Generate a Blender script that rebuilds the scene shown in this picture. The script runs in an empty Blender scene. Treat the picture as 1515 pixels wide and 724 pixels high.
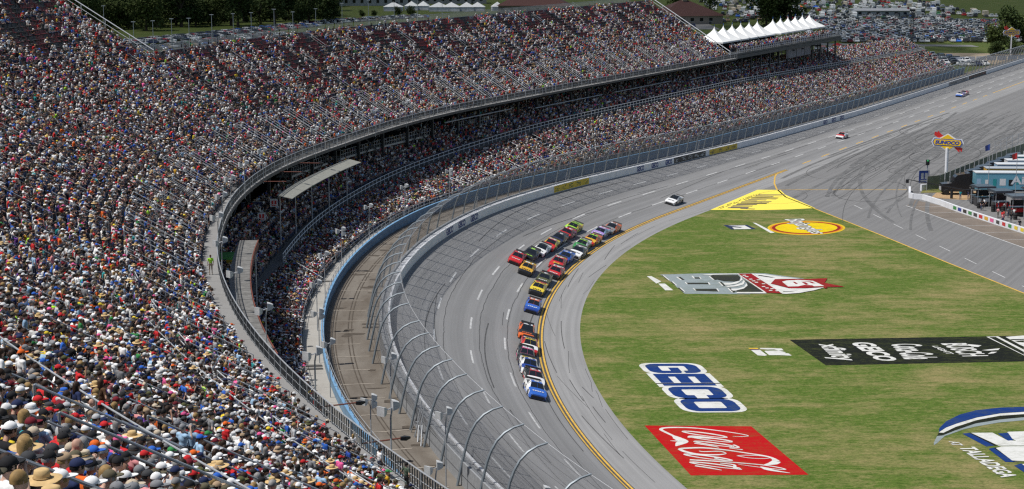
import bpy, bmesh, math, random
import numpy as np
from mathutils import Vector, Matrix

# ------------------------------------------------------------------ camera, sky, sun, exposure
sc = bpy.context.scene
COL = sc.collection
cam_data = bpy.data.cameras.new("camera")
cam = bpy.data.objects.new("camera", cam_data)
COL.objects.link(cam)
sc.camera = cam
CAM_Z = 45.5
cam.location = (0, 0, CAM_Z)
cam.rotation_euler = (math.pi/2 - math.atan(462/2500), 0, 0)
cam_data.sensor_width = 36
cam_data.lens = 36*2500/1515
cam_data.clip_start = 0.5
cam_data.clip_end = 6000
SUN_EL, SUN_AZ = math.radians(63), math.radians(-105)      # azimuth from +Y towards +X
world = bpy.data.worlds.new("World")
sc.world = world
world.use_nodes = True
wn = world.node_tree.nodes
sky = wn.new("ShaderNodeTexSky")
sky.sky_type = 'NISHITA'
sky.sun_disc = False
sky.sun_elevation = SUN_EL
sky.sun_rotation = SUN_AZ
world.node_tree.links.new(sky.outputs[0], wn["Background"].inputs[0])
wn["Background"].inputs[1].default_value = 0.085
sun_data = bpy.data.lights.new("sun", 'SUN')
sun_data.energy = 4.5
sun_data.angle = math.radians(0.53)
sun_data.color = (1.0, 0.965, 0.915)
sun = bpy.data.objects.new("sun", sun_data)
COL.objects.link(sun)
sd = Vector((math.sin(SUN_AZ)*math.cos(SUN_EL), math.cos(SUN_AZ)*math.cos(SUN_EL), math.sin(SUN_EL)))
sun.rotation_euler = sd.to_track_quat('Z', 'Y').to_euler()
sun.location = (0, 0, 200)
sc.view_settings.view_transform = 'Standard'
sc.view_settings.look = 'None'
sc.view_settings.exposure = 0.0
sc.view_settings.gamma = 1.0
sc.view_settings.use_curve_mapping = False
sc.render.engine = 'CYCLES'
sc.cycles.max_bounces = 5
sc.cycles.diffuse_bounces = 2
sc.cycles.glossy_bounces = 2
sc.cycles.transparent_max_bounces = 24
sc.cycles.use_denoising = False
sc.cycles.pixel_filter_type = 'BLACKMAN_HARRIS'
sc.cycles.filter_width = 1.3

R_ = random.Random(7)
NP = np.random.default_rng(7)

# ------------------------------------------------------------------ colours (linear albedo)
COLR = dict(white=(.82,.82,.81), palegrey=(.48,.49,.5), grey=(.22,.225,.235), charcoal=(.05,.052,.056), black=(.016,.016,.018),
    slate=(.1,.12,.17), navy=(.018,.028,.085), royal=(.02,.06,.3), blue=(.03,.13,.52), paleblue=(.33,.5,.68), denim=(.07,.12,.24),
    teal=(.03,.32,.34), red=(.58,.022,.026), maroon=(.17,.012,.022), orange=(.75,.14,.02), gold=(.72,.4,.03), yellow=(.8,.6,.04),
    lime=(.42,.8,.05), green=(.04,.26,.07), olive=(.1,.105,.04), camo=(.12,.105,.065), tan=(.42,.3,.19), beige=(.55,.46,.34),
    brown=(.09,.045,.022), pink=(.78,.12,.32), rose=(.62,.25,.26), purple=(.16,.05,.32), straw=(.62,.43,.2), blonde=(.42,.27,.1))

def tree_of(m):
    m.use_nodes = True
    return m.node_tree.nodes, m.node_tree.links, m.node_tree.nodes["Principled BSDF"]

_mats = {}
def mat(name, col=(.5,.5,.5), rough=.7, metal=0.0, noise=0.0, scale=3.0, spec=None, coat=0.0, bump=0.0, stretch=None):
    """plain procedural material: a base colour broken up by fine noise"""
    if name in _mats: return _mats[name]
    m = bpy.data.materials.new(name)
    n, l, b = tree_of(m)
    b.inputs['Roughness'].default_value = rough
    b.inputs['Metallic'].default_value = metal
    if spec is not None: b.inputs['Specular IOR Level'].default_value = spec
    if coat: b.inputs['Coat Weight'].default_value = coat; b.inputs['Coat Roughness'].default_value = .08
    if noise or bump:
        tc = n.new("ShaderNodeTexCoord"); nz = n.new("ShaderNodeTexNoise")
        nz.inputs['Scale'].default_value = scale; nz.inputs['Detail'].default_value = 6
        if stretch:
            mp = n.new("ShaderNodeMapping"); mp.inputs['Scale'].default_value = stretch
            l.new(tc.outputs['Object'], mp.inputs[0]); l.new(mp.outputs[0], nz.inputs['Vector'])
        else: l.new(tc.outputs['Object'], nz.inputs['Vector'])
        rp = n.new("ShaderNodeValToRGB")
        rp.color_ramp.elements[0].position = .3; rp.color_ramp.elements[1].position = .72
        rp.color_ramp.elements[0].color = tuple(c*(1-noise) for c in col)+(1,)
        rp.color_ramp.elements[1].color = tuple(min(1,c*(1+noise*.6)) for c in col)+(1,)
        l.new(nz.outputs['Fac'], rp.inputs[0]); l.new(rp.outputs[0], b.inputs['Base Color'])
        if bump:
            bp = n.new("ShaderNodeBump"); bp.inputs['Strength'].default_value = bump
            l.new(nz.outputs['Fac'], bp.inputs['Height']); l.new(bp.outputs[0], b.inputs['Normal'])
    else: b.inputs['Base Color'].default_value = tuple(col)+(1,)
    _mats[name] = m
    return m

def attr_mat(name, attr, rough=.85, noise=.18, coat=0.0, spec=.3):
    """colour carried by each individual (custom property or instance attribute)"""
    m = bpy.data.materials.new(name); n, l, b = tree_of(m)
    at = n.new("ShaderNodeAttribute"); at.attribute_type = 'INSTANCER'; at.attribute_name = attr
    tc = n.new("ShaderNodeTexCoord"); nz = n.new("ShaderNodeTexNoise"); nz.inputs['Scale'].default_value = 9; nz.inputs['Detail'].default_value = 4
    l.new(tc.outputs['Object'], nz.inputs['Vector'])
    mr = n.new("ShaderNodeMapRange"); mr.inputs[1].default_value = .3; mr.inputs[2].default_value = .7; mr.inputs[3].default_value = 1-noise; mr.inputs[4].default_value = 1+noise*.5
    l.new(nz.outputs['Fac'], mr.inputs[0])
    mx = n.new("ShaderNodeVectorMath"); mx.operation = 'SCALE'
    l.new(at.outputs['Color'], mx.inputs[0]); l.new(mr.outputs[0], mx.inputs['Scale']); l.new(mx.outputs[0], b.inputs['Base Color'])
    b.inputs['Roughness'].default_value = rough; b.inputs['Specular IOR Level'].default_value = spec
    if coat: b.inputs['Coat Weight'].default_value = coat
    return m

# ------------------------------------------------------------------ mesh helpers
class MB:
    def __init__(s): s.v = []; s.f = []; s.m = []; s.uv = {}
    def add(s, vs, fs, mi=0):
        o = len(s.v); s.v += [tuple(v) for v in vs]; s.f += [tuple(i+o for i in f) for f in fs]; s.m += [mi]*len(fs); return s
    def box(s, c, size, rz=0.0, mi=0, ax=None):
        hx, hy, hz = size[0]/2, size[1]/2, size[2]/2
        ca, sa = math.cos(rz), math.sin(rz); vs = []
        for x in (-hx, hx):
            for y in (-hy, hy):
                for z in (-hz, hz):
                    vs.append((c[0]+x*ca-y*sa, c[1]+x*sa+y*ca, c[2]+z))
        return s.add(vs, [(0,1,3,2),(4,6,7,5),(0,4,5,1),(2,3,7,6),(0,2,6,4),(1,5,7,3)], mi)
    def bar(s, a, b, r, n=6, mi=0, r2=None):
        return s.tube([a, b], [r, r if r2 is None else r2], n, mi)
    def tube(s, pts, r, n=6, mi=0, closed=False):
        pts = [Vector(p) for p in pts]; k = len(pts)
        if not isinstance(r, (list, tuple)): r = [r]*k
        vs = []; up0 = None
        for i, p in enumerate(pts):
            t = (pts[(i+1) % k if closed else min(i+1, k-1)]-pts[(i-1) % k if closed else max(i-1, 0)])
            t = t.normalized() if t.length > 1e-9 else Vector((0,0,1))
            up = Vector((0,0,1)) if abs(t.z) < .9 else Vector((1,0,0))
            if up0 is not None: up = up0
            a = t.cross(up); a = a.normalized() if a.length > 1e-6 else Vector((1,0,0)); b = a.cross(t); up0 = b if abs(t.z) > .3 else None
            for j in range(n):
                q = 2*math.pi*j/n; vs.append(p+(a*math.cos(q)+b*math.sin(q))*r[i])
        fs = []
        for i in range(k if closed else k-1):
            i2 = (i+1) % k
            for j in range(n):
                fs.append((i*n+j, i*n+(j+1) % n, i2*n+(j+1) % n, i2*n+j))
        if not closed: fs += [tuple(range(n))[::-1], tuple((k-1)*n+j for j in range(n))]
        return s.add(vs, fs, mi)
    def prism(s, poly, z0, z1, mi=0):
        n = len(poly)
        vs = [(x,y,z0) for x,y in poly]+[(x,y,z1) for x,y in poly]
        return s.add(vs, [tuple(range(n))[::-1], tuple(range(n,2*n))]+[(i,(i+1)%n,n+(i+1)%n,n+i) for i in range(n)], mi)
    def loft(s, rings, mi=0, cap=True, closed=True):
        n = len(rings[0]); vs = [p for r in rings for p in r]; fs = []
        for i in range(len(rings)-1):
            for j in range(n if closed else n-1):
                fs.append((i*n+j, i*n+(j+1)%n, (i+1)*n+(j+1)%n, (i+1)*n+j))
        if cap: fs += [tuple(range(n))[::-1], tuple((len(rings)-1)*n+j for j in range(n))]
        return s.add(vs, fs, mi)
    def mesh(s, name, mats, smooth=None, tri=False):
        me = bpy.data.meshes.new(name)
        me.from_pydata(s.v, [], s.f)
        for m in (mats if isinstance(mats, (list, tuple)) else [mats]): me.materials.append(m)
        if len(me.polygons) == len(s.m): me.polygons.foreach_set("material_index", s.m)
        me.validate()
        if smooth is not None:
            me.polygons.foreach_set("use_smooth", [True]*len(me.polygons)); me.set_sharp_from_angle(angle=math.radians(smooth))
        me.update()
        return me
    def build(s, name, mats, parent=None, smooth=None, **k):
        return obj(name, s.mesh(name, mats, smooth), parent, **k)

def obj(name, data, parent=None, loc=None, rz=None, label=None, cat=None, group=None, kind=None, link=True):
    o = bpy.data.objects.new(name, data)
    if link: COL.objects.link(o)
    if parent is not None: o.parent = parent
    if loc is not None: o.location = loc
    if rz is not None: o.rotation_euler = (0, 0, rz)
    tag(o, label, cat, group, kind)
    return o
def tag(o, label=None, cat=None, group=None, kind=None):
    if label: o["label"] = label
    if cat: o["category"] = cat
    if group: o["group"] = group
    if kind: o["kind"] = kind
    return o
def thing(name, label, cat, loc=(0,0,0), rz=0.0, group=None):
    return obj(name, None, None, loc, rz, label, cat, group)
def copy_tree(o, parent=None):
    c = o.copy(); COL.objects.link(c)
    if parent is not None: c.parent = parent
    for ch in list(o.children): copy_tree(ch, c)
    return c

# ------------------------------------------------------------------ the track's own coordinates: u along the inner line, d outwards, z up
U_ = np.arange(-200, 900.01, 0.5)
HD = np.radians(np.minimum(-15.2+0.302*U_, 28.0))
hm = (HD[1:]+HD[:-1])/2
X_ = np.concatenate([[0], np.cumsum(np.sin(hm)*.5)]); Y_ = np.concatenate([[0], np.cumsum(np.cos(hm)*.5)])
i0 = int(np.argmin(abs(U_)))
X_ += 9.8-X_[i0]; Y_ += 134.4-Y_[i0]
def heading(u): return float(np.interp(u, U_, HD))
def P(u, d, z=0.0):
    h = heading(u)
    return (float(np.interp(u, U_, X_))-d*math.cos(h), float(np.interp(u, U_, Y_))+d*math.sin(h), z)
def PA(u, d):
    h = np.interp(u, U_, HD)
    return np.interp(u, U_, X_)-d*np.cos(h), np.interp(u, U_, Y_)+d*np.sin(h)
def table(us, vs, w=12.0):
    f = np.interp(U_, us, vs); k = int(w/.5); ker = np.ones(2*k+1)/(2*k+1)
    g = np.convolve(np.pad(f, k, mode='edge'), ker, 'valid'); g = np.convolve(np.pad(g, k, mode='edge'), ker, 'valid')
    return lambda u: (float(np.interp(u, U_, g)) if np.isscalar(u) else np.interp(u, U_, g))
d_wall = table([-150,0,20,35,50,65,80,95,120,500], [15.4,15.5,15.9,16.2,16.4,16.3,15.9,15.3,14.6,14.6], 6)
d_post = table([-150,-5,11,20,32,46,60,75,95,120,500], [16.8,17.0,17.5,18.0,18.5,18.9,18.6,17.8,16.8,16.2,16.2], 5)
z_wall = table([-150,60,80,105,125,145,170,192,222,256,300,372,500], [5.0,5.3,5.4,5.2,4.4,3.9,3.2,2.6,1.8,1.4,.8,.8,.8])
z_road = lambda u: z_wall(u)-.55
d_blue = table([-150,-4,7,27,50,67,93,107,125,150,700], [21,21.4,22.1,22.8,23.6,24.1,24.7,24.5,23.5,23,23], 5)
z_blue = table([-150,110,120,174,213,281,327,450], [5.8,5.9,5.7,4.2,3.1,2.45,1.95,2.2])
d_mid = table([-150,60,80,100,120,700], [31.5,31.8,33.4,34.5,36,36], 6)
z_mid = table([-150,40,65,80,100,120,135,154,181,270,347,420,450], [6.6,6.6,6.8,7.1,7.8,8.1,8.8,9.8,10.2,10.3,9.0,8.0,7.8])
d_lip = table([-150,-40,30,70,100,120,140,180,700], [32.6,32.3,32.4,33.9,33.9,34.9,36,37,37], 5)
d_seat0 = table([-150,30,70,100,120,140,180,700], [33.55,33.75,35.4,35.6,36.7,37.8,38.6,38.6], 6)
z_deck = table([-150,20,95,700], [17.3,17.3,15.9,15.9], 10)
RD, RH = 0.82, 0.492                  # upper deck row depth and rise
FAR_ROWS, NEAR_ROWS = 26, 50
U_STEP, U_END, U_NEAR = 86.0, 273.0, -104.0
def z_track(u, d): return z_wall(u)*min(max(d/d_wall(u), 0), 1)

def sweep(name, us, prof, mats, parent=None, smooth=None, closed=False, mi=None, uv=True, **k):
    """a ribbon along u; prof(u) -> [(d, z), ...]"""
    rings = [prof(u) for u in us]; n = len(rings[0]); vs = []; uvs = []
    for u, r in zip(us, rings):
        acc = 0
        for j, (d, z) in enumerate(r):
            if j: acc += math.hypot(d-r[j-1][0], z-r[j-1][1])
            vs.append(P(u, d, z)); uvs.append((u, acc+r[0][0]))
    fs = []; ms = []
    for i in range(len(us)-1):
        for j in range(n if closed else n-1):
            j2 = (j+1) % n
            fs.append((i*n+j, i*n+j2, (i+1)*n+j2, (i+1)*n+j)); ms.append(mi[j] if mi else 0)
    if closed:
        fs += [tuple(range(n))[::-1], tuple((len(us)-1)*n+j for j in range(n))]; ms += [0, 0]
    b = MB(); b.v = vs; b.f = fs; b.m = ms
    me = b.mesh(name, mats, smooth)
    if uv and len(me.polygons) == len(fs):
        ul = me.uv_layers.new(name="UVMap")
        idx = np.empty(len(me.loops), int); me.loops.foreach_get("vertex_index", idx)
        ul.data.foreach_set("uv", np.array(uvs, 'f')[idx].ravel())
    return obj(name, me, parent, **k)
def frange(a, b, s):
    n = max(1, int(round((b-a)/s))); return [a+(b-a)*i/n for i in range(n+1)]

# ------------------------------------------------------------------ surveyed plan data (metres on the ground; u, d for things in track coordinates)
D_race_logo = [["grey",[[20.0,223.88],[26.36,224.66],[32.32,224.66],[30.45,211.2],[22.13,211.5],[21.5,215.39],[20.95,219.51]]],["black",[[20.13,223.69],[20.71,219.98],[20.87,220.21],[20.34,223.4]]],["white",[[20.28,223.45],[20.81,220.07],[20.96,220.17],[20.45,223.45]]],["black",[[20.99,218.95],[21.31,216.84],[21.52,216.57],[21.2,219.14]]],["white",[[21.15,219.14],[21.48,216.66],[21.64,216.66],[21.32,219.19]]],["black",[[21.54,215.12],[21.97,212.64],[22.17,212.64],[21.81,215.21]]],["white",[[21.78,215.21],[22.15,212.64],[22.31,212.68],[21.95,215.26]]],["white",[[22.01,222.2],[22.25,222.2],[22.62,220.17],[22.39,220.17]]],["black",[[22.25,222.2],[22.59,222.2],[22.99,220.17],[22.61,220.17]]],["white",[[24.15,222.92],[24.34,222.92],[24.44,221.16],[24.25,221.16]]],["black",[[24.42,221.87],[25.09,221.87],[25.19,221.01],[24.47,221.01]]],["white",[[25.08,222.2],[25.22,222.2],[25.31,220.83],[25.17,220.83]]],["white",[[22.81,218.68],[22.97,218.68],[23.14,217.3],[22.95,217.3]]],["black",[[22.99,218.31],[25.83,218.31],[25.87,217.39],[23.1,217.39]]],["white",[[25.85,218.49],[26.02,218.49],[26.05,216.93],[25.86,216.93]]],["white",[[23.47,214.81],[23.65,214.81],[23.78,213.25],[23.6,213.25]]],["black",[[23.67,214.41],[26.45,214.41],[26.58,212.81],[23.78,213.25]]],["white",[[26.52,214.58],[26.66,214.58],[26.71,212.72],[26.55,212.72]]],["white",[[26.4,222.49],[26.59,222.49],[26.93,220.07],[26.74,220.07]]],["black",[[26.64,222.49],[26.98,222.49],[27.23,220.17],[26.94,220.17]]],["white",[[27.24,218.68],[27.43,218.68],[27.64,216.2],[27.44,216.2]]],["black",[[27.43,218.68],[27.68,218.81],[27.9,216.38],[27.64,216.2]]],["white",[[27.97,214.72],[28.17,214.81],[28.37,212.07],[28.19,212.07]]],["black",[[28.17,214.81],[28.42,214.94],[28.77,212.64],[28.42,212.07]]],["white",[[25.54,223.4],[27.26,224.08],[30.47,224.27],[30.42,223.88],[27.18,223.4],[26.76,223.11]]],["black",[[26.76,223.11],[30.44,223.31],[30.59,221.87],[30.16,219.75],[29.41,219.05],[28.12,219.28],[27.22,220.45]]],["white",[[27.8,218.21],[28.9,218.03],[30.23,219.51],[30.59,221.16],[30.73,223.31],[30.78,221.87],[30.62,219.98],[29.61,217.66],[28.46,216.75],[27.91,216.84]]],["white",[[27.81,216.07],[29.08,216.52],[30.33,218.12],[30.88,220.45],[30.83,219.05],[30.36,216.98],[29.28,215.84],[28.1,215.39]]],["white",[[28.28,214.27],[29.38,214.49],[30.27,215.62],[30.83,217.66],[30.84,216.52],[30.61,215.39],[29.75,213.83],[28.83,213.16],[28.47,213.16]]],["black",[[28.81,212.94],[29.91,213.61],[30.95,215.84],[31.25,216.98],[30.62,212.46],[28.93,212.46]]],["black",[[30.77,220.68],[30.96,217.89],[30.79,216.29],[30.08,214.49],[29.01,213.39],[28.89,212.46],[32.24,212.46],[31.35,217.66]]],["white",[[28.86,212.29],[32.35,212.29],[32.59,211.42],[28.76,211.5]]],["white",[[30.43,224.27],[30.67,224.27],[32.64,211.76],[32.36,212.07]]],["red",[[30.6,224.08],[32.39,224.08],[34.59,211.42],[32.65,211.85]]],["white",[[32.39,224.08],[32.65,224.27],[35.0,211.07],[34.56,211.2]]],["white",[[32.7,224.27],[34.4,223.69],[38.93,220.83],[35.06,220.45],[33.99,217.43],[35.91,214.49],[38.03,214.41],[40.66,215.17],[39.05,213.39],[36.73,211.63],[34.9,211.07]]],["grey",[[32.2,224.52],[34.3,224.27],[37.04,222.11],[38.85,220.92],[38.89,220.59],[36.77,221.63],[34.12,223.69],[32.34,224.13]]],["black",[[33.03,223.21],[33.54,223.02],[35.22,221.49],[34.64,221.39],[33.19,222.58]]],["black",[[34.79,212.64],[35.89,212.64],[36.89,213.16],[35.85,212.37],[34.91,212.29]]],["red",[[35.0,220.35],[38.87,220.45],[42.11,221.01],[41.17,218.03],[43.38,215.53],[40.78,215.3],[41.02,214.58],[40.59,214.49],[40.5,215.3],[36.18,214.41],[34.01,217.52]]],["white",[[35.69,218.68],[36.44,219.51],[38.01,219.89],[39.9,219.28],[40.76,215.93],[39.37,215.75],[39.3,216.38],[38.32,216.66],[37.32,215.75],[36.0,215.62]]],["red",[[37.06,218.68],[37.37,218.58],[37.57,217.2],[37.24,217.2]]],["red",[[38.21,218.49],[38.7,218.35],[38.93,216.98],[38.5,216.66]]],["red",[[38.14,218.95],[39.53,218.81],[39.9,217.66],[39.51,217.57],[39.19,218.49]]],["white",[[31.0,223.11],[31.45,223.21],[31.53,222.73],[31.08,222.63]]],["white",[[31.21,222.15],[31.65,222.25],[31.73,221.77],[31.29,221.68]]],["white",[[31.51,220.5],[31.95,220.59],[32.02,220.12],[31.58,220.03]]],["white",[[31.72,219.33],[32.16,219.42],[32.24,218.95],[31.8,218.86]]],["white",[[32.49,220.03],[32.93,220.12],[33.0,219.65],[32.56,219.56]]],["white",[[31.97,218.4],[32.41,218.49],[32.48,218.03],[32.05,217.94]]],["white",[[32.78,217.48],[33.22,217.57],[33.29,217.11],[32.85,217.02]]],["white",[[32.52,215.66],[32.95,215.75],[33.02,215.3],[32.59,215.21]]],["white",[[32.85,214.76],[33.28,214.85],[33.35,214.41],[32.92,214.32]]],["white",[[33.43,214.32],[33.86,214.41],[33.93,213.96],[33.5,213.87]]],["white",[[33.08,213.21],[33.51,213.3],[33.58,212.86],[33.15,212.77]]],["white",[[33.88,212.99],[34.3,213.08],[34.37,212.64],[33.95,212.55]]]]
D_side_mark = [["white",[[18.13,222.73],[18.75,222.73],[19.79,219.28],[19.02,217.89]]],["white",[[19.25,217.85],[20.14,217.85],[20.83,213.69],[19.81,213.61]]]]
D_small_mark = [["yellow",[[26.28,182.82],[27.31,182.82],[27.36,182.33],[26.39,182.45]]],["red",[[26.38,182.43],[27.36,182.32],[27.38,182.17],[26.41,182.2]]],["navy",[[26.41,182.2],[27.38,182.17],[27.42,181.91],[26.44,181.96]]],["white",[[26.45,181.88],[27.46,181.91],[27.9,179.55],[27.62,179.28],[26.87,179.47]]],["white",[[27.58,182.78],[28.85,182.73],[29.97,182.53],[30.05,181.68],[29.5,181.59],[29.07,182.12],[28.39,182.04],[27.59,182.28]]],["white",[[27.86,181.31],[28.03,181.52],[29.46,181.59],[30.16,180.78],[30.0,180.51],[30.39,180.27],[30.55,179.31],[29.22,179.55],[28.13,179.55]]]]
D_navy_mark = [["navy",[[33.37,263.14],[37.16,263.28],[38.07,259.31],[34.14,259.04]]],["white",[[34.0,262.58],[35.06,262.58],[36.73,262.72],[37.35,259.52],[34.64,259.31],[34.54,261.21],[35.73,260.53],[36.18,261.21]]]]
D_white_bar = [["white",[[38.34,265.37],[38.83,265.02],[40.45,256.19],[39.77,255.86]]]]
D_yellow_apron = [["paleyellow",[[33.06,277.89],[44.11,300.3],[48.17,300.12],[48.16,294.59],[50.83,279.83],[46.73,278.51],[41.63,277.73],[36.67,277.89]]],["taupe",[[43.63,295.11],[48.22,294.94],[47.91,294.25],[43.37,294.42]]],["taupe",[[42.71,293.26],[45.89,292.66],[45.58,291.9],[42.44,292.49]]],["taupe",[[43.2,293.99],[47.55,293.22],[47.27,292.71],[42.97,293.48]]],["dark",[[42.07,292.03],[46.49,291.01],[46.16,290.17],[41.8,291.18]]],["taupe",[[41.69,290.68],[45.97,289.76],[45.67,289.09],[41.44,290.01]]],["taupe",[[41.01,289.51],[44.08,288.84],[43.77,288.01],[40.74,288.67]]],["taupe",[[40.31,288.18],[42.31,287.76],[42.03,287.11],[40.07,287.52]]],["taupe",[[39.48,286.78],[44.72,287.11],[44.43,286.45],[39.24,286.13]]],["taupe",[[39.21,285.72],[44.07,285.72],[43.78,285.07],[38.97,285.07]]],["dark",[[38.48,284.55],[43.56,284.87],[43.26,284.14],[38.23,283.82]]],["taupe",[[38.19,283.78],[41.77,283.94],[41.46,283.14],[37.93,282.98]]],["taupe",[[37.4,282.58],[40.76,282.19],[40.46,281.4],[37.15,281.79]]],["taupe",[[37.0,281.4],[39.93,280.77],[39.64,279.98],[36.74,280.61]]],["taupe",[[36.37,280.45],[39.73,280.22],[39.43,279.44],[36.12,279.67]]],["taupe",[[38.39,279.55],[40.68,278.93],[40.41,278.39],[38.16,279.01]]],["dark",[[34.54,279.83],[34.71,279.9],[34.59,279.44],[34.43,279.36]]],["dark",[[34.95,279.57],[35.12,279.65],[35.0,279.18],[34.84,279.1]]],["dark",[[34.82,280.32],[34.99,280.4],[34.87,279.93],[34.71,279.86]]],["dark",[[35.23,280.07],[35.4,280.14],[35.28,279.68],[35.12,279.6]]],["dark",[[35.1,280.83],[35.27,280.9],[35.15,280.43],[34.99,280.35]]],["dark",[[35.51,280.57],[35.69,280.64],[35.56,280.17],[35.4,280.1]]],["dark",[[35.38,281.33],[35.56,281.41],[35.44,280.93],[35.28,280.85]]],["dark",[[35.67,281.83],[35.84,281.91],[35.72,281.44],[35.56,281.36]]],["dark",[[36.08,281.57],[36.25,281.65],[36.13,281.18],[35.97,281.1]]],["dark",[[36.36,282.08],[36.54,282.15],[36.42,281.68],[36.25,281.6]]],["dark",[[36.65,282.58],[36.82,282.66],[36.7,282.18],[36.54,282.11]]],["dark",[[36.52,283.35],[36.7,283.43],[36.58,282.95],[36.41,282.87]]],["dark",[[36.94,283.09],[37.11,283.17],[36.99,282.69],[36.83,282.61]]],["dark",[[36.81,283.86],[36.99,283.94],[36.86,283.46],[36.7,283.38]]],["dark",[[37.1,284.38],[37.28,284.46],[37.15,283.98],[36.99,283.89]]],["dark",[[37.39,284.89],[37.56,284.97],[37.44,284.49],[37.28,284.41]]],["dark",[[37.8,284.63],[37.98,284.71],[37.85,284.22],[37.69,284.14]]],["dark",[[38.09,285.14],[38.27,285.22],[38.14,284.74],[37.98,284.66]]],["dark",[[37.97,285.93],[38.15,286.01],[38.02,285.52],[37.86,285.44]]],["dark",[[38.39,285.66],[38.56,285.74],[38.44,285.25],[38.27,285.17]]],["dark",[[38.68,286.18],[38.86,286.26],[38.73,285.77],[38.56,285.69]]],["dark",[[39.15,288.02],[39.33,288.1],[39.2,287.61],[39.03,287.52]]],["dark",[[39.44,288.55],[39.62,288.63],[39.49,288.13],[39.33,288.05]]],["dark",[[40.16,288.8],[40.34,288.88],[40.21,288.39],[40.04,288.3]]],["dark",[[40.04,289.61],[40.22,289.69],[40.09,289.19],[39.92,289.11]]],["dark",[[40.46,289.33],[40.64,289.41],[40.51,288.91],[40.34,288.83]]],["dark",[[40.76,289.86],[40.94,289.95],[40.81,289.45],[40.64,289.36]]],["dark",[[40.64,290.67],[40.82,290.76],[40.69,290.25],[40.52,290.17]]],["dark",[[41.06,290.4],[41.24,290.48],[41.11,289.98],[40.94,289.89]]],["dark",[[40.94,291.21],[41.12,291.3],[40.99,290.79],[40.82,290.71]]],["dark",[[41.36,290.93],[41.54,291.02],[41.41,290.51],[41.24,290.43]]],["dark",[[41.25,291.75],[41.43,291.83],[41.29,291.33],[41.12,291.24]]],["dark",[[41.67,291.47],[41.85,291.56],[41.71,291.05],[41.54,290.96]]],["dark",[[41.55,292.29],[41.73,292.38],[41.6,291.87],[41.43,291.78]]],["dark",[[41.86,292.83],[42.04,292.92],[41.9,292.41],[41.73,292.32]]],["dark",[[42.47,293.92],[42.65,294.01],[42.51,293.5],[42.34,293.41]]],["dark",[[42.89,293.64],[43.07,293.73],[42.94,293.21],[42.77,293.13]]],["dark",[[43.51,294.74],[43.69,294.83],[43.55,294.31],[43.38,294.22]]]]
D_oval_logo = [["ochre",[[52.14,260.47],[51.87,259.46],[51.46,258.47],[50.92,257.55],[50.26,256.7],[49.51,255.94],[48.68,255.3],[47.79,254.79],[46.86,254.41],[45.91,254.19],[44.97,254.11],[44.05,254.19],[43.18,254.41],[42.38,254.79],[41.67,255.3],[41.06,255.94],[40.56,256.7],[40.2,257.55],[39.98,258.47],[39.9,259.46],[39.98,260.47],[40.2,261.49],[40.58,262.5],[41.09,263.46],[41.73,264.36],[42.49,265.16],[43.33,265.85],[44.25,266.4],[45.22,266.81],[46.21,267.06],[47.2,267.15],[48.16,267.06],[49.07,266.81],[49.9,266.4],[50.63,265.85],[51.24,265.16],[51.72,264.36],[52.05,263.46],[52.23,262.5],[52.26,261.49]]],["orange",[[51.77,260.47],[51.52,259.54],[51.14,258.64],[50.64,257.79],[50.03,257.01],[49.32,256.32],[48.55,255.73],[47.71,255.26],[46.84,254.92],[45.95,254.71],[45.06,254.64],[44.2,254.71],[43.38,254.92],[42.62,255.26],[41.95,255.73],[41.37,256.32],[40.91,257.01],[40.56,257.79],[40.35,258.64],[40.28,259.54],[40.35,260.47],[40.56,261.41],[40.91,262.33],[41.39,263.2],[41.99,264.02],[42.69,264.75],[43.48,265.38],[44.34,265.89],[45.25,266.26],[46.18,266.49],[47.1,266.57],[48.0,266.49],[48.85,266.26],[49.63,265.89],[50.32,265.38],[50.9,264.75],[51.35,264.02],[51.67,263.2],[51.85,262.33],[51.88,261.41]]],["red",[[51.46,260.53],[51.23,259.68],[50.88,258.85],[50.41,258.07],[49.84,257.35],[49.18,256.72],[48.44,256.18],[47.65,255.74],[46.83,255.43],[45.99,255.23],[45.15,255.17],[44.33,255.23],[43.56,255.43],[42.84,255.74],[42.2,256.18],[41.66,256.72],[41.21,257.35],[40.88,258.07],[40.68,258.85],[40.61,259.68],[40.67,260.53],[40.87,261.39],[41.2,262.23],[41.65,263.04],[42.21,263.79],[42.87,264.46],[43.62,265.03],[44.43,265.5],[45.28,265.84],[46.15,266.05],[47.03,266.12],[47.88,266.05],[48.68,265.84],[49.41,265.5],[50.06,265.03],[50.61,264.46],[51.04,263.79],[51.35,263.04],[51.52,262.23],[51.56,261.39]]],["ochre2",[[50.95,260.59],[50.74,259.84],[50.43,259.1],[50.01,258.41],[49.49,257.77],[48.9,257.2],[48.24,256.72],[47.52,256.33],[46.78,256.05],[46.02,255.88],[45.26,255.82],[44.52,255.88],[43.82,256.05],[43.18,256.33],[42.6,256.72],[42.1,257.2],[41.7,257.77],[41.4,258.41],[41.22,259.1],[41.16,259.84],[41.21,260.59],[41.39,261.36],[41.68,262.1],[42.09,262.82],[42.59,263.48],[43.19,264.07],[43.86,264.58],[44.59,264.99],[45.36,265.3],[46.14,265.48],[46.93,265.54],[47.69,265.48],[48.42,265.3],[49.08,264.99],[49.67,264.58],[50.16,264.07],[50.55,263.48],[50.83,262.82],[50.99,262.1],[51.03,261.36]]]]
D_red_panel = [["cokered",[[12.43,152.75],[22.4,152.48],[25.29,138.11],[15.24,137.95]]]]
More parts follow.
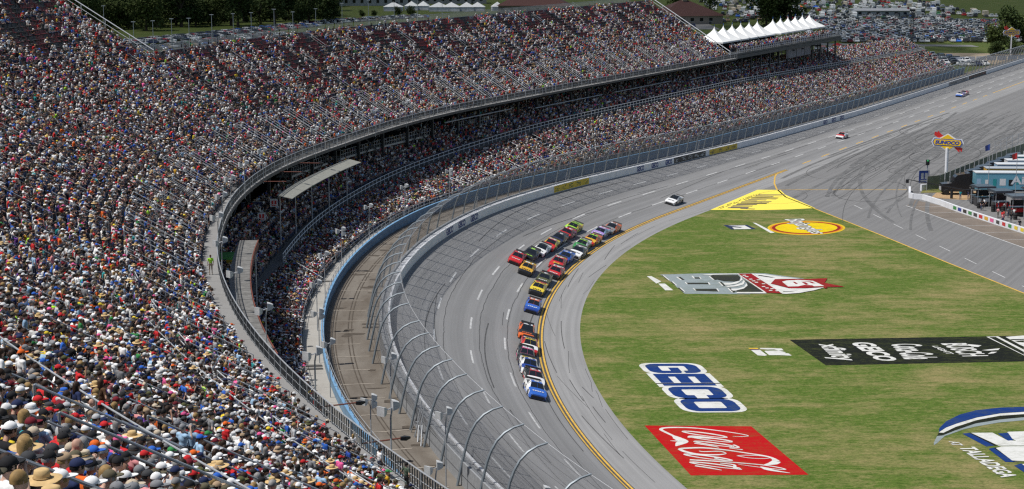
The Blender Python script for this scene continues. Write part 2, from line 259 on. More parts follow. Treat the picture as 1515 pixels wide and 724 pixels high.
D_script = [[[[21.69,149.26],[21.53,149.7],[20.3,150.5],[18.27,151.47],[16.7,151.99],[15.09,152.1],[14.15,151.92],[13.86,151.47],[14.06,150.87],[14.83,149.41]],[0.05,0.16,0.2,0.22,0.26,0.34,0.36,0.34,0.3,0.3]],[[[14.83,149.41],[15.18,148.61],[15.52,147.72],[15.13,147.01],[14.75,146.27]],[0.3,0.75,1.0,0.7,0.06]],[[[14.78,148.79],[15.17,147.89],[14.38,147.89]],[0.2,0.4,0.05]],[[[20.25,149.26],[21.09,149.19],[21.7,149.33]],[0.06,0.15,0.12]],[[[19.64,149.07],[19.57,148.9],[19.15,148.92],[18.45,149.13],[17.61,149.49],[16.8,149.93],[16.18,150.36],[15.87,150.7],[15.93,150.87],[16.36,150.85],[17.07,150.63],[17.91,150.27],[18.72,149.83],[19.34,149.4],[19.64,149.07]],[0.24020124603383305,0.21646478412926345,0.19002230261113817,0.16280026208303688,0.1906077703825832,0.21700583770731896,0.24067075473285238,0.2604158637034354,0.2752510624068882,0.2844324520338246,0.28749963937020573,0.28429882283552654,0.27499050473628167,0.2600414430101187,0.24020124603383303]],[[[19.93,147.62],[19.86,147.48],[19.44,147.52],[18.76,147.74],[17.96,148.08],[17.18,148.49],[16.59,148.88],[16.3,149.17],[16.38,149.32],[16.8,149.28],[17.49,149.06],[18.3,148.71],[19.07,148.3],[19.65,147.92],[19.93,147.62]],[0.24020124603383305,0.21646478412926345,0.19002230261113817,0.16280026208303688,0.1906077703825832,0.21700583770731896,0.24067075473285238,0.2604158637034354,0.2752510624068882,0.2844324520338246,0.28749963937020573,0.28429882283552654,0.27499050473628167,0.2600414430101187,0.24020124603383303]],[[[16.08,149.04],[17.54,148.79],[19.18,148.32],[20.05,147.72]],[0.3,0.3,0.2,0.1]],[[[19.91,146.21],[19.84,146.08],[19.46,146.11],[18.85,146.3],[18.12,146.61],[17.41,146.98],[16.88,147.33],[16.61,147.6],[16.68,147.73],[17.06,147.7],[17.69,147.51],[18.42,147.19],[19.12,146.83],[19.65,146.47],[19.91,146.21]],[0.24020124603383305,0.21646478412926345,0.19002230261113817,0.16280026208303688,0.1906077703825832,0.21700583770731896,0.24067075473285238,0.2604158637034354,0.2752510624068882,0.2844324520338246,0.28749963937020573,0.28429882283552654,0.27499050473628167,0.2600414430101187,0.24020124603383303]],[[[16.51,147.11],[18.09,146.27],[18.56,145.85]],[0.2,0.25,0.1]],[[[19.97,146.66],[20.33,145.85],[19.48,145.72],[20.6,145.16]],[0.2,0.25,0.1,0.2]],[[[19.02,144.07],[18.52,144.68],[17.07,144.58],[16.68,144.82]],[0.1,0.25,0.2,0.1]],[[[14.97,145.37],[15.52,145.61],[17.19,145.72],[19.19,145.03],[21.02,144.07],[22.36,143.33],[22.96,142.56],[23.08,141.73]],[0.35,0.4,0.35,0.28,0.24,0.24,0.35,0.7]],[[[23.08,141.73],[22.75,141.24],[21.88,140.75]],[0.8,0.8,0.1]],[[[19.85,143.39],[20.74,143.53],[22.05,143.33],[22.68,142.79],[21.94,142.56],[20.75,142.79],[19.85,143.39]],[0.1,0.15,0.15,0.1,0.12,0.12,0.1]],[[[14.97,145.37],[15.41,144.58],[16.57,143.8],[18.2,143.66],[19.0,143.97]],[0.35,0.4,0.3,0.3,0.1]],[[[19.23,142.09],[19.15,141.94],[18.7,141.98],[17.98,142.2],[17.11,142.55],[16.28,142.97],[15.64,143.38],[15.33,143.7],[15.4,143.85],[15.85,143.82],[16.59,143.59],[17.46,143.24],[18.29,142.81],[18.92,142.4],[19.23,142.09]],[0.24020124603383305,0.21646478412926345,0.19002230261113817,0.16280026208303688,0.1906077703825832,0.21700583770731896,0.24067075473285238,0.2604158637034354,0.2752510624068882,0.2844324520338246,0.28749963937020573,0.28429882283552654,0.27499050473628167,0.2600414430101187,0.24020124603383303]],[[[19.23,142.11],[19.23,142.01],[19.09,141.99],[18.85,142.04],[18.54,142.16],[18.24,142.33],[18.0,142.51],[17.87,142.67],[17.88,142.77],[18.01,142.8],[18.26,142.75],[18.56,142.62],[18.86,142.45],[19.1,142.27],[19.23,142.11]],[0.1729448971443598,0.1558546445730697,0.13681605788001946,0.11721618869978655,0.1372375946754599,0.15624420314926965,0.1732829434076537,0.18749942186647348,0.19818076493295947,0.20479136546435373,0.2069997403465481,0.2046951524415791,0.1979931634101228,0.18722983896728548,0.17294489714435976]],[[[15.58,142.19],[16.78,142.0],[18.36,141.67],[20.13,141.24],[21.87,140.69],[23.16,139.94],[23.56,139.46]],[0.3,0.3,0.26,0.22,0.2,0.2,0.18]],[[[23.53,139.46],[22.89,139.53],[21.0,140.27],[19.68,140.91]],[0.14,0.14,0.12,0.06]],[[[21.5,140.27],[21.92,139.72],[22.45,139.21],[23.78,138.51]],[0.1,0.6,0.4,0.06]],[[[19.63,139.78],[19.54,139.65],[19.07,139.71],[18.31,139.94],[17.42,140.3],[16.56,140.72],[15.91,141.12],[15.6,141.41],[15.69,141.54],[16.17,141.48],[16.94,141.25],[17.84,140.88],[18.69,140.46],[19.33,140.07],[19.63,139.78]],[0.24020124603383305,0.21646478412926345,0.19002230261113817,0.16280026208303688,0.1906077703825832,0.21700583770731896,0.24067075473285238,0.2604158637034354,0.2752510624068882,0.2844324520338246,0.28749963937020573,0.28429882283552654,0.27499050473628167,0.2600414430101187,0.24020124603383303]],[[[15.86,140.49],[16.95,139.94],[18.02,139.27]],[0.25,0.3,0.08]],[[[18.11,141.24],[19.26,140.75],[19.23,139.78],[19.79,139.46]],[0.15,0.25,0.25,0.15]]]
D_block_logo_quad = [[13.37,175.92],[20.07,175.92],[23.01,157.46],[16.58,157.31]]
D_banner = [["soot",[[31.5,186.67],[58.71,188.63],[62.3,188.97],[58.57,177.14],[55.2,176.84],[33.53,175.11]]],["white",[[54.24,188.12],[55.63,188.29],[56.73,181.99],[57.1,183.24],[56.41,188.04],[58.74,188.73],[59.54,188.73],[56.04,177.15],[55.97,179.43]]],["soot",[[54.49,187.92],[55.28,188.04],[56.43,180.98],[56.04,179.68]]],["soot",[[55.7,188.04],[56.01,188.12],[57.16,183.43],[56.93,182.67]]],["soot",[[56.61,186.93],[58.24,187.05],[58.11,186.61],[56.7,186.46]]],["soot",[[56.89,186.14],[58.03,186.34],[57.73,185.36],[57.09,185.55]]],["white",[[51.06,184.58],[52.57,184.0],[51.99,183.24],[51.31,183.43]]],["white",[[51.95,181.72],[53.09,182.21],[54.25,182.59],[53.81,181.84],[52.72,181.54]]],["white",[[52.17,180.05],[52.84,180.98],[53.47,180.98],[52.93,180.35]]]]
D_banner_txt = [["xfinity",[[33.66,184.56],[36.77,184.56],[37.7,177.15],[34.06,177.15]]],["GEICO",[[38.0,185.32],[40.63,185.32],[41.82,176.97],[39.4,176.97]]],["Coca-Cola",[[42.44,184.58],[45.87,184.58],[46.37,177.68],[42.44,177.68]]],["BUSCH",[[48.14,184.77],[51.07,184.97],[52.05,179.13],[49.1,178.88]]],["LIGHT",[[46.89,183.62],[47.58,183.62],[48.5,180.05],[47.73,179.87]]]]
D_series_logo = [["royal",[[39.49,150.62],[39.88,151.92],[41.06,154.12],[42.92,156.39],[44.87,157.87],[47.48,158.81],[49.91,159.09],[50.87,159.19],[50.37,157.54],[49.4,157.4],[46.92,156.85],[44.35,155.47],[41.91,153.45],[40.56,152.14]]],["white",[[39.46,150.5],[40.54,152.05],[41.88,153.37],[44.33,155.38],[46.9,156.75],[49.38,157.31],[50.34,157.45],[50.11,156.71],[49.16,156.57],[46.69,156.02],[44.11,154.57],[41.47,152.27],[39.88,150.41]]],["soot",[[39.04,149.44],[39.44,150.41],[39.85,150.33],[41.45,152.18],[44.08,154.48],[46.66,155.93],[49.13,156.48],[50.09,156.62],[49.81,155.7],[48.86,155.56],[46.34,154.79],[43.68,153.45],[41.04,151.05],[39.54,149.56]]],["grey",[[38.05,146.54],[38.21,147.27],[39.02,149.35],[39.6,149.56],[41.06,151.05],[43.67,153.41],[46.31,154.7],[48.83,155.47],[49.78,155.61],[49.47,154.57],[48.53,154.48],[46.05,153.76],[43.69,152.57],[42.02,151.48],[39.73,149.35],[38.54,147.27]]],["royal",[[41.54,150.11],[42.42,150.41],[43.49,146.46],[42.67,146.13]]],["soot",[[42.23,150.37],[42.6,150.37],[44.0,146.54],[43.47,146.38]]],["white",[[42.41,150.37],[44.41,150.41],[45.09,148.02],[45.85,147.89],[45.41,149.77],[45.93,150.71],[47.45,150.84],[48.96,150.84],[47.61,146.46],[43.83,146.38]]],["royal",[[44.82,150.11],[45.84,150.41],[45.64,148.02],[45.11,147.89]]],["royal",[[42.66,145.45],[43.44,145.85],[43.81,141.74],[44.68,141.55],[43.08,141.66]]],["soot",[[43.2,145.65],[43.71,145.97],[44.33,141.93],[43.83,141.82]]],["white",[[43.38,145.65],[44.0,146.13],[46.08,146.26],[47.55,146.26],[46.18,141.82],[44.76,141.82],[43.78,142.04]]],["royal",[[43.54,140.6],[44.34,141.17],[44.78,139.12],[43.85,138.75]]],["white",[[44.35,140.98],[45.46,141.36],[45.24,138.75],[44.66,138.75]]]]
D_series_txt = [["AT",[[39.63,147.6],[40.51,147.6],[40.68,146.38],[39.71,146.38]]],["TALLADEGA",[[40.0,145.85],[41.54,145.97],[43.05,137.37],[41.49,137.3]]]]
D_oval_txt = [["Bojangles",[[42.83,268.22],[46.98,268.94],[48.66,255.2],[45.22,255.2]]]]
D_cars = [[28.1,2.44],[32.6,1.5],[36.2,1.96],[41.0,1.94],[46.3,0.95],[53.1,1.23],[66.7,1.0],[76.3,1.31],[82.1,1.78],[87.8,0.76],[93.3,1.42],[97.6,1.26],[102.8,0.66],[107.4,1.25],[112.2,1.05],[117.8,1.44],[122.5,1.18],[86.1,4.55],[89.1,5.73],[92.6,5.41],[96.3,4.98],[100.7,4.79],[105.1,4.8],[109.3,4.87],[114.0,5.34],[151.9,2.45],[255.1,5.11],[367.4,5.43],[373.7,5.39]]
D_near = [[-81.43,68.34,"sit","straw","straw","navy"],[-82.91,69.19,"sit","straw","straw","denim"],[-84.12,70.35,"lean","bald","x","black"],[-80.43,68.04,"sit","cap","white","tan"],[-75.44,65.11,"sit","cap","beige","palegrey"],[-71.95,63.05,"sit","hair","grey","red"],[-68.74,60.99,"sit","cap","camo","blue"],[-70.6,62.63,"sit","bucket","white","navy"],[-69.73,62.7,"sit","cap","black","grey"],[-73.79,64.71,"sit","cap","maroon","teal"],[-76.68,65.51,"sit","cap","camo","red"],[-77.13,65.52,"sit","cap","black","orange"],[-78.45,66.26,"lean","cap","camo","maroon"],[-78.22,65.85,"sit","cap","tan","white"],[-76.71,64.79,"sit","cap","white","grey"],[-73.3,62.98,"sit","hair","white","grey"],[-74.37,63.83,"sit","cap","blue","white"],[-67.38,59.33,"sit","cap","red","white"],[-69.52,60.11,"sit","cap","pink","pink"],[-70.93,60.78,"sit","hair","black","royal"],[-73.47,62.65,"sit","cap","orange","tan"],[-78.2,65.46,"sit","cap","grey","white"],[-75.34,63.96,"sit","bald","x","tan"],[-81.14,67.74,"sit","long","grey","charcoal"],[-80.26,66.97,"sit","cap","charcoal","black"],[-79.08,65.82,"sit","cap","grey","palegrey"],[-80.23,66.61,"sit","cap","white","white"],[-74.74,62.51,"sit","cap","charcoal","slate"],[-74.95,62.53,"sit","cap","grey","black"],[-57.23,55.14,"stand","cap","black","red"],[-47.94,50.78,"stand","cap","grey","white"],[-61.01,58.73,"stand","cap","orange","white"],[-63.64,60.12,"stand","long","brown","white"],[-59.58,53.8,"stand","hair","black","charcoal"],[-58.83,55.4,"stand","long","brown","brown"],[-60.15,56.57,"sit","long","blonde","orange"],[-59.82,56.1,"sit","cowboy","white","tan"],[-51.95,52.12,"sit","cap","black","blue"],[-56.3,55.97,"sit","cap","blue","blue"],[-56.69,56.34,"sit","cap","black","paleblue"],[-79.71,67.86,"sit","cap","charcoal","black"],[-76.71,66.18,"sit","cap","black","orange"],[-65.18,58.65,"sit","hair","brown","teal"],[-62.29,56.86,"sit","cap","red","black"],[-42.73,48.56,"sit","cap","black","blue"],[-72.71,62.3,"sit","cap","black","maroon"],[-28.84,39.4,"stand","hair","black","black"],[-44.75,46.62,"stand","hair","brown","blue"],[-52.92,48.98,"stand","cap","black","grey"],[-54.06,48.79,"stand","cap","orange","red"],[-53.45,47.37,"stand","hair","black","white"],[-54.77,46.79,"stand","bucket","tan","palegrey"],[-56.34,46.43,"stand","hair","brown","paleblue"],[-39.42,39.18,"stand","cap","black","charcoal"],[-37.37,37.48,"stand","bucket","olive","grey"],[-39.78,37.63,"stand","cap","black","black"],[-51.28,44.18,"stand","cap","black","grey"],[-50.78,44.22,"stand","hair","black","black"],[-37.8,41.8,"stand","cap","maroon","red"],[-26.42,37.8,"stand","cap","tan","camo"],[-20.87,35.66,"stand","cap","black","paleblue"],[-24.67,39.61,"sit","cap","white","white"],[-62.28,54.8,"stand","cap","grey","paleblue"],[-58.12,48.55,"sit","straw","straw","white"],[-71.23,58.57,"sit","cowboy","white","white"],[-52.13,43.56,"sit","cap","orange","gold"]]
D_vest = None
D_pit_wall = [[71.0,298.5],[69.3,291.2],[69.7,289.9],[71.1,289.0],[72.6,283.3],[73.9,275.9],[75.3,269.6],[76.7,263.5],[78.7,255.6],[79.5,251.5]]
D_green_fence = [[74.1,298.7],[76.8,300.3],[95.8,331.6],[105.9,347.0],[128.7,379.8]]
D_pit_inner = [[53.5,327.7],[50.0,316.5],[48.0,301.2],[48.1,291.7],[50.5,279.9],[56.2,254.8],[60.9,232.6],[65.6,211.9],[69.3,195.8]]
D_pt_sunoco = [80.7,311.3]
D_pt_blue_sign = [74.3,304.4]
D_pt_hauler = [81.7,292.4]
D_pt_box1 = [78.9,273.0]
D_pt_box2 = [81.4,270.3]
D_pt_crane = [74.5,288.6]
D_pt_flag = [83.0,294.0]
D_pt_flag2 = [84.7,285.7]
D_pt_far_sunoco = [187.5,637.9]
D_pt_bldg = [94.1,869.5]
D_pt_bldg2 = [4.9,988.5]
D_pt_tent_far = [-27.4,1023.5]
D_pt_white_far = [-83.4,1122.7]
D_pt_treeA = [108.9,971.9]
D_pt_treeB = [134.2,856.6]
D_pt_treeC = [185.7,663.8]
D_pt_tower = [158.4,667.7]
# ------------------------------------------------------------------ surface materials
def nd(n, t, **k):
    x = n.new(t)
    for a, b in k.items(): setattr(x, a, b)
    return x
def math_(n, l, op, a, b=None):
    x = n.new("ShaderNodeMath"); x.operation = op
    for i, v in enumerate((a, b)):
        if v is None: continue
        if isinstance(v, (int, float)): x.inputs[i].default_value = v
        else: l.new(v, x.inputs[i])
    return x.outputs[0]
def mixc(n, l, fac, a, b, mode='MIX'):
    x = n.new("ShaderNodeMix"); x.data_type = 'RGBA'; x.blend_type = mode
    for s, v in ((x.inputs[0], fac), (x.inputs[6], a), (x.inputs[7], b)):
        if isinstance(v, (int, float)): s.default_value = v
        elif isinstance(v, tuple): s.default_value = v+(1,) if len(v) == 3 else v
        else: l.new(v, s)
    return x.outputs[2]
def ramp(n, l, src, p0, p1, c0=(0,0,0), c1=(1,1,1)):
    r = n.new("ShaderNodeValToRGB"); e = r.color_ramp.elements
    e[0].position, e[1].position = p0, p1; e[0].color = c0+(1,); e[1].color = c1+(1,)
    l.new(src, r.inputs[0]); return r.outputs[0]
def noise_(n, l, vec, scale, detail=5, stretch=None, rough=.55):
    if stretch:
        mp = n.new("ShaderNodeMapping"); mp.inputs['Scale'].default_value = stretch; l.new(vec, mp.inputs[0]); vec = mp.outputs[0]
    z = n.new("ShaderNodeTexNoise"); z.inputs['Scale'].default_value = scale; z.inputs['Detail'].default_value = detail; z.inputs['Roughness'].default_value = rough
    l.new(vec, z.inputs['Vector']); return z.outputs['Fac']

def asphalt(name, base=(.2,.197,.193), lanes=True, grooves=(2.6, 6.2, 9.6)):
    m = bpy.data.materials.new(name); n, l, b = tree_of(m)
    uv = n.new("ShaderNodeUVMap").outputs[0]; sp = n.new("ShaderNodeSeparateXYZ"); l.new(uv, sp.inputs[0])
    streak = noise_(n, l, uv, 1.0, 6, (.012, 1.6, 1)); blotch = noise_(n, l, uv, .11, 4); fine = noise_(n, l, uv, 9, 4)
    streak2 = noise_(n, l, uv, 1.0, 4, (.05, 5.5, 1))
    c = mixc(n, l, ramp(n, l, streak, .32, .7), tuple(x*.8 for x in base), tuple(x*1.14 for x in base))
    c = mixc(n, l, math_(n, l, 'MULTIPLY', ramp(n, l, blotch, .4, .75), .35), c, tuple(x*1.25 for x in base))
    c = mixc(n, l, math_(n, l, 'MULTIPLY', ramp(n, l, streak2, .52, .8), .4), c, tuple(x*.7 for x in base))
    c = mixc(n, l, math_(n, l, 'MULTIPLY', ramp(n, l, fine, .35, .8), .25), c, tuple(x*.72 for x in base))
    if lanes:
        wob = math_(n, l, 'MULTIPLY', math_(n, l, 'SUBTRACT', noise_(n, l, uv, .08, 5, (1, .3, 1), .7), .5), .9)
        dd = math_(n, l, 'ADD', sp.outputs[1], wob)
        for g in grooves:
            a = math_(n, l, 'ABSOLUTE', math_(n, l, 'SUBTRACT', sp.outputs[1], g))
            gr = math_(n, l, 'MULTIPLY', math_(n, l, 'SUBTRACT', 1, math_(n, l, 'MINIMUM', math_(n, l, 'DIVIDE', a, 1.5), 1)), .36)
            c = mixc(n, l, gr, c, tuple(x*.55 for x in base))
        for g in (3.85, 7.1, 11.2):
            a = math_(n, l, 'ABSOLUTE', math_(n, l, 'SUBTRACT', dd, g))
            ln = math_(n, l, 'MULTIPLY', math_(n, l, 'LESS_THAN', a, .045), .75)
            c = mixc(n, l, ln, c, (.03,.03,.03))
    l.new(c, b.inputs['Base Color']); b.inputs['Roughness'].default_value = .82; b.inputs['Specular IOR Level'].default_value = .3
    bp = n.new("ShaderNodeBump"); bp.inputs['Strength'].default_value = .12; l.new(fine, bp.inputs['Height']); l.new(bp.outputs[0], b.inputs['Normal'])
    return m
M_TRACK = asphalt("track_asphalt", (.235,.234,.233))
M_APRON = asphalt("apron_asphalt", (.255,.254,.252), False)
M_PIT = asphalt("pit_road_asphalt", (.18,.178,.176), False)

def grass_mat(name, green=(.052,.105,.013), green2=(.12,.18,.032), dry=(.31,.245,.115), amount=.6):
    m = bpy.data.materials.new(name); n, l, b = tree_of(m)
    tc = n.new("ShaderNodeTexCoord").outputs['Object']
    big = noise_(n, l, tc, .06, 5, (.9, 1, 1), .6); mid = noise_(n, l, tc, .3, 6, (.55, 1.1, 1), .7); fine = noise_(n, l, tc, 2.3, 6, (.5, 1.5, 1), .7); tiny = noise_(n, l, tc, 5.5, 5, (.6, 1.3, 1), .75)
    stripe = noise_(n, l, tc, 1.0, 4, (.05, .9, 1), .6)
    c = mixc(n, l, ramp(n, l, fine, .33, .68), green, green2)
    f = math_(n, l, 'ADD', math_(n, l, 'MULTIPLY', mid, .55), math_(n, l, 'MULTIPLY', big, .5))
    f = math_(n, l, 'ADD', f, math_(n, l, 'MULTIPLY', stripe, .18))
    f = math_(n, l, 'ADD', f, math_(n, l, 'MULTIPLY', fine, .22))
    c = mixc(n, l, math_(n, l, 'MULTIPLY', ramp(n, l, f, .74-amount*.1, .9-amount*.06), .85), c, dry)
    c = mixc(n, l, math_(n, l, 'MULTIPLY', ramp(n, l, noise_(n, l, tc, .9, 5, (.25, 1, 1), .75), .66, .74), .5), c, (.22,.09,.035))
    c = mixc(n, l, math_(n, l, 'MULTIPLY', ramp(n, l, tiny, .46, .62), .55), c, tuple(x*.4 for x in green))
    c = mixc(n, l, math_(n, l, 'MULTIPLY', ramp(n, l, noise_(n, l, tc, 6.5, 4, (.6, 1.3, 1), .7), .56, .68), .5), c, tuple(x*1.15 for x in dry))
    spk = noise_(n, l, tc, 1.3, 9, (.6, 1.3, 1), .85)
    c = mixc(n, l, math_(n, l, 'MULTIPLY', ramp(n, l, spk, .52, .62), .5), c, dry)
    c = mixc(n, l, math_(n, l, 'MULTIPLY', math_(n, l, 'SUBTRACT', 1, ramp(n, l, spk, .38, .48)), .45), c, tuple(x*.5 for x in green))
    l.new(c, b.inputs['Base Color']); b.inputs['Roughness'].default_value = .95; b.inputs['Specular IOR Level'].default_value = .1
    bp = n.new("ShaderNodeBump"); bp.inputs['Strength'].default_value = .5; bp.inputs['Distance'].default_value = .1; l.new(fine, bp.inputs['Height']); l.new(bp.outputs[0], b.inputs['Normal'])
    return m
M_GRASS = grass_mat("infield_grass")
M_FIELD = grass_mat("far_field_grass", (.05,.085,.018), (.09,.115,.03), (.15,.14,.06), .1)

def concrete(name, base, stain=(.2,.15,.1), amount=.6, scale=.35, stretch=None):
    m = bpy.data.materials.new(name); n, l, b = tree_of(m)
    uvn = n.new("ShaderNodeUVMap").outputs[0]
    a = noise_(n, l, uvn, scale, 6, stretch, .65); f = noise_(n, l, uvn, 6, 4)
    c = mixc(n, l, math_(n, l, 'MULTIPLY', ramp(n, l, a, .38, .68), amount), base, stain)
    c = mixc(n, l, math_(n, l, 'MULTIPLY', ramp(n, l, f, .4, .8), .22), c, tuple(x*.6 for x in base))
    sp = n.new("ShaderNodeSeparateXYZ"); l.new(uvn, sp.inputs[0])
    j = math_(n, l, 'LESS_THAN', math_(n, l, 'FRACT', math_(n, l, 'DIVIDE', sp.outputs[0], 4.5)), .012)
    c = mixc(n, l, math_(n, l, 'MULTIPLY', j, .6), c, tuple(x*.35 for x in base))
    l.new(c, b.inputs['Base Color']); b.inputs['Roughness'].default_value = .9
    return m
M_SERVICE = concrete("stained_service_road", (.175,.155,.13), (.085,.066,.048), .85, .22, (.5, 1.2, 1))
M_WALK = concrete("pale_concrete_walkway", (.36,.345,.315), (.25,.23,.2), .5)
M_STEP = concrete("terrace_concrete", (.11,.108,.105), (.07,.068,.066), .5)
M_DECK = concrete("upper_walkway_concrete", (.24,.237,.23), (.2,.19,.18), .5)
M_WHITE = mat("white_wall_paint", (.76,.77,.79), .45, noise=.1, scale=.8)
M_BARRIER = mat("barrier_concrete", (.27,.28,.29), .6, noise=.15)  # plain grey concrete behind the white panels
M_STEEL = mat("galvanised_steel", (.4,.42,.44), .45, .25, noise=.2, scale=4)
M_ALU = mat("aluminium_rail", (.62,.63,.64), .4, .25, noise=.15, scale=5)
M_DARKST = mat("dark_structural_steel", (.06,.065,.07), .6, .2, noise=.3)
M_CABLE = mat("wire_cable", (.09,.09,.095), .5, .5)
M_BLUE = mat("pale_blue_wall_paint", (.15,.27,.4), .6, noise=.25, scale=1.2)
M_BLACK = mat("black_paint", COLR['black'], .5)
M_RUBBER = mat("tyre_rubber", (.018,.018,.018), .85)
M_YELLOW = mat("yellow_line_paint", (.62,.38,.06), .7, noise=.25, scale=1.5)
M_LINEW = mat("white_line_paint", (.52,.52,.51), .7, noise=.3, scale=1.5)
M_RUST = mat("rusty_primer", (.18,.05,.03), .7, noise=.3)
M_WOOD = mat("weathered_timber", (.3,.24,.17), .85, noise=.35, scale=2)
M_GLASS = mat("dark_window_glass", (.012,.014,.017), .08, spec=.6)

# ------------------------------------------------------------------ setting: ground, track, road
US_T = frange(-110, 520, 3)
ground = MB().add([(-3500,-800,-.35),(3500,-800,-.35),(3500,5200,-.35),(-3500,5200,-.35)], [(0,1,2,3)]).build("ground", M_FIELD, kind="structure")
inner = [P(u, -4.5, 0)[:2] for u in frange(-60, 152, 3)]
grass_poly = inner+[(50.5,279.9),(56.2,254.8),(60.9,232.6),(65.6,211.9),(70.5,193.0),(92,120),(70,40)]
infield = MB().add([(x,y,0.0) for x,y in grass_poly], [tuple(range(len(grass_poly)))]).build("infield_grass", M_GRASS, kind="structure")
# wide paved area of the front straight beyond the apron, and the pit road
def uvsheet(name, poly, z, m, **k):
    b = MB().add([(x,y,z) for x,y in poly], [tuple(range(len(poly)))])
    me = b.mesh(name, m); ul = me.uv_layers.new(name="UVMap")
    for lp in me.loops:
        v = me.vertices[lp.vertex_index].co; h = math.radians(28)
        ul.data[lp.index].uv = (v.x*math.sin(h)+v.y*math.cos(h), -v.x*math.cos(h)+v.y*math.sin(h)+200)
    return obj(name, me, **k)
pit_poly = [P(u, -4.4, 0)[:2] for u in frange(149, 520, 6)]+[(260,520),(170,360),(150,150),(92,118),(70.6,193.0),(65.7,211.9),(61,232.6),(56.3,254.8),(50.6,279.9)]
pit_road = uvsheet("pit_road", pit_poly, -.004, M_PIT, kind="structure")
def track_prof(u):
    w = d_wall(u); z = z_wall(u)
    return [(0, 0), (w*.2, z*.17), (w*.4, z*.37), (w*.6, z*.58), (w*.8, z*.79), (w+.05, z)]
track = sweep("race_track", US_T, track_prof, M_TRACK, smooth=60, kind="structure")
apron = sweep("track_apron", US_T, lambda u: [(-4.6, .004), (-2.3, .003), (0, 0)], M_APRON, kind="structure")
def z_surf(u, d):
    w = d_wall(u); z = z_wall(u)
    return float(np.interp(d, [0, w*.2, w*.4, w*.6, w*.8, w], [0, z*.17, z*.37, z*.58, z*.79, z]))
def ribbon(b, us, d, w, off=.012, mi=0):
    """painted stripe on the banked surface"""
    vs = []
    for u in us:
        for s in (-.5, .5):
            dd = (d(u) if callable(d) else d)+s*w; vs.append(P(u, dd, z_surf(u, max(dd, 0))+off))
    b.add(vs, [(2*i, 2*i+1, 2*i+3, 2*i+2) for i in range(len(us)-1)], mi)
for dd in (-.2, .2):
    b = MB(); ribbon(b, frange(-60, 203, 3), dd, .19, .014); b.build("yellow_line", M_YELLOW, track)
    b = MB(); ribbon(b, frange(-60, 203, 3), dd*1.02, .4, .008); b.build("line_border", mat("dark_line_border", (.06,.06,.06), .8, noise=.3), track)
for k in range(14):
    b = MB(); u0 = 213+k*12.2; ribbon(b, [u0, u0+2.6, u0+5.2], .16, .26); b.build("yellow_dash", M_YELLOW, track)
b = MB(); ribbon(b, frange(384, 520, 6), .16, .26); b.build("yellow_line", M_YELLOW, track)
for row, dd in enumerate((3.75, 7.35, 10.95)):
    for k in range(-4, 36):
        u0 = k*14.6+row*4.2+R_.uniform(-.4, .4)
        if u0 < -45 or u0 > 505: continue
        b = MB(); ribbon(b, frange(u0, u0+5.4, 1.35), dd*(1 if u0 > 120 else 1+.0008*(120-u0)), .21); b.build("lane_dash", M_LINEW, track)
# tyre marks and joints laid down on the asphalt
tm = MB(); soft = MB(); rr = random.Random(11)
for k in range(46):
    u0 = rr.uniform(-40, 330); L = rr.uniform(6, 45); d0 = rr.uniform(.8, 13.5); sl = rr.uniform(-.05, .05)
    ribbon(tm, frange(u0, u0+L, 3), lambda u: min(max(d0+sl*(u-u0)+.3*math.sin((u-u0)*.07+d0), .3), 14), rr.choice((.07,.1,.14)), .005)
def flat_curve(b, pts, w, z=.006, mi=0):
    vs = []
    for i, p in enumerate(pts):
        q0 = Vector(pts[max(i-1,0)]); q1 = Vector(pts[min(i+1,len(pts)-1)]); t = (q1-q0); t = t.normalized() if t.length > 0 else Vector((1,0)); ww = w[i] if isinstance(w, (list,tuple)) else w
        nx, ny = -t.y*ww/2, t.x*ww/2
        vs += [(p[0]+nx, p[1]+ny, z), (p[0]-nx, p[1]-ny, z)]
    b.add(vs, [(2*i,2*i+1,2*i+3,2*i+2) for i in range(len(pts)-1)], mi)
for k in range(120):                       # cars peeling off into the pits
    s0 = rr.uniform(0, 1); u0 = rr.uniform(235, 335); d0 = -1-30*s0+rr.uniform(-2, 2); L = rr.uniform(25, 110); a = math.radians(rr.uniform(-2, 6)); cv = rr.uniform(.0, .006)
    pts = []; u, d = u0, d0
    for i in range(22):
        pts.append(P(u, d)[:2]); u -= L/22*math.cos(a); d -= L/22*math.sin(a); a += cv*L/22*(1 if u < 225 else .2)
    flat_curve(tm if k % 4 == 0 else soft, pts, rr.choice((.06,.08)) if k % 4 == 0 else rr.choice((.25,.4,.7)), (.018 if k % 4 == 0 else .003)+.00011*k)
for k in range(16):                        # spins and burn-outs
    u0 = rr.uniform(165, 300); d0 = -rr.uniform(6, 30); a = rr.uniform(0, 6.28); r0 = rr.uniform(3, 9); n0 = rr.uniform(.5, 1.1)*6.28
    flat_curve(tm, [P(u0+r0*(1+.05*q)*math.cos(a+n0*q/24), d0+r0*.8*math.sin(a+n0*q/24))[:2] for q in range(25)], rr.choice((.06,.1,.14)), .034+.0002*k)
for k in range(26):
    u0 = rr.uniform(0, 150); d0 = -rr.uniform(.6, 4.0); a = rr.uniform(-.12, .12); L = rr.uniform(4, 16)
    flat_curve(tm, [P(u0+L*i/8, max(min(d0+a*L*i/8,-.4),-4.3))[:2] for i in range(9)], rr.choice((.05,.09)), .0085)
soft.build("worn_tracks", mat("worn_asphalt", (.135,.134,.132), .8, noise=.35, scale=.6), track, kind="stuff")
tm.build("tyre_marks", mat("tyre_mark_rubber", (.075,.074,.073), .8, noise=.4, scale=1), track, kind="stuff")
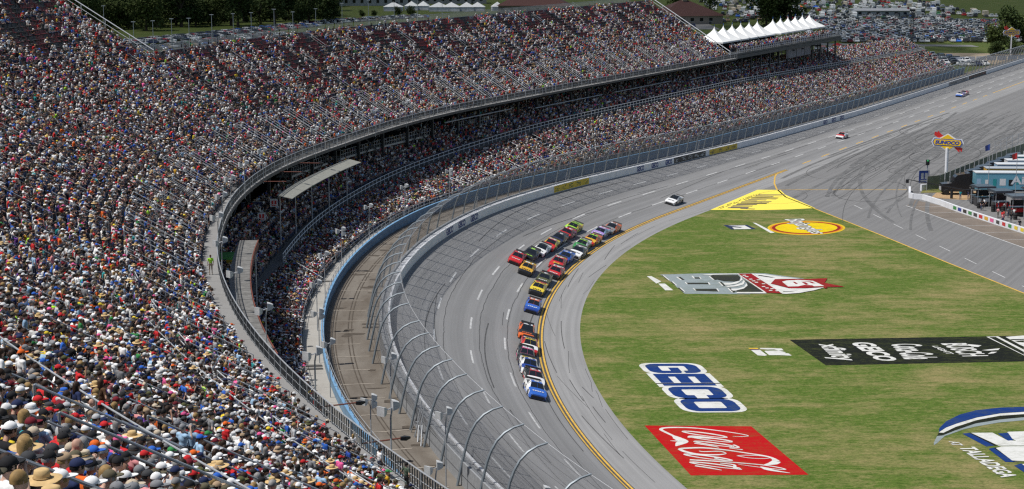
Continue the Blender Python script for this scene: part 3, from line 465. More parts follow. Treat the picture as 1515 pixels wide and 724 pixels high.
# pit entry lines
pl = MB(); flat_curve(pl, [P(203,.3)[:2],(50.5,320),(49.7,316.5),(48.3,308),(47.7,301.2),(47.8,291.7),(50.5,279.9),(56.2,254.8),(60.9,232.6),(65.6,211.9),(70.5,193)], .28, .012)
pl.build("pit_entry_line", M_YELLOW, pit_road)
pl = MB(); flat_curve(pl, [(48.2,300.3),(71,300.3)], .35, .011); pl.build("pit_entry_line", M_YELLOW, pit_road)
for k in range(9):
    t = k/9; q = MB(); x0, y0 = 58+k*1.25, 283-k*9.5
    flat_curve(q, [(x0,y0),(x0+.55,y0-4.2)], .16, .01); q.build("pit_lane_dash", M_LINEW, pit_road)
q = MB(); flat_curve(q, [(66.7,282.5),(74.5,246),(79,226),(84,205)], .22, .01); q.build("pit_lane_line", M_LINEW, pit_road)
uvsheet("pit_stalls", [(66.9,282.6),(69.6,288.6),(72.4,282.8),(73.6,275.9),(75.0,269.6),(76.4,263.5),(79.2,251.5),(84,235),(84.2,205),(79.2,226),(74.7,246)], .002, concrete("brown_stall_concrete", (.19,.155,.125), (.1,.085,.07), .6), kind="structure")
# stall boxes painted along the pit wall
for k in range(6):
    q = MB(); y0 = 281-k*6.2; x0 = 67.1+k*1.32
    flat_curve(q, [(x0,y0),(x0+6.0,y0+.6)], .12, .01); q.build("pit_stall_line", M_LINEW, pit_road)

# service road behind the wall
service = sweep("service_road", frange(-110, 520, 4), lambda u: [(d_wall(u)+.6, z_road(u)), (19.5, z_road(u)+.02), (d_blue(u)+.3, z_road(u))], M_SERVICE, kind="structure")

rs = MB(); rj = MB(); rr = random.Random(5)
for off in (.9, 1.25, 2.6, 2.95):
    vs = []
    for u in frange(-60, 300, 3):
        for w in (-.06, .06): vs.append(P(u, d_blue(u)-off+w, z_road(u)+.03))
    rs.add(vs, [(2*i, 2*i+1, 2*i+3, 2*i+2) for i in range(len(vs)//2-1)])
for k in range(70):
    u0 = rr.uniform(-50, 260); d0 = rr.uniform(.3, 4.2); L = rr.uniform(.8, 2.6); w = rr.uniform(.12, .7)
    rs.add([P(u0+a, d_blue(u0)-d0-c, z_road(u0)+.034) for a, c in ((0,0),(w,.1),(w*1.2,L*.5),(w*.8,L),(0,L*.9),(-.2,L*.4))], [tuple(range(6))])
for u0 in frange(-50, 260, 4.6):
    a = rr.uniform(.4, 1.5); c = rr.uniform(3.2, 4.6); rj.add([P(u0+x, d_blue(u0)-y, z_road(u0)+.038) for x, y in ((0,a),(.14,a),(.14,c),(0,c))], [(0,1,2,3)])
rs.build("road_stains", mat("oil_stain", (.075,.06,.045), .9, noise=.4), service, kind="stuff"); rj.build("pale_joints", mat("pale_joint_filler", (.34,.3,.25), .9, noise=.3), service, kind="stuff")
# ------------------------------------------------------------------ outer wall with energy-absorbing barrier
wall = thing("barrier_wall", "long curving white outer wall between track and catch fence", "wall", P(60, 16, 5))
def wloc(parent):        # parts are given in world coordinates: cancel the parent's origin
    return Matrix.Translation(parent.location).inverted()
def part(b, name, mats, parent, smooth=None, **k):
    o = b.build(name, mats, parent, smooth, **k) if isinstance(b, MB) else b
    o.matrix_parent_inverse = wloc(parent); return o
def psweep(name, us, prof, mats, parent, **k):
    o = sweep(name, us, prof, mats, parent, **k); o.matrix_parent_inverse = wloc(parent); return o
WH = 1.15
wu = frange(-80, 516, 6)
for a, c in zip(wu[:-1], wu[1:]):
    psweep("wall_panel", frange(a+.02, c-.02, 2), lambda u: [(d_wall(u), z_wall(u)-.1), (d_wall(u), z_wall(u)+WH), (d_wall(u)+.22, z_wall(u)+WH), (d_wall(u)+.22, z_wall(u)-.1)], M_WHITE, wall, closed=True)
psweep("concrete_wall", frange(-80, 516, 3), lambda u: [(d_wall(u)+.5, z_road(u)-.2), (d_wall(u)+.224, z_wall(u)+WH-.16), (d_wall(u)+.8, z_wall(u)+WH-.02), (d_wall(u)+.82, z_wall(u)+WH+.16), (d_wall(u)+1.12, z_wall(u)+WH+.16), (d_wall(u)+1.2, z_road(u)-.2)], [M_BARRIER], wall, closed=True)
teeth = MB()
for u in frange(58, 330, .85):
    h = heading(u); c = P(u, d_wall(u)+.47, z_wall(u)+WH-.1)
    teeth.box(c, (.5, .4, .16), -h)
part(teeth, "foam_blocks", M_WHITE, wall, kind="stuff")
_glyphs = {}
def lettering(name, txt, m, parent=None, extrude=0.0, bold=.02):
    if (txt, bold) in _glyphs:
        me0, co = _glyphs[(txt, bold)]; me = me0.copy(); me.materials.clear(); me.materials.append(m); return me, co.copy()
    cu = bpy.data.curves.new(name, 'FONT'); cu.body = txt; cu.extrude = extrude; cu.offset = bold; cu.resolution_u = 3
    o = bpy.data.objects.new(name, cu); COL.objects.link(o)
    dg = bpy.context.evaluated_depsgraph_get(); me = bpy.data.meshes.new_from_object(o.evaluated_get(dg))
    bpy.data.objects.remove(o); bpy.data.curves.remove(cu)
    co = np.empty(len(me.vertices)*3, 'f'); me.vertices.foreach_get("co", co); co = co.reshape(-1, 3)
    lo, hi = co.min(0), co.max(0)
    co[:, 0] = (co[:, 0]-lo[0])/(hi[0]-lo[0]); co[:, 1] = (co[:, 1]-lo[1])/(hi[1]-lo[1])
    me.materials.clear(); me.materials.append(m)
    _glyphs[(txt, bold)] = (me.copy(), co.copy())
    return me, co
def setco(me, co): me.vertices.foreach_set("co", np.ascontiguousarray(co, 'f').ravel()); me.update()
M_GEICO = mat("insurer_blue", (.012,.04,.2), .5)
def wall_marks(u0, L, tcol, n, h0=.12, h1=1.0):
    rr_ = random.Random(int(u0))
    for i in range(n):
        ua = u0+L/n*(i+.12); w = L/n*.76; b = MB()
        for k in range(6):
            a, c = sorted((rr_.uniform(0, 1), rr_.uniform(0, 1))); c = max(c, a+.25); z = h0+.1+(h1-h0-.2)*k/6
            q = [(ua+w*min(a, .7), z), (ua+w*min(c, 1), z+.03), (ua+w*min(c, 1), z+.11), (ua+w*min(a, .7), z+.09)]
            b.add([P(u_, d_wall(u_)-.012-.0005*k, z_wall(u_)+z_) for u_, z_ in q], [(0,1,2,3)])
        part(b, "sponsor_print", tcol, wall)
def wall_sign(u0, L, panel, txt, tcol, n=1, h0=.12, h1=1.0):
    """a sponsor panel on the inner face, read from the track"""
    if panel:
        psweep("sponsor_panel", frange(u0, u0+L, 2), lambda u: [(d_wall(u)-.006, z_wall(u)+h0-.08), (d_wall(u)-.006, z_wall(u)+h1+.1)], panel, wall)
    if not txt: wall_marks(u0, L, tcol, n, h0, h1); return
    for i in range(n):
        me, co = lettering("sponsor_lettering", txt, tcol, bold=.05)
        w = L/n*.82; ua = u0+L/n*(i+.09)
        out = [P(ua+c[0]*w, d_wall(ua+c[0]*w)-.012, z_wall(ua+c[0]*w)+h0+.06+c[1]*(h1-h0-.12)) for c in co]
        setco(me, out); o = obj("sponsor_lettering", me, wall); o.matrix_parent_inverse = wloc(wall)
for u0 in (86.0, 91.5, 97.0, 163.5, 170, 176.5, 271, 277.5, 284): wall_sign(u0, 3.9, None, "GEICO", M_GEICO, h0=.05, h1=1.12)
M_PANY = mat("yellow_panel", (.66,.46,.02), .5); M_PANG = mat("dark_green_print", (.05,.12,.05), .5)
wall_sign(131, 13, M_PANY, "", M_PANG, 5)
wall_sign(181, 16, M_BLACK, "", M_LINEW, 5)
wall_sign(199, 15.5, M_PANY, "", mat("dark_grey_print", (.1,.09,.04), .5), 4)
wall_sign(391, 24, mat("grey_panel", (.25,.25,.26), .5), "", M_BLACK, 2)
wall_sign(416, 24, M_BLACK, "", mat("dull_print", (.2,.05,.05), .5), 4)

# ------------------------------------------------------------------ catch fence
fence = thing("catch_fence", "tall catch fence with inward curved steel posts and wire mesh", "fence", P(60, 17.5, 4.8))
FP = [(0,0),(-.35,1.9),(-.75,3.85),(-1.05,4.8),(-1.5,5.7),(-2.1,6.35),(-2.8,6.75),(-3.6,6.95)]
f_h = table([-150,30,130,600], [.84,.84,1.02,1.02], 8)
def fpt(u, a, z, off=0): return P(u, d_post(u)+a+off, z_road(u)+z*f_h(u))
pu = []; u = -58.0
while u < 512:
    pu.append(u); u += 4.6+(2.2 if R_.random() < .06 else 0)+R_.uniform(-.15, .15)
for u in pu:
    b = MB(); b.tube([fpt(u, a, z) for a, z in FP], [.125,.12,.115,.11,.105,.1,.095,.09], 6)
    part(b, "fence_post", mat("fence_post_steel", (.24,.275,.3), .45, .3, noise=.2, scale=4), fence, 50)
def along(f, a=-60, c=512, s=4): return [f(u) for u in frange(a, c, s)]
def at_h(hh):
    zs = [z for _, z in FP]; as_ = [a for a, _ in FP]; return float(np.interp(hh, zs, as_))
for hh in (1.1, 1.8, 2.5, 3.2, 4.0, 4.7, 5.4, 6.0, 6.5, 6.76, 6.92):
    a = at_h(hh); b = MB(); b.tube(along(lambda u: fpt(u, a-.09, hh)), .013 if hh < 6.9 else .018, 4); part(b, "fence_cable", M_CABLE if hh < 6.9 else M_ALU, fence)
m = bpy.data.materials.new("wire_mesh"); n, l, b_ = tree_of(m)
uv = n.new("ShaderNodeUVMap").outputs[0]; sp = n.new("ShaderNodeSeparateXYZ"); l.new(uv, sp.inputs[0])
fx = math_(n, l, 'LESS_THAN', math_(n, l, 'FRACT', math_(n, l, 'MULTIPLY', sp.outputs[0], 14)), .18)
fy = math_(n, l, 'LESS_THAN', math_(n, l, 'FRACT', math_(n, l, 'MULTIPLY', sp.outputs[1], 14)), .18)
wires = math_(n, l, 'MAXIMUM', fx, fy)
b_.inputs['Base Color'].default_value = (.17,.17,.175,1); b_.inputs['Metallic'].default_value = .3; b_.inputs['Roughness'].default_value = .5
l.new(wires, b_.inputs['Alpha'])
psweep("mesh_panel", frange(-58, 512, 4), lambda u: [(d_post(u)+a-.1, z_road(u)+z*f_h(u)) for a, z in FP[1:]], m, fence, smooth=60)
# gate braces
for u0 in (2.5, 3.6, 103, 138, 196):
    b = MB()
    b.bar(fpt(u0, .12, 0), fpt(u0+.3, -.55, 3.6), .05); b.bar(fpt(u0+1.4, .12, 0), fpt(u0+.3, -.55, 3.6), .05); b.bar(fpt(u0-1.2, .2, 0), fpt(u0+.1, -.25, 1.6), .05)
    b.bar(fpt(u0+.1, -.2, 1.5), fpt(u0+1.3, -.2, 1.1), .04)
    part(b, "gate_brace", M_STEEL, fence)
# ------------------------------------------------------------------ blue wall in front of the lower stand
bw = thing("blue_wall", "low pale blue wall with railing in front of the lower stand", "wall", P(60, 24, 5))
psweep("wall_body", frange(-60, 446, 3), lambda u: [(d_blue(u)-.1, z_road(u)-.05), (d_blue(u)-.1, z_blue(u)), (d_blue(u)+.12, z_blue(u)), (d_blue(u)+.12, z_road(u)-.05)], M_BLUE, bw, closed=True)
psweep("wall_cap", frange(-60, 446, 3), lambda u: [(d_blue(u)-.14, z_blue(u)+.002), (d_blue(u)-.14, z_blue(u)+.06), (d_blue(u)+.15, z_blue(u)+.06), (d_blue(u)+.15, z_blue(u)+.002)], mat("blue_cap_paint", (.15,.31,.5), .6, noise=.15), bw, closed=True)
psweep("wall_ledge", frange(-60, 446, 3), lambda u: [(d_blue(u)-.16, (z_blue(u)+z_road(u))*.5+.1), (d_blue(u)-.16, (z_blue(u)+z_road(u))*.5+.22), (d_blue(u)-.105, (z_blue(u)+z_road(u))*.5+.22), (d_blue(u)-.105, (z_blue(u)+z_road(u))*.5+.1)], M_BLUE, bw, closed=True)
for hh in (.45, .9):
    b = MB(); b.tube([P(u, d_blue(u), z_blue(u)+hh) for u in frange(-60, 446, 3)], .028, 5); part(b, "top_rail", M_STEEL, bw)
pm = MB(); pm.bar((0,0,0), (0,0,.92), .035, 5); post_me = pm.mesh("railing_post", M_STEEL)
for u in frange(-60, 446, 2.0):
    o = obj("railing_post", post_me, bw, P(u, d_blue(u), z_blue(u))); o.matrix_parent_inverse = wloc(bw)

# ------------------------------------------------------------------ lower grandstand
low = thing("lower_grandstand", "lower tier of stepped seating under the overhanging upper deck", "grandstand", P(60, 30, 6))
LN, LB = 11, 9
d_l0 = lambda u: d_blue(u)+2.1
def low_row(u, k):
    """front edge and floor height of row k"""
    a, c = d_l0(u), d_mid(u)-1.2; zf, zm = z_blue(u)-.75, z_mid(u)
    if u < 60: c += 1.0*min(1, (60-u)/15)
    if k <= LN: return a+(c-a)*k/LN, zm if k == LN else zf+(zm-1.15-zf)*(k+1)/LN
    return d_mid(u)+(k-LN-1)*.78, z_mid(u)+(k-LN-1)*.4+.25
US_L = frange(-60, 444, 3)
psweep("front_walkway", US_L, lambda u: [(d_blue(u)+.13, z_blue(u)-.9), (d_l0(u), z_blue(u)-.9)], M_WALK, low)
def low_prof(u):
    pr = [(d_l0(u)+.001, z_blue(u)-.9)]
    for k in range(LN+LB):
        d, z = low_row(u, k); d2, _ = low_row(u, k+1); pr += [(d, z), (d2, z)]
    return pr
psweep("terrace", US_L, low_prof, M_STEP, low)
for k in range(LN+LB):
    if k == LN: continue
    psweep("bench", US_L, lambda u: [(low_row(u,k)[0]+.42, low_row(u,k)[1]+.40), (low_row(u,k)[0]+.42, low_row(u,k)[1]+.44), (low_row(u,k)[0]+.66, low_row(u,k)[1]+.44), (low_row(u,k)[0]+.66, low_row(u,k)[1]+.40)], M_ALU, low, closed=True, uv=False)
# guard rail along the cross aisle
for hh in (.5, 1.05):
    b = MB(); b.tube([P(u, d_mid(u)-1.2, z_mid(u)+hh) for u in frange(62, 440, 3)], .055, 5); part(b, "cross_aisle_rail", M_ALU, low)
pm = MB(); pm.bar((0,0,0), (0,0,1.05), .055, 5); mid_me = pm.mesh("railing_post", M_ALU)
for u in frange(62, 440, 1.55):
    o = obj("railing_post", mid_me, low, P(u, d_mid(u)-1.2, z_mid(u))); o.matrix_parent_inverse = wloc(low)
b = MB(); b.tube([P(62-4*t, d_mid(62)-1.2-5.5*t, z_mid(62)+1.0-1.9*t) for t in (0,.25,.5,.75,1)], .045, 5); part(b, "cross_aisle_rail", M_STEEL, low)
# handrails down the lower aisles
LOW_AISLES = frange(-40, 434, 9.1)
for u in LOW_AISLES:
    b = MB(); p0 = low_row(u, 1); p1 = low_row(u, LN-1)
    for s in (-.5, .5):
        b.tube([P(u+s, p0[0], p0[1]), P(u+s, p0[0], p0[1]+.9), P(u+s, p0[0]+(p1[0]-p0[0])*.45, p0[1]+(p1[1]-p0[1])*.45+.9), P(u+s, p0[0]+(p1[0]-p0[0])*.45, p0[1]+(p1[1]-p0[1])*.45)], .028, 5)
    part(b, "aisle_handrail", M_ALU, low)
    b = MB(); b.tube([P(u, p1[0]-2, p1[1]-1.0), P(u, p1[0]-2, p1[1]+.1), P(u, p1[0], p1[1]+.9), P(u, p1[0], p1[1])], .028, 5); part(b, "aisle_handrail", M_ALU, low)
# front fence of the stand beside the walkway
for hh in (.5, 1.0):
    b = MB(); b.tube([P(u, d_l0(u)+.05, z_blue(u)-.9+hh) for u in frange(-50, 440, 3)], .025, 5); part(b, "front_rail", M_STEEL, low)
for u in frange(-50, 440, 2.4):
    o = obj("railing_post", post_me, low, P(u, d_l0(u)+.05, z_blue(u)-.9)); o.matrix_parent_inverse = wloc(low)
# stairs from the stand to the service road
for u in (24, 25.0, -12, 60, 100):
    b = MB(); b.box(P(u, d_blue(u)+1.2, z_blue(u)-.82), (1.6, .5, .16), -heading(u)); part(b, "kerb_block", M_WALK, low)

# ------------------------------------------------------------------ upper grandstand
up = thing("upper_grandstand", "vast upper tier of steep seating on a steel frame above the walkway", "grandstand", P(60, 33, 0))
US_U = frange(U_NEAR, U_END, 3)
psweep("walkway_slab", frange(U_NEAR, U_END, 3), lambda u: [(d_lip(u)-.1, z_deck(u)-.02), (d_seat0(u)+.1, z_deck(u)-.02), (d_seat0(u)+.1, z_deck(u)-.45), (d_lip(u)-.1, z_deck(u)-.35)], M_DECK, up, closed=True)
def up_row(u, r): return d_seat0(u)+r*RD, z_deck(u)+.1+r*RH
def up_prof(rows):
    def f(u):
        pr = [(d_seat0(u), z_deck(u)-.02)]
        for r in range(rows):
            d, z = up_row(u, r); pr += [(d, z), (d+RD, z)]
        return pr
    return f
psweep("terrace", frange(U_NEAR, U_STEP, 2.5), up_prof(NEAR_ROWS), M_STEP, up)
psweep("terrace", frange(U_STEP+.01, U_END, 3), up_prof(FAR_ROWS), M_STEP, up)
# soffit, back panels, added shade screen and end walls
for a, c, rows in ((U_NEAR, U_STEP, NEAR_ROWS), (U_STEP+.01, U_END, FAR_ROWS)):
    psweep("soffit", frange(a, c, 4), lambda u: [(d_seat0(u)+.1, z_deck(u)-.5), (d_seat0(u)+rows*RD, z_deck(u)-.6+rows*RH)], M_DARKST, up)
    psweep("back_panel", frange(a, c, 4), lambda u: [(d_seat0(u)+rows*RD+.02, z_deck(u)-.6+rows*RH), (d_seat0(u)+rows*RD+.02, z_deck(u)+rows*RH+.5)], M_STEEL, up)
psweep("added_shade_screen", frange(-60, U_END+60, 6), lambda u: [(48.5, 0), (48.5, z_deck(u)+4.5)], mat("dark_shade_screen", (.035,.036,.04), .8, noise=.3), up)  # screen added across the open back to keep light out below the deck
b = MB(); rows = FAR_ROWS
b.add([P(U_STEP+.012, d_seat0(U_STEP)+FAR_ROWS*RD, z_deck(U_STEP)+FAR_ROWS*RH-.7), P(U_STEP+.012, d_seat0(U_STEP)+NEAR_ROWS*RD, z_deck(U_STEP)+NEAR_ROWS*RH-.7), P(U_STEP+.012, d_seat0(U_STEP)+NEAR_ROWS*RD, z_deck(U_STEP)+NEAR_ROWS*RH), P(U_STEP+.012, d_seat0(U_STEP)+FAR_ROWS*RD, z_deck(U_STEP)+FAR_ROWS*RH)], [(0,1,2,3)])
part(b, "step_panel", M_STEEL, up)
# sloping end rails of the tall and the far section
def slope_rail(u, r0, r1, hh, name="end_rail", rad=.06, posts=True, m=M_ALU):
    b = MB(); q = lambda r, h: P(u, d_seat0(u)+r*RD, z_deck(u)+.1+r*RH+h)
    b.tube([q(r0, hh), q(r1, hh)], rad, 6); b.tube([q(r0, hh*.5), q(r1, hh*.5)], rad*.6, 5)
    for r in frange(r0, r1, 4): b.bar(q(r, 0), q(r, hh), rad*.7, 5)
    part(b, name, m, up)
slope_rail(U_STEP-.1, FAR_ROWS-1, NEAR_ROWS, 1.3, rad=.075)
slope_rail(U_END-.15, 0, FAR_ROWS, 1.4, rad=.11)
# grey fence panels along the top of the far section
fm = MB()
for k in range(9): fm.box((k*.3-1.2, 0, .65), (.05, .03, 1.3))
fm.box((0, 0, 1.3), (2.7, .05, .06)); fm.box((0, 0, .15), (2.7, .05, .06))
top_me = fm.mesh("top_fence_panel", M_STEEL)
for u in frange(84, 260, 2.45):
    d = d_seat0(u)+FAR_ROWS*RD+.1; o = obj("top_fence_panel", top_me, up, P(u, d, z_deck(u)+FAR_ROWS*RH+.1), math.pi/2-heading(u)); o.matrix_parent_inverse = wloc(up)
# front railing on the lip of the deck
for hh in (.12, .6, 1.12):
    b = MB(); b.tube([P(u, d_lip(u), z_deck(u)+hh) for u in frange(-70, U_END, 2.5)], .045 if hh > 1 else .028, 6); part(b, "front_rail", M_STEEL, up)
pm = MB(); pm.box((0,0,.56), (.07,.07,1.12)); lip_me = pm.mesh("railing_post", M_STEEL)
for u in frange(-70, U_END, 1.45):
    o = obj("railing_post", lip_me, up, P(u, d_lip(u), z_deck(u)), -heading(u)); o.matrix_parent_inverse = wloc(up)
pk = MB()
for u in frange(-70, U_END, .27):
    c = P(u, d_lip(u), z_deck(u)+.58); pk.box(c, (.05, .085, .95), -heading(u))
part(pk, "railing_pickets", M_DARKST, up, kind="stuff")
psweep("edge_beam", frange(-70, U_END, 3), lambda u: [(d_lip(u)-.14, z_deck(u)-.42), (d_lip(u)-.14, z_deck(u)-.04), (d_lip(u)+.02, z_deck(u)-.04), (d_lip(u)+.02, z_deck(u)-.42)], mat("edge_beam_steel", (.07,.07,.072), .6, .2, noise=.25), up, closed=True, uv=False)
for u in frange(-50, U_END+70, 7.4):
    for d, w in ((39.2, .42), (45, .5)):
        if u > U_END-2: continue
        b = MB(); zb = low_row(u, LN+2)[1]-1.5; zt = z_deck(u)+max(0, (d-d_seat0(u)))*.5-.35 if u < U_END else 16.6; zt = max(zt, zb+1)
        b.box(P(u, d, (zb+zt)/2), (w, w*.7, zt-zb), -heading(u)); part(b, "column", M_DARKST, up)
for u in frange(70, U_END, 14.8):
    b = MB(); b.bar(P(u, 39.3, 10.4), P(u+7.4, 39.3, 15.2), .1); b.bar(P(u+7.4, 39.3, 10.4), P(u, 39.3, 15.2), .1); part(b, "cross_brace", M_DARKST, up)
for u in frange(60, U_END+66, 7.4):
    b = MB(); zt = z_deck(u)-1.6; b.bar(P(u, d_lip(u)+.3, zt+.8), P(u, 45, zt+.6), .16, 4); part(b, "floor_beam", M_DARKST, up)
for a, c, z in ((170, 200, 13.2), (206, 236, 13.2), (247, 282, 12.7), (136, 160, 14.0), (286, 316, 12.6)):
    b = MB(); b.tube([P(u, d_lip(u)+1.4, z) for u in frange(a, c, 4)], .11, 6); part(b, "service_pipe", M_STEEL, up)
# mezzanine walkways below the deck
for a, c in ((92, 104), (108, 135), (143, 158)):
    psweep("mezzanine_floor", frange(a, c, 3), lambda u: [(39.5, 11.7), (39.5, 12.0), (41.7, 12.0), (41.7, 11.7)], M_STEEL, up, closed=True)
    for hh in (.55, 1.1):
        b = MB(); b.tube([P(u, 39.5, 12.0+hh) for u in frange(a, c, 3)], .045, 5); part(b, "mezzanine_rail", M_STEEL, up)
    for u in frange(a, c, .75):
        o = obj("railing_post", lip_me, up, P(u, 39.5, 12.0), -heading(u)); o.matrix_parent_inverse = wloc(up)
b = MB()
for s in (0, 1.3):
    b.bar(P(138+s, 39.4, 9.0), P(142+s, 39.4, 12.6), .1)
for k in range(10): b.bar(P(138+.4*k, 39.4, 9.1+.34*k), P(139.3+.4*k, 39.4, 9.1+.34*k), .05)
part(b, "stair_flight", M_STEEL, up)
# handrails in the upper aisles
UP_AISLES = frange(-96, 256, 8.0)
for i, u in enumerate(UP_AISLES):
    rows = NEAR_ROWS if u < U_STEP else FAR_ROWS
    r = 9.0+R_.choice((0, 2.5, 5)); far_ = rows == FAR_ROWS or u > 30
    q = lambda s, rr, h: P(u+s, d_seat0(u)+rr*RD, z_deck(u)+.1+rr*RH+h)
    while r < rows-3:
        L = R_.choice((3.6, 4.4)) if far_ else 5.2; b = MB()
        b.tube([q(0, r, 0), q(0, r, .92), q(0, r+L, .92), q(0, r+L, 0)], .03, 6); b.bar(q(0, r, .5), q(0, r+L, .5), .022, 5)
        if not (far_ and r > 12 and R_.random() < .6): part(b, "aisle_handrail", M_STEEL, up)
        r += L+(3.2 if far_ else 2.2)
    # railed stair opening at the foot of the aisle
    b = MB()
    for s in (-.95, .95):
        for h in (.35, .7, 1.05): b.bar(q(s, .2, h), q(s, 7.6, h), .03 if h > 1 else .022, 5)
        for rr_ in (.2, 2.6, 5.1, 7.6): b.bar(q(s, rr_, 0), q(s, rr_, 1.05), .03, 5)
    for h in (.35, .7, 1.05): b.bar(q(-.95, 7.6, h), q(.95, 7.6, h), .03, 5)
    part(b, "stair_opening_rail", M_ALU, up)
# balustrades close to the camera
def row_rail(r, u0, u1, bars=(.45, .8, 1.12), mesh=True):
    b = MB(); q = lambda u, h: P(u, d_seat0(u)+r*RD+.03, z_deck(u)+.1+r*RH+h)
    for h in bars: b.tube([q(u, h) for u in frange(u0, u1, 1.5)], .03 if h > 1 else .02, 8)
    for u in frange(u0, u1, 2.2): b.bar(q(u, 0), q(u, bars[-1]), .032, 8)
    part(b, "row_balustrade", M_STEEL, up)
row_rail(29, -76, -50); row_rail(10, -53, -24)
def near_rail(u, r0, r1, gap=.0):
    q = lambda rr, h: P(u, d_seat0(u)+rr*RD, z_deck(u)+.1+rr*RH+h)
    b = MB()
    for h in (.45, .8, 1.12): b.bar(q(r0, h), q(r1, h), .034 if h > 1 else .024, 8)
    for rr_ in frange(r0, r1, 3.0): b.bar(q(rr_, 0), q(rr_, 1.12), .034, 8)
    part(b, "aisle_balustrade", M_STEEL, up)

near_rail(-66.5, 28.5, 33); near_rail(-71.0, 29.5, 35); near_rail(-61, 18, 26); near_rail(-77.5, 31, 36.5)
# canopy, kiosks and signs on the cross aisle
cn = thing("stand_canopy", "long pale sheet roof on posts under the upper deck", "canopy", P(90, 36, 8))
for a in frange(67, 93, 3.0):
    psweep("roof_sheet", [a, a+1.5, a+2.96], lambda u: [(30.8, 13.5), (30.8, 13.58), (32.7, 14.0), (32.7, 13.92)], mat("pale_roof_sheet", (.25,.25,.22), .6, noise=.2), cn, closed=True)
for u in frange(68, 95, 6.8):
    b = MB(); b.bar(P(u, 32.6, 7.6), P(u, 32.6, 13.8), .08); part(b, "post", M_STEEL, cn)
kr = thing("kiosk_roof", "flat grey timber roof of a kiosk below the upper walkway rail", "roof", P(15, 30, 14))
for k in range(22):
    u = -4+k*1.9; psweep("roof_board", [u, u+1.82], lambda u: [(29.6, 14.5), (29.6, 14.62), (31.4, 14.62), (31.4, 14.5)], mat("grey_weathered_board", (.17,.165,.155), .9, noise=.35, scale=2), kr, closed=True)
for u in frange(-4, 37, 8): b = MB(); b.bar(P(u, 29.8, 7.5), P(u, 29.8, 14.5), .09); part(b, "post", M_STEEL, kr)
psweep("fascia", frange(-4, 37.8, 4), lambda u: [(29.5, 13.9), (29.5, 14.66), (29.58, 14.66), (29.58, 13.9)], M_RUST, kr, closed=True)
def placard(name, txt, u, d, z, w, h, pc, tc, label, face=None):
    t = thing(name, label, "sign", P(u, d, z), math.radians(12) if face is None else face)
    b = MB(); b.box((0, .03, 0), (w, .06, h)); b.build("panel", pc, t)
    b = MB()
    for zz_ in (-h/2, h/2): b.box((0, -.003, zz_), (w+.06, .05, .05))
    b.build("frame", M_STEEL, t)
    if not txt: b = MB(); b.box((-.18*w, -.008, .05*h), (.25*w, .012, .5*h)); b.box((.2*w, -.008, .05*h), (.25*w, .012, .5*h)); b.box((0, -.008, -.33*h), (.7*w, .012, .1*h)); b.build("print", tc, t); return t
    lines = txt.split('|')
    for i, s in enumerate(lines):
        me, co = lettering("lettering", s, tc, bold=.02); hh = h*.8/len(lines)
        co[:, 0] = (co[:, 0]-.5)*w*.8; zc = (co[:, 1]-.5)*hh*.75+((len(lines)-1)/2-i)*hh
        setco(me, np.stack([co[:, 0], co[:, 0]*0-.012, zc], 1)); obj("lettering", me, t)
    return t
placard("beer_sign", "BUD|LIGHT", 76.5, 39, 10.4, 2.6, 1.7, mat("navy_board", (.015,.03,.12), .5), mat("pale_print", (.4,.42,.45), .5), "dark blue beer sign with pale lettering under the upper deck")
for i, (u, d, z) in enumerate(((76.5, 36, 11.2), (71.5, 36, 10.4), (65, 36, 9.6))):
    placard("section_sign", "", u, d, z, 1.0, 1.0, M_WHITE, mat("red_print", COLR['red'], .5), ("highest", "middle", "lowest")[i]+" of three small white section signs on poles below the canopy")
yk = thing("snack_stall", "yellow snack stall with green trim in the shade below the deck", "stall", P(52, 36.5, 7.2), math.radians(10))
b = MB(); b.box((0,0,1.2), (4.2, 2.4, 2.4)); b.build("booth", mat("stall_yellow", (.6,.42,.03), .6), yk)
b = MB(); b.box((0,-.3,2.6), (4.8, 3.2, .3)); b.build("awning", mat("stall_green", (.1,.35,.08), .6), yk)
b = MB(); b.box((0,-1.22,1.4), (3.4, .05, 1.1)); b.build("counter_opening", M_BLACK, yk)

# ------------------------------------------------------------------ loudspeakers on poles
def horn(b, c, rz, s=1.0):
    ca, sa = math.cos(rz), math.sin(rz)
    def T(x, y, z): return (c[0]+x*ca-y*sa, c[1]+x*sa+y*ca, c[2]+z)
    rings = []
    for x, w in ((-.3, .17), (-.24, .24), (.05, .36), (.3, .42), (.34, .42)):
        w *= s; rings.append([T(x*s, -w, -w), T(x*s, w, -w), T(x*s, w, w), T(x*s, -w, w)])
    b.loft(rings)
M_HORN = mat("pale_grey_horn", (.5,.51,.51), .55, noise=.15)
def speaker_pole(u, d, z, H_, label, n=2, group="speaker poles", face=0.0, sc_=1.0):
    t = thing("speaker_pole", label, "loudspeaker", P(u, d, z), -heading(u), group)
    b = MB(); b.tube([(0,0,0), (0,0,H_*.82), (.08,0,H_*.93), (.3,0,H_)], .05, 6); b.build("pole", M_STEEL, t, 60)
    for k in range(n):
        b = MB(); horn(b, (.34-(.75 if k % 2 else 0), .05, H_-.1-.55*(k//2)-(.25 if k % 2 else 0)), math.pi+face+(.5 if k % 2 else -.2), .62*sc_); b.build("horn", M_HORN, t)
    b = MB(); b.bar((-.35,0,H_-.35), (.35,0,H_-.15), .035, 5); b.build("bracket", M_STEEL, t)
    return t
ords = ["first","second","third","fourth","fifth","sixth","seventh","eighth","ninth","tenth","eleventh","twelfth","thirteenth","fourteenth","fifteenth","sixteenth","seventeenth","eighteenth","nineteenth","twentieth"]
for i, u in enumerate(frange(-36, 120, 11.2)):
    speaker_pole(u, d_lip(u)-.12, z_deck(u)-.6, 4.2, "grey horn speakers on a pole at the upper rail, "+ords[i]+" from the camera", group="speaker poles on the upper rail")
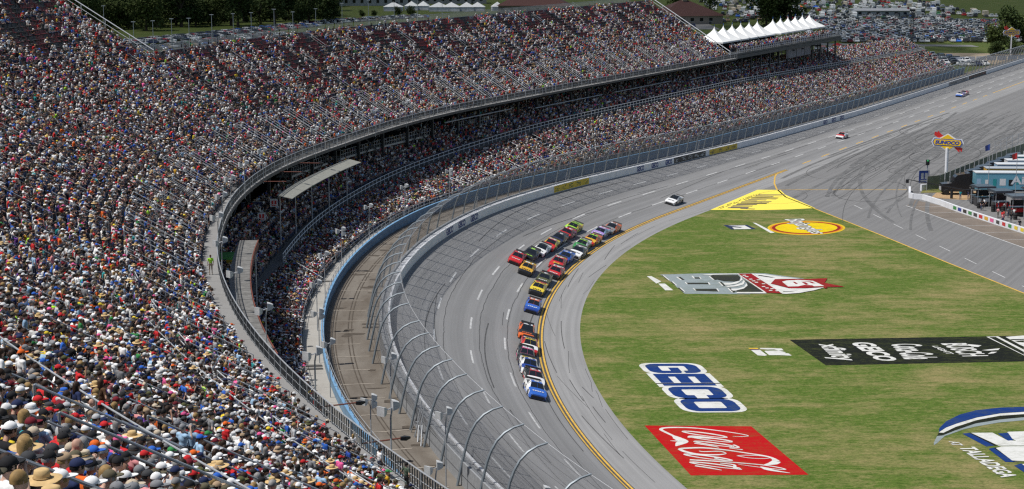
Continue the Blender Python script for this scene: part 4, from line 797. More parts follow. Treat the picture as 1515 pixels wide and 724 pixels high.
for i, u in enumerate((-27, -18, -9.5, -2, 6, 15, 26, 38, 52, 66, 82, 98, 114)):
    speaker_pole(u, d_blue(u)+(.55 if i not in (0, 2, 4) else -3.1), z_blue(u)-.9 if i not in (0, 2, 4) else z_road(u), 5.2 if i not in (0,2,4) else 6.4, "grey horn speakers on a tall pole beside the blue wall, "+ords[i]+" from the camera", n=2 if i % 3 else 3, group="speaker poles beside the blue wall", sc_=1.1)
for i, u in enumerate((-24, -31, 64, 72, 80)):
    t = thing("boom_light", "small black lamp on a rusty horizontal arm below the upper rail, "+ords[i]+" from the camera", "lamp", P(u, d_lip(u)-.15, z_deck(u)-.3), -heading(u), "boom lights under the rail")
    b = MB(); b.bar((0,0,0), (2.9,0,.03), .045, 6); b.build("arm", M_RUST, t)
    b = MB(); b.loft([[(2.8,-.06,-.1),(2.8,.06,-.1),(2.8,.06,.1),(2.8,-.06,.1)], [(3.1,-.16,-.12),(3.1,.16,-.12),(3.1,.16,.12),(3.1,-.16,.12)], [(3.4,-.05,-.04),(3.4,.05,-.04),(3.4,.05,.06),(3.4,-.05,.06)]]); b.build("lamp_head", M_BLACK, t)
# ------------------------------------------------------------------ people
M_SKIN = attr_mat("skin", "skin", .6, .12); M_SHIRT = attr_mat("shirt_cloth", "shirt", .9, .25); M_PANTS = attr_mat("trouser_cloth", "pants", .9, .25)
M_SHOE = mat("shoe_leather", (.12,.115,.11), .7); M_HAT = attr_mat("hat_cloth", "hat", .85, .2); M_HAIR = attr_mat("hair", "hair", .7, .4); M_EYE = mat("eye_dark", (.02,.015,.012), .3)
PM = [M_SKIN, M_SHIRT, M_PANTS, M_SHOE, M_HAT, M_HAIR, M_EYE]

def sphere_pts(nu=10, nv=7):
    vs = [(0,0,-1)]
    for j in range(1, nv):
        t = -math.pi/2+math.pi*j/nv
        for i in range(nu): vs.append((math.cos(t)*math.cos(2*math.pi*i/nu), math.cos(t)*math.sin(2*math.pi*i/nu), math.sin(t)))
    vs.append((0,0,1)); fs = []
    for i in range(nu): fs.append((0, 1+(i+1) % nu, 1+i))
    for j in range(nv-2):
        for i in range(nu):
            a = 1+j*nu+i; b = 1+j*nu+(i+1) % nu; fs.append((a, b, b+nu, a+nu))
    e = len(vs)-1
    for i in range(nu): fs.append((1+(nv-2)*nu+i, 1+(nv-2)*nu+(i+1) % nu, e))
    return vs, fs
SPH = sphere_pts()
def add_ell(b, c, r, mi=0, sph=SPH): b.add([(c[0]+v[0]*r[0], c[1]+v[1]*r[1], c[2]+v[2]*r[2]) for v in sph[0]], sph[1], mi)
def add_cap(b, p0, p1, r0, r1, mi=0):
    p0, p1 = Vector(p0), Vector(p1); z = (p1-p0).normalized(); x = z.orthogonal().normalized(); y = z.cross(x)
    b.add([(p1 if v[2] >= 0 else p0)+(x*v[0]+y*v[1]+z*v[2])*(r1 if v[2] >= 0 else r0) for v in sphere_pts(8, 6)[0]], sphere_pts(8, 6)[1], mi)

def limbs(pose):
    """joint positions; the person faces +Y, feet at z = 0"""
    J = {}
    if pose.startswith('stand'):
        J.update(pel=(0,0,.93), che=(0,.01,1.27), neck=(0,.0,1.44), head=(0,.03,1.6))
        for s in (-1, 1):
            J[s] = dict(hip=(s*.09,0,.9), knee=(s*.1,.03,.49), ank=(s*.11,-.02,.08), toe=(s*.13,.14,.04), sho=(s*.18,0,1.39), elb=(s*.24,-.03,1.12), wri=(s*.23,.1,.9))
        if pose == 'stand_raise': J[1].update(elb=(.26,.14,1.3), wri=(.14,.2,1.56))
        if pose == 'stand_hips':
            for s in (-1, 1): J[s].update(elb=(s*.36,-.08,1.16), wri=(s*.17,.06,.98))
        return J
    ln = {'sit': .06, 'lean': .3, 'sit_phone': .1, 'sit_back': -.05}[pose]
    J.update(pel=(0,-.06,.5), che=(0,-.06+ln*.55,.83-abs(ln)*.12), neck=(0,-.05+ln*.95,1.0-abs(ln)*.25), head=(0,-.01+ln*1.15,1.16-abs(ln)*.3))
    for s in (-1, 1):
        sh = (s*.18, -.06+ln*.85, .95-abs(ln)*.22)
        J[s] = dict(hip=(s*.09,-.04,.49), knee=(s*.13,.36,.5), ank=(s*.13,.33,.08), toe=(s*.15,.5,.04), sho=sh, elb=(s*.26,.06+ln*.5,.72), wri=(s*.14,.28,.6))
        if pose == 'lean': J[s].update(elb=(s*.2,.28,.6), wri=(s*.04,.42,.68))
        if pose == 'sit_phone': J[s].update(elb=(s*.24,.16,.82), wri=(s*.06,.28,1.06))
        if pose == 'sit_back': J[s].update(elb=(s*.3,-.06,.72), wri=(s*.1,.16,.66))
    return J

def make_body(pose, faces):
    J = limbs(pose); b = MB(); V = Vector
    reg = []                                   # (material, p0, p1, r0, r1) used to paint the joined surface
    def cap(p0, p1, r0, r1, m): add_cap(b, p0, p1, r0, r1); reg.append((m, V(p0), V(p1), r0, r1))
    pel, che, neck, head = (V(J[k]) for k in ('pel','che','neck','head'))
    add_ell(b, pel, (.165,.125,.13)); reg.append((2, pel-V((.06,0,0)), pel+V((.06,0,0)), .11, .11))
    mid = pel.lerp(che, .5); add_ell(b, mid, (.155,.115,.17)); reg.append((1, mid-V((.06,0,-.02)), mid+V((.06,0,.02)), .11, .11))
    add_ell(b, che, (.175,.12,.18)); reg.append((1, che-V((.08,0,0)), che+V((.08,0,0)), .13, .13))
    cap(J[-1]['sho'], J[1]['sho'], .075, .075, 1)
    cap(che.lerp(neck, .7), neck.lerp(head, .6), .058, .052, 0)
    add_ell(b, head+V((0,0,.015)), (.078,.098,.115)); reg.append((0, head, head+V((0,.01,.03)), .09, .09))
    add_ell(b, head+V((0,.05,-.055)), (.055,.05,.06)); add_ell(b, head+V((0,.1,-.005)), (.016,.024,.026))
    for s in (-1, 1):
        add_ell(b, head+V((s*.08,-.005,0)), (.014,.024,.034)); q = J[s]
        cap(q['hip'], q['knee'], .092, .062, 2); cap(q['knee'], q['ank'], .058, .04, 2 if s*0 == 0 and pose != 'sit_phone' else 0); cap(V(q['ank'])+V((0,-.03,-.02)), q['toe'], .045, .038, 3)
        cap(q['sho'], V(q['sho']).lerp(V(q['elb']), .62), .066, .054, 1); cap(V(q['sho']).lerp(V(q['elb']), .6), q['elb'], .046, .041, 0); cap(q['elb'], q['wri'], .041, .028, 0)
        d = (V(q['wri'])-V(q['elb'])).normalized(); cap(V(q['wri'])+d*.01, V(q['wri'])+d*.075, .033, .03, 0)
    tmp = b.build("tmp_body", M_SKIN)
    rm = tmp.modifiers.new("r", 'REMESH'); rm.mode = 'VOXEL'; rm.voxel_size = .02
    sm = tmp.modifiers.new("s", 'SMOOTH'); sm.iterations = 3; sm.factor = .5
    dc = tmp.modifiers.new("d", 'DECIMATE'); dc.ratio = 1.0
    dg = bpy.context.evaluated_depsgraph_get(); nf = len(tmp.evaluated_get(dg).data.polygons); dc.ratio = min(1, faces/max(1, nf*2))
    dg = bpy.context.evaluated_depsgraph_get(); me = bpy.data.meshes.new_from_object(tmp.evaluated_get(dg))
    bpy.data.objects.remove(tmp)
    cs = np.array([p.center for p in me.polygons]); best = np.full(len(cs), 9.); mi = np.zeros(len(cs), int)
    for m, p0, p1, r0, r1 in reg:
        a = np.array(p0); d = np.array(p1)-a; t = np.clip(((cs-a)@d)/max(d@d, 1e-9), 0, 1)
        dist = np.linalg.norm(cs-(a+t[:, None]*d), axis=1)-(r0+(r1-r0)*t); k = dist < best; best[k] = dist[k]; mi[k] = m
    out = MB(); out.v = [tuple(v.co) for v in me.vertices]; out.f = [tuple(p.vertices) for p in me.polygons]; out.m = [int(x) for x in mi]
    bpy.data.meshes.remove(me)
    for s in (-1, 1):                           # five fingers on each palm, eyes
        q = J[s]; d = (V(q['wri'])-V(q['elb'])).normalized(); base = V(q['wri'])+d*.075; side = d.cross(V((0,0,1))); side = side.normalized() if side.length > .1 else V((1,0,0)); dn = V((0,.2,-1)).normalized()
        for i, L in enumerate((.062,.074,.07,.055)):
            k = base+side*(i-1.5)*.019; e1 = k+d*L*.6+dn*.008; e2 = e1+d*L*.35+dn*.03; out.tube([k-d*.015, e1, e2], [.0095,.009,.007], 5)
        k = V(q['wri'])+d*.03-side*s*.03; out.tube([k, k-side*s*.025+d*.03, k-side*s*.025+d*.058+dn*.012], [.011,.0105,.008], 5)
        add_ell(out, V(J['head'])+V((s*.032,.094,.018)), (.011,.008,.008), 6, sphere_pts(6, 4))
    add_ell(out, V(J['head'])+V((0,.095,-.05)), (.022,.006,.005), 6, sphere_pts(6, 4))
    return out, J['head']

def headgear(kind, h):
    """hat or hair for a head centred at h; returns list of (name, MB)"""
    h = Vector(h); out = []
    def shell(zc, r, z0, mi, back=0.0, lon=14):
        b = MB(); rings = []
        for t in (math.asin(z0), .15, .5, .85, 1.2, 1.45):
            rings.append([(h.x+r[0]*math.cos(t)*math.cos(a), h.y+back+r[1]*math.cos(t)*math.sin(a), h.z+zc+r[2]*math.sin(t)) for a in [2*math.pi*i/lon for i in range(lon)]])
        b.loft(rings, mi); return b
    def hairb(long=False):
        b = shell(.018, (.088,.108,.122), -.25, 5, -.012)
        if long:
            rings = []
            for z, w_, t_ in ((.1,.06,.07),(.06,.08,.095),(0,.088,.102),(-.1,.09,.1),(-.2,.075,.08),(-.29,.035,.045)):
                rings.append([(h.x+w_*(1+.06*(i % 2))*math.cos(a), h.y-.02-.03*(z < -.15)+t_*(1+.06*(i % 2))*math.sin(a) if math.sin(a) < .25 else h.y-.01+.2*t_, h.z+z) for i, a in [(i, 2*math.pi*i/20) for i in range(20)]])
            b.loft(rings, 5)
        return b
    if kind == 'bald': return []
    if kind in ('hair', 'long'): return [('hair', hairb(kind == 'long'))]
    out.append(('hair', shell(.005, (.084,.103,.09), -.3, 5, -.01)))
    b = MB()
    if kind == 'cap':
        b = shell(.045, (.094,.112,.1), 0.0, 4)
        pts = [(h.x+.085*math.cos(a), h.y+.06+(.135 if 0 < i < 8 else .0)*math.sin(a)+.03*math.sin(a), h.z+.045-.012*abs(math.cos(a))) for i, a in [(i, math.pi*i/8) for i in range(9)]]
        b.prism([(p[0], p[1]) for p in pts], h.z+.035, h.z+.05, 4)
        add_ell(b, (h.x, h.y, h.z+.148), (.012,.012,.008), 4, sphere_pts(6, 4))
    else:
        br, ch, cr = {'straw': (.235,.125,.095), 'bucket': (.165,.105,.1), 'cowboy': (.2,.14,.095)}[kind]
        rings = []
        for r, z in ((cr*.55, ch+.035), (cr*.92, ch+.02), (cr, ch*.5+.03), (cr*1.04, .045), (br*.7, .03), (br*.97, .035 if kind != 'bucket' else -.005), (br, .03 if kind != 'bucket' else -.015), (br*.7, .02), (cr*.9, .03)):
            rings.append([(h.x+r*math.cos(a)*.96, h.y+r*math.sin(a)*1.08, h.z+z+(.05*abs(math.cos(a))**3*(r/br)**2 if kind == 'cowboy' and r > cr*1.2 else .012*math.sin(2*a)*(r > cr*1.2))) for a in [2*math.pi*i/18 for i in range(18)]])
        b.loft(rings, 4, cap=True)
        b.tube([(h.x+cr*1.05*math.cos(a)*.96, h.y+cr*1.05*math.sin(a)*1.08, h.z+.055) for a in [2*math.pi*i/14 for i in range(14)]], .011, 4, 5, closed=True)
    out.append(('hat', b))
    return out

POSES = ['sit', 'lean', 'sit_phone', 'sit_back', 'stand', 'stand_raise', 'stand_hips']
BODY = {}
for p in POSES:
    mb, hd = make_body(p, 2600); BODY[p] = (mb.mesh("person_body_"+p, PM, 180), hd, {})
def gear_mesh(p, kind):
    d = BODY[p][2]
    if kind not in d: d[kind] = [(n_, b.mesh(n_, PM, 60)) for n_, b in headgear(kind, BODY[p][1])]
    return d[kind]
SKIN = [(.5,.3,.22), (.55,.35,.26), (.42,.24,.165), (.58,.39,.3), (.28,.15,.095), (.5,.28,.2), (.11,.06,.038)]
HAIRS = [('black',(.012,.01,.009)), ('brown',(.04,.022,.013)), ('grey',(.3,.29,.28)), ('blonde',(.36,.23,.09)), ('brown',(.035,.018,.01))]
HAIRC = dict(HAIRS); HAIRC['white'] = (.55,.54,.52); HAIRC['brown'] = (.06,.03,.016)
PS = .98                                          # everything here is on the same slightly small scale as the track
def set_look(o, **k):
    for a, v in k.items(): o[a] = [float(x) for x in v]
def person(u, d, z, pose, kind, hatc, shirt, pants, skin, hair, rz, label, group=None, world=None, scale=1.0):
    bm_, hd, _ = BODY[pose]
    o = obj("person", bm_, None, world or P(u, d, z), rz, label, "person", group)
    s = PS*scale; o.scale = (s*R_.uniform(.98,1.1), s*R_.uniform(.98,1.08), s)
    look = dict(skin=skin, shirt=COLR.get(shirt, shirt), pants=pants, hat=COLR.get(hatc, (.5,.5,.5)), hair=hair)
    set_look(o, **look)
    for n_, me in gear_mesh(pose, kind):
        c = obj(n_, me, o); set_look(c, **look)
    return o

# seats of the upper stand and who sits in them
SHIRTW = dict(white=32, palegrey=11, grey=7, charcoal=9, black=19, navy=8, royal=5, blue=5, paleblue=7, denim=3, teal=1.6, red=10, maroon=2.5, orange=2.2, gold=.6, yellow=.8, lime=.8, green=1.1, olive=1, camo=1, tan=1.4, pink=2.2, rose=4, purple=1, beige=1)
HATW = dict(white=29, palegrey=7, grey=7, charcoal=10, black=24, navy=10, blue=4, red=7, orange=1.8, camo=3, tan=3.2, beige=3, green=1, yellow=1.3, pink=1.5, maroon=3, olive=2)
PANTSC = [(.07,.1,.18), (.05,.07,.13), (.03,.03,.033), (.2,.18,.15), (.14,.14,.145), (.1,.13,.2), (.02,.025,.05)]
def pick(w, rng, n):
    k = list(w); p = np.array([w[x] for x in k], float); return [k[i] for i in rng.choice(len(k), n, p=p/p.sum())]
def in_view(x, y, z, m=1.1):
    cp, sp = math.cos(math.atan(462/2500)), math.sin(math.atan(462/2500))
    dz = z-CAM_Z; w = y*cp-dz*sp; px = 2500*x/w; py = -2500*(y*sp+dz*cp)/w
    return (w > 8) & (abs(px) < 757*m) & (abs(py) < 362*m+30), w
def vnoise(x, y, seed):
    r = np.random.default_rng(seed); g = r.random((64, 64)); xi = np.floor(x).astype(int); yi = np.floor(y).astype(int); fx, fy = x-xi, y-yi
    fx = fx*fx*(3-2*fx); fy = fy*fy*(3-2*fy)
    G = lambda a, c: g[a % 64, c % 64]
    return (G(xi,yi)*(1-fx)+G(xi+1,yi)*fx)*(1-fy)+(G(xi,yi+1)*(1-fx)+G(xi+1,yi+1)*fx)*fy
seats = []                                         # u, d, z, tier
for r in range(NEAR_ROWS):
    for (a, c, rows) in ((U_NEAR, U_STEP-.3, NEAR_ROWS), (U_STEP+.2, U_END, FAR_ROWS)):
        if r >= rows: continue
        dm = 33.4+r*RD; stepu = .535/(1+dm/190) if c < 100 else .535
        us = np.arange(a+.4, c-.5, stepu)
        if c > 100:
            us = np.concatenate([np.arange(a+.4, 142, .535/(1+dm/190)), np.arange(142.3, c-.5, .535)])
        ai = np.array(UP_AISLES); near = np.min(abs(us[:, None]-ai[None, :]), axis=1)*(1+dm/190*(us < 142))
        ok = near > (1.12 if r < 8 else .62)
        us = us[ok]; us = us+NP.uniform(-.1, .1, len(us)); dd = d_seat0(us)+(r+.5)*RD+NP.uniform(-.14, .14, len(us)); seats.append(np.stack([us, dd, z_deck(us)+.1+r*RH, np.full(len(us), float(r))], 1))
seats = np.concatenate(seats)
sx, sy = PA(seats[:, 0], seats[:, 1]); ok, depth = in_view(sx, sy, seats[:, 2]+.7)
ok &= depth > 15.5
seats, sx, sy, depth = seats[ok], sx[ok], sy[ok], depth[ok]
patch = vnoise(seats[:, 0]*.3+7, seats[:, 3]*.2+3, 5)*.5+vnoise(seats[:, 0]*.9, seats[:, 3]*.7, 9)*.5
upper = np.where(seats[:, 0] > U_STEP, seats[:, 3]/FAR_ROWS, np.clip((seats[:, 3]-14)/26, 0, 1)*np.clip((seats[:, 0]-5)/50, 0, 1))
occ = np.clip(1.0-np.clip(upper*1.35-.1, 0, 1)*np.clip((patch-.33)*3.2, 0, 1)*1.2, .05, .93)
taken = NP.random(len(seats)) < occ

# people one can pick out close to the camera
near_used = []
def face_dir(u, extra=0.0):      # look down the slope towards the track
    return -math.pi/2-heading(u)+extra
people_specs = []
def hat_words(kind, hc):
    hc = {'palegrey':'pale grey','x':'','charcoal':'dark grey'}.get(hc, hc)
    return {'cap': f"{hc} cap", 'straw': "wide straw hat", 'bucket': f"{hc} bucket hat", 'cowboy': f"{hc} cowboy hat", 'hair': f"short {hc} hair", 'long': f"long {hc} hair", 'bald': "a bald head"}[kind]
SHW = {'palegrey':'pale grey','paleblue':'pale blue','charcoal':'dark grey','royal':'deep blue','beige':'cream','rose':'dusty pink'}
for (u, d, pose, kind, hc, shirt) in D_near:
    r = round((d-float(d_seat0(u)))/RD-.5); r = max(0, min(NEAR_ROWS-1, r)); dd = float(d_seat0(u))+(r+.5)*RD; zz = z_deck(u)+.1+r*RH
    if any(abs(u-a)*1.25 < .48 and abs(dd-c) < .5 for a, c in near_used): u += .45
    near_used.append((u, dd))
    hair = HAIRC.get(hc, (.05,.03,.02)) if kind in ('hair','long') else R_.choice(HAIRS)[1]
    if pose == 'stand': pose = R_.choice(('stand','stand_raise','stand_hips'))
    people_specs.append(dict(u=u, d=dd, z=zz, pose=pose, kind=kind, hc=hc, shirt=shirt, hair=hair))
order = np.argsort(depth); chosen = np.zeros(len(seats), bool); blocked = np.zeros(len(seats), bool)
for a, c in near_used: blocked |= (abs(seats[:, 0]-a)*1.3 < .46) & (abs(seats[:, 1]-c) < .45)
for i in order:
    if len(people_specs) >= 292: break
    if not taken[i] or blocked[i]: continue
    vis = in_view(sx[i], sy[i], seats[i, 2]+1.0, 1.0)[0]
    if not vis: continue
    chosen[i] = True
    kind = R_.choice(['cap']*15+['hair']*5+['long']*5+['straw']+['bucket']+['bald'])
    hn, hv = R_.choice(HAIRS)
    hc = hn if kind in ('hair','long') else pick(HATW, NP, 1)[0] if kind != 'straw' else 'straw'
    pose = R_.choice(['sit']*6+['lean']*3+['sit_back']*3+['sit_phone']+['stand_hips'] if R_.random() < .3 else ['sit','lean','sit_back','sit'])
    people_specs.append(dict(u=seats[i, 0], d=seats[i, 1], z=seats[i, 2], pose=pose, kind=kind, hc=hc, shirt=pick(SHIRTW, NP, 1)[0], hair=hv))
groups = {}
for s in people_specs:
    base = ("standing" if s['pose'].startswith('stand') else "seated")+f" person in {SHW.get(s['shirt'], s['shirt'])} shirt with {hat_words(s['kind'], s['hc'])}"
    x, y, _ = P(s['u'], s['d']); s['y'] = y; s['base'] = base.replace('  ', ' '); groups.setdefault(s['base'], []).append(s)
for base, g in groups.items():
    g.sort(key=lambda s: s['y'])
    for i, s in enumerate(g):
        lab = base+", near upper rows" if len(g) == 1 else base+", "+(ords[i] if i < 20 else str(i+1)+"th")+" nearest alike"
        big = s['kind'] == 'straw' and s['y'] < 30
        person(s['u'], s['d']+.02, s['z'], s['pose'], s['kind'], s['hc'], s['shirt'], R_.choice(PANTSC), R_.choice(SKIN), s['hair'], face_dir(s['u'], R_.uniform(-.35, .45)), lab, "spectators in the near rows of the upper stand")

# a steward on the upper walkway, fans by the rail
person(11.5, (d_lip(11.5)+d_seat0(11.5))/2, z_deck(11.5)-.02, 'stand', 'hair', 'brown', 'lime', (.35,.28,.2), SKIN[0], HAIRC['brown'], -heading(11.5)+.1, "steward in lime vest and khaki trousers walking along the upper walkway", scale=1.0)
person(-39.5, d_lip(-39.5)+.75, z_deck(-39.5)-.02, 'stand_hips', 'hair', 'black', (.07,.1,.07), (.02,.02,.022), SKIN[1], HAIRC['black'], face_dir(-40, .2), "person in dark green shirt and black shorts standing at the upper rail")
person(-37.0, d_seat0(-37)-.35, z_deck(-37)-.02, 'stand', 'cap', 'black', 'white', (.03,.04,.07), SKIN[2], HAIRC['black'], face_dir(-37), "person in white shirt and black cap standing on the walkway beside the rail")
person(-33.3, d_seat0(-33)-.5, z_deck(-33)-.02, 'stand', 'long', 'blonde', 'white', (.6,.45,.4), SKIN[3], HAIRC['blonde'], face_dir(-33, 1), "child in white dress standing on the upper walkway", scale=.72)
for i, (u, c, n_) in enumerate(((57.0,'blue','blue'), (59.5,'maroon','maroon'), (60.7,'rose','dusty pink'), (66,'palegrey','pale grey'), (69,'orange','orange'))):
    person(u, d_lip(u)+.7, z_deck(u)-.02, 'stand' if i % 2 else 'stand_hips', 'cap', 'white', c, PANTSC[i], SKIN[i], HAIRC['brown'], face_dir(u), f"person in {n_} shirt standing at the bend of the upper rail", "fans standing at the bend of the upper rail")

# ------------------------------------------------------------------ the rest of the crowd: one object
src = bpy.data.collections.new("crowd_sources")
variants = []
def to_low(p, kind, faces):
    mb, hd = LOWB[p]; b = MB(); b.v = list(mb.v); b.f = list(mb.f); b.m = list(mb.m)
    for _, g in headgear(kind, hd): b.add(g.v, g.f); b.m[-len(g.f):] = g.m
    return b
LOWB = {p: make_body(p, 420) for p in ('sit','lean','sit_back','sit_phone','stand','stand_hips')}
combos = [('sit','cap'),('sit','cap'),('sit','hair'),('sit','long'),('sit','straw'),('lean','cap'),('lean','hair'),('sit_back','cap'),('sit_back','bucket'),('sit_phone','cap'),('sit_back','long'),('sit','bucket'),('stand','cap'),('stand_hips','hair'),('stand_hips','cap')]
for i, (p, kind) in enumerate(combos):
    o = bpy.data.objects.new("v%02d" % i, to_low(p, kind, 400).mesh("crowd_person", PM, 180)); src.objects.link(o)
rest = taken & ~chosen & ~blocked
pts = [np.stack([sx[rest], sy[rest], seats[rest, 2]], 1)]; pu_ = [seats[rest, 0]]; st_ = [np.where(NP.random(rest.sum()) < .03, 1, 0)]
ai = np.array(LOW_AISLES)
for k in range(LN+LB):
    if k == LN: continue
    us = np.concatenate([np.arange(-48, 142, .52/(1+32/190)), np.arange(142.3, 441, .52)])
    us = us+NP.uniform(-.05, .05, len(us))
    us = us[np.min(abs(us[:, None]-ai[None, :]), axis=1) > (.55 if k < LN else .3)]
    kf = np.array([low_row(u, k) for u in np.arange(-50, 446, 2.)]); g = np.arange(-50, 446, 2.)
    d = np.interp(us, g, kf[:, 0])+.42; z = np.interp(us, g, kf[:, 1])
    x, y = PA(us, d); v, w = in_view(x, y, z+.6); keep = v & (NP.random(len(us)) < (.93 if k < LN else .8)); keep &= ~((k > LN) & (us < -45))
    keep &= ~((us > 425) & (NP.random(len(us)) < .6))
    pts.append(np.stack([x, y, z], 1)[keep]); pu_.append(us[keep]); st_.append((NP.random(keep.sum()) < .025).astype(int))
# platform guests
us = NP.uniform(278, 352, 520); d = NP.uniform(37.4, 41.5, 520); x, y = PA(us, d); pts.append(np.stack([x, y, np.full(520, 16.95)], 1)); pu_.append(us); st_.append(np.ones(520, int))
us = NP.uniform(320, 440, 420); d = NP.uniform(44.5, 49, 420); x, y = PA(us, d); pts.append(np.stack([x, y, np.full(420, 11.3)-(us-300)*.02], 1)); pu_.append(us); st_.append(np.ones(420, int))
us = NP.uniform(60, 250, 150); dl = d_lip(us)+NP.uniform(.4, 1.6, 150); x, y = PA(us, dl); pts.append(np.stack([x, y, z_deck(us)], 1)); pu_.append(us); st_.append(np.ones(150, int))
pts = np.concatenate(pts); pu_ = np.concatenate(pu_); st_ = np.concatenate(st_); N = len(pts)
me = bpy.data.meshes.new("crowd"); me.vertices.add(N); me.vertices.foreach_set("co", pts.astype('f').ravel())
def put(name, typ, data):
    a = me.attributes.new(name, typ, 'POINT'); a.data.foreach_set({'FLOAT':'value','INT':'value','FLOAT_COLOR':'color'}[typ], np.ascontiguousarray(data).ravel())
def rgba(names):
    c = np.array([COLR[x]+(1,) for x in names], 'f'); c[:, :3] *= NP.uniform(.75, 1.12, (N, 1)); return np.clip(c, 0, 1)
vi = np.where(st_ == 1, NP.integers(12, 15, N), NP.choice(12, N, p=np.array([15,15,14,11,2.2,15,9,14,3,5,9,3.0])/115.2)).astype('i')
put("vi", 'INT', vi)
put("rz", 'FLOAT', (-math.pi/2-np.interp(pu_, U_, HD)+NP.normal(.05, .32, N)).astype('f'))
put("sz", 'FLOAT', (PS*NP.uniform(.93, 1.1, N)).astype('f'))
put("shirt", 'FLOAT_COLOR', rgba(pick(SHIRTW, NP, N))); 
hats = rgba(pick(HATW, NP, N)); stw = (vi == 4); hats[stw, :3] = COLR['straw']; put("hat", 'FLOAT_COLOR', hats)
def fromlist(L): c = np.array([tuple(x)+(1,) for x in L], 'f')[NP.integers(0, len(L), N)]; return c
put("skin", 'FLOAT_COLOR', fromlist(SKIN[:6])); put("pants", 'FLOAT_COLOR', fromlist(PANTSC)); put("hair", 'FLOAT_COLOR', fromlist([h[1] for h in HAIRS]))
crowd = obj("crowd", me, None, kind="stuff", label="dense crowd of spectators filling both tiers of the stands", cat="crowd")
def scatter(o, name, coll, rot_attr="rz", size_attr="sz"):
    ng = bpy.data.node_groups.new(name, 'GeometryNodeTree')
    ng.interface.new_socket("Geometry", in_out='INPUT', socket_type='NodeSocketGeometry'); ng.interface.new_socket("Geometry", in_out='OUTPUT', socket_type='NodeSocketGeometry')
    N_, L_ = ng.nodes, ng.links; gi = N_.new("NodeGroupInput"); go = N_.new("NodeGroupOutput")
    ci = N_.new("GeometryNodeCollectionInfo"); ci.inputs['Collection'].default_value = coll; ci.inputs['Separate Children'].default_value = True; ci.inputs['Reset Children'].default_value = True
    ip = N_.new("GeometryNodeInstanceOnPoints"); ip.inputs['Pick Instance'].default_value = True
    mp = N_.new("GeometryNodeMeshToPoints")
    def na(nm, ty):
        x = N_.new("GeometryNodeInputNamedAttribute"); x.data_type = ty; x.inputs[0].default_value = nm; return x.outputs[0]
    cx = N_.new("ShaderNodeCombineXYZ"); L_.new(na(rot_attr, 'FLOAT'), cx.inputs[2])
    er = N_.new("FunctionNodeEulerToRotation"); L_.new(cx.outputs[0], er.inputs[0])
    L_.new(gi.outputs[0], mp.inputs[0]); L_.new(mp.outputs[0], ip.inputs['Points']); L_.new(ci.outputs[0], ip.inputs['Instance'])
    L_.new(na("vi", 'INT'), ip.inputs['Instance Index']); L_.new(er.outputs[0], ip.inputs['Rotation']); L_.new(na(size_attr, 'FLOAT'), ip.inputs['Scale'])
    L_.new(ip.outputs[0], go.inputs[0])
    md = o.modifiers.new(name, 'NODES'); md.node_group = ng
scatter(crowd, "crowd_scatter", src)

# ------------------------------------------------------------------ tip-up seats of the upper stand (red and dark chairs)
def seat_mesh():
    b = MB()
    b.loft([[(-.23,-.06,.42),(.23,-.06,.42),(.23,-.02,.44),(-.23,-.02,.44)], [(-.23,-.16,.84),(.23,-.16,.84),(.23,-.12,.85),(-.23,-.12,.85)]])
    b.loft([[(-.22,-.04,.40),(.22,-.04,.40),(.22,-.04,.45),(-.22,-.04,.45)], [(-.22,.3,.41),(.22,.3,.41),(.22,.3,.45),(-.22,.3,.45)]])
    b.box((-.2,.02,.2), (.04,.06,.4), mi=1); b.box((.2,.02,.2), (.04,.06,.4), mi=1)
    return b
M_SEATR = mat("dark_red_seat_plastic", (.13,.014,.02), .6, noise=.3, scale=6); M_SEATD = mat("charcoal_seat_plastic", (.03,.03,.036), .6, noise=.3, scale=6)
seat_r = seat_mesh().mesh("seat", [M_SEATR, M_DARKST]); seat_d = seat_mesh().mesh("seat", [M_SEATD, M_DARKST])
empty = ~taken & (seats[:, 3] > 2)
isred = (vnoise(seats[:, 0]*1.1, seats[:, 3]*.9, 21) > .42)
show = np.zeros(len(seats), bool); cnt = 0
for i in order:
    if cnt >= 290: break
    if empty[i] and in_view(sx[i], sy[i], seats[i, 2]+.5, 1.0)[0]:
        show[i] = True; cnt += 1
        o = obj("seat", seat_r if isred[i] else seat_d, up, (sx[i], sy[i], seats[i, 2]), face_dir(seats[i, 0])); o.matrix_parent_inverse = wloc(up)
others = empty & ~show; K = int(others.sum())
src2 = bpy.data.collections.new("seat_sources")
for nm, mm in (("s0", seat_r), ("s1", seat_d)): src2.objects.link(bpy.data.objects.new(nm, mm))
me = bpy.data.meshes.new("seat_rows"); me.vertices.add(K); me.vertices.foreach_set("co", np.stack([sx[others], sy[others], seats[others, 2]], 1).astype('f').ravel())
put("vi", 'INT', np.where(isred[others], 0, 1).astype('i')); put("rz", 'FLOAT', (-math.pi/2-np.interp(seats[others, 0], U_, HD)).astype('f')); put("sz", 'FLOAT', np.ones(K, 'f'))
so = obj("seat_rows", me, up, kind="stuff"); so.matrix_parent_inverse = wloc(up); scatter(so, "seat_scatter", src2)
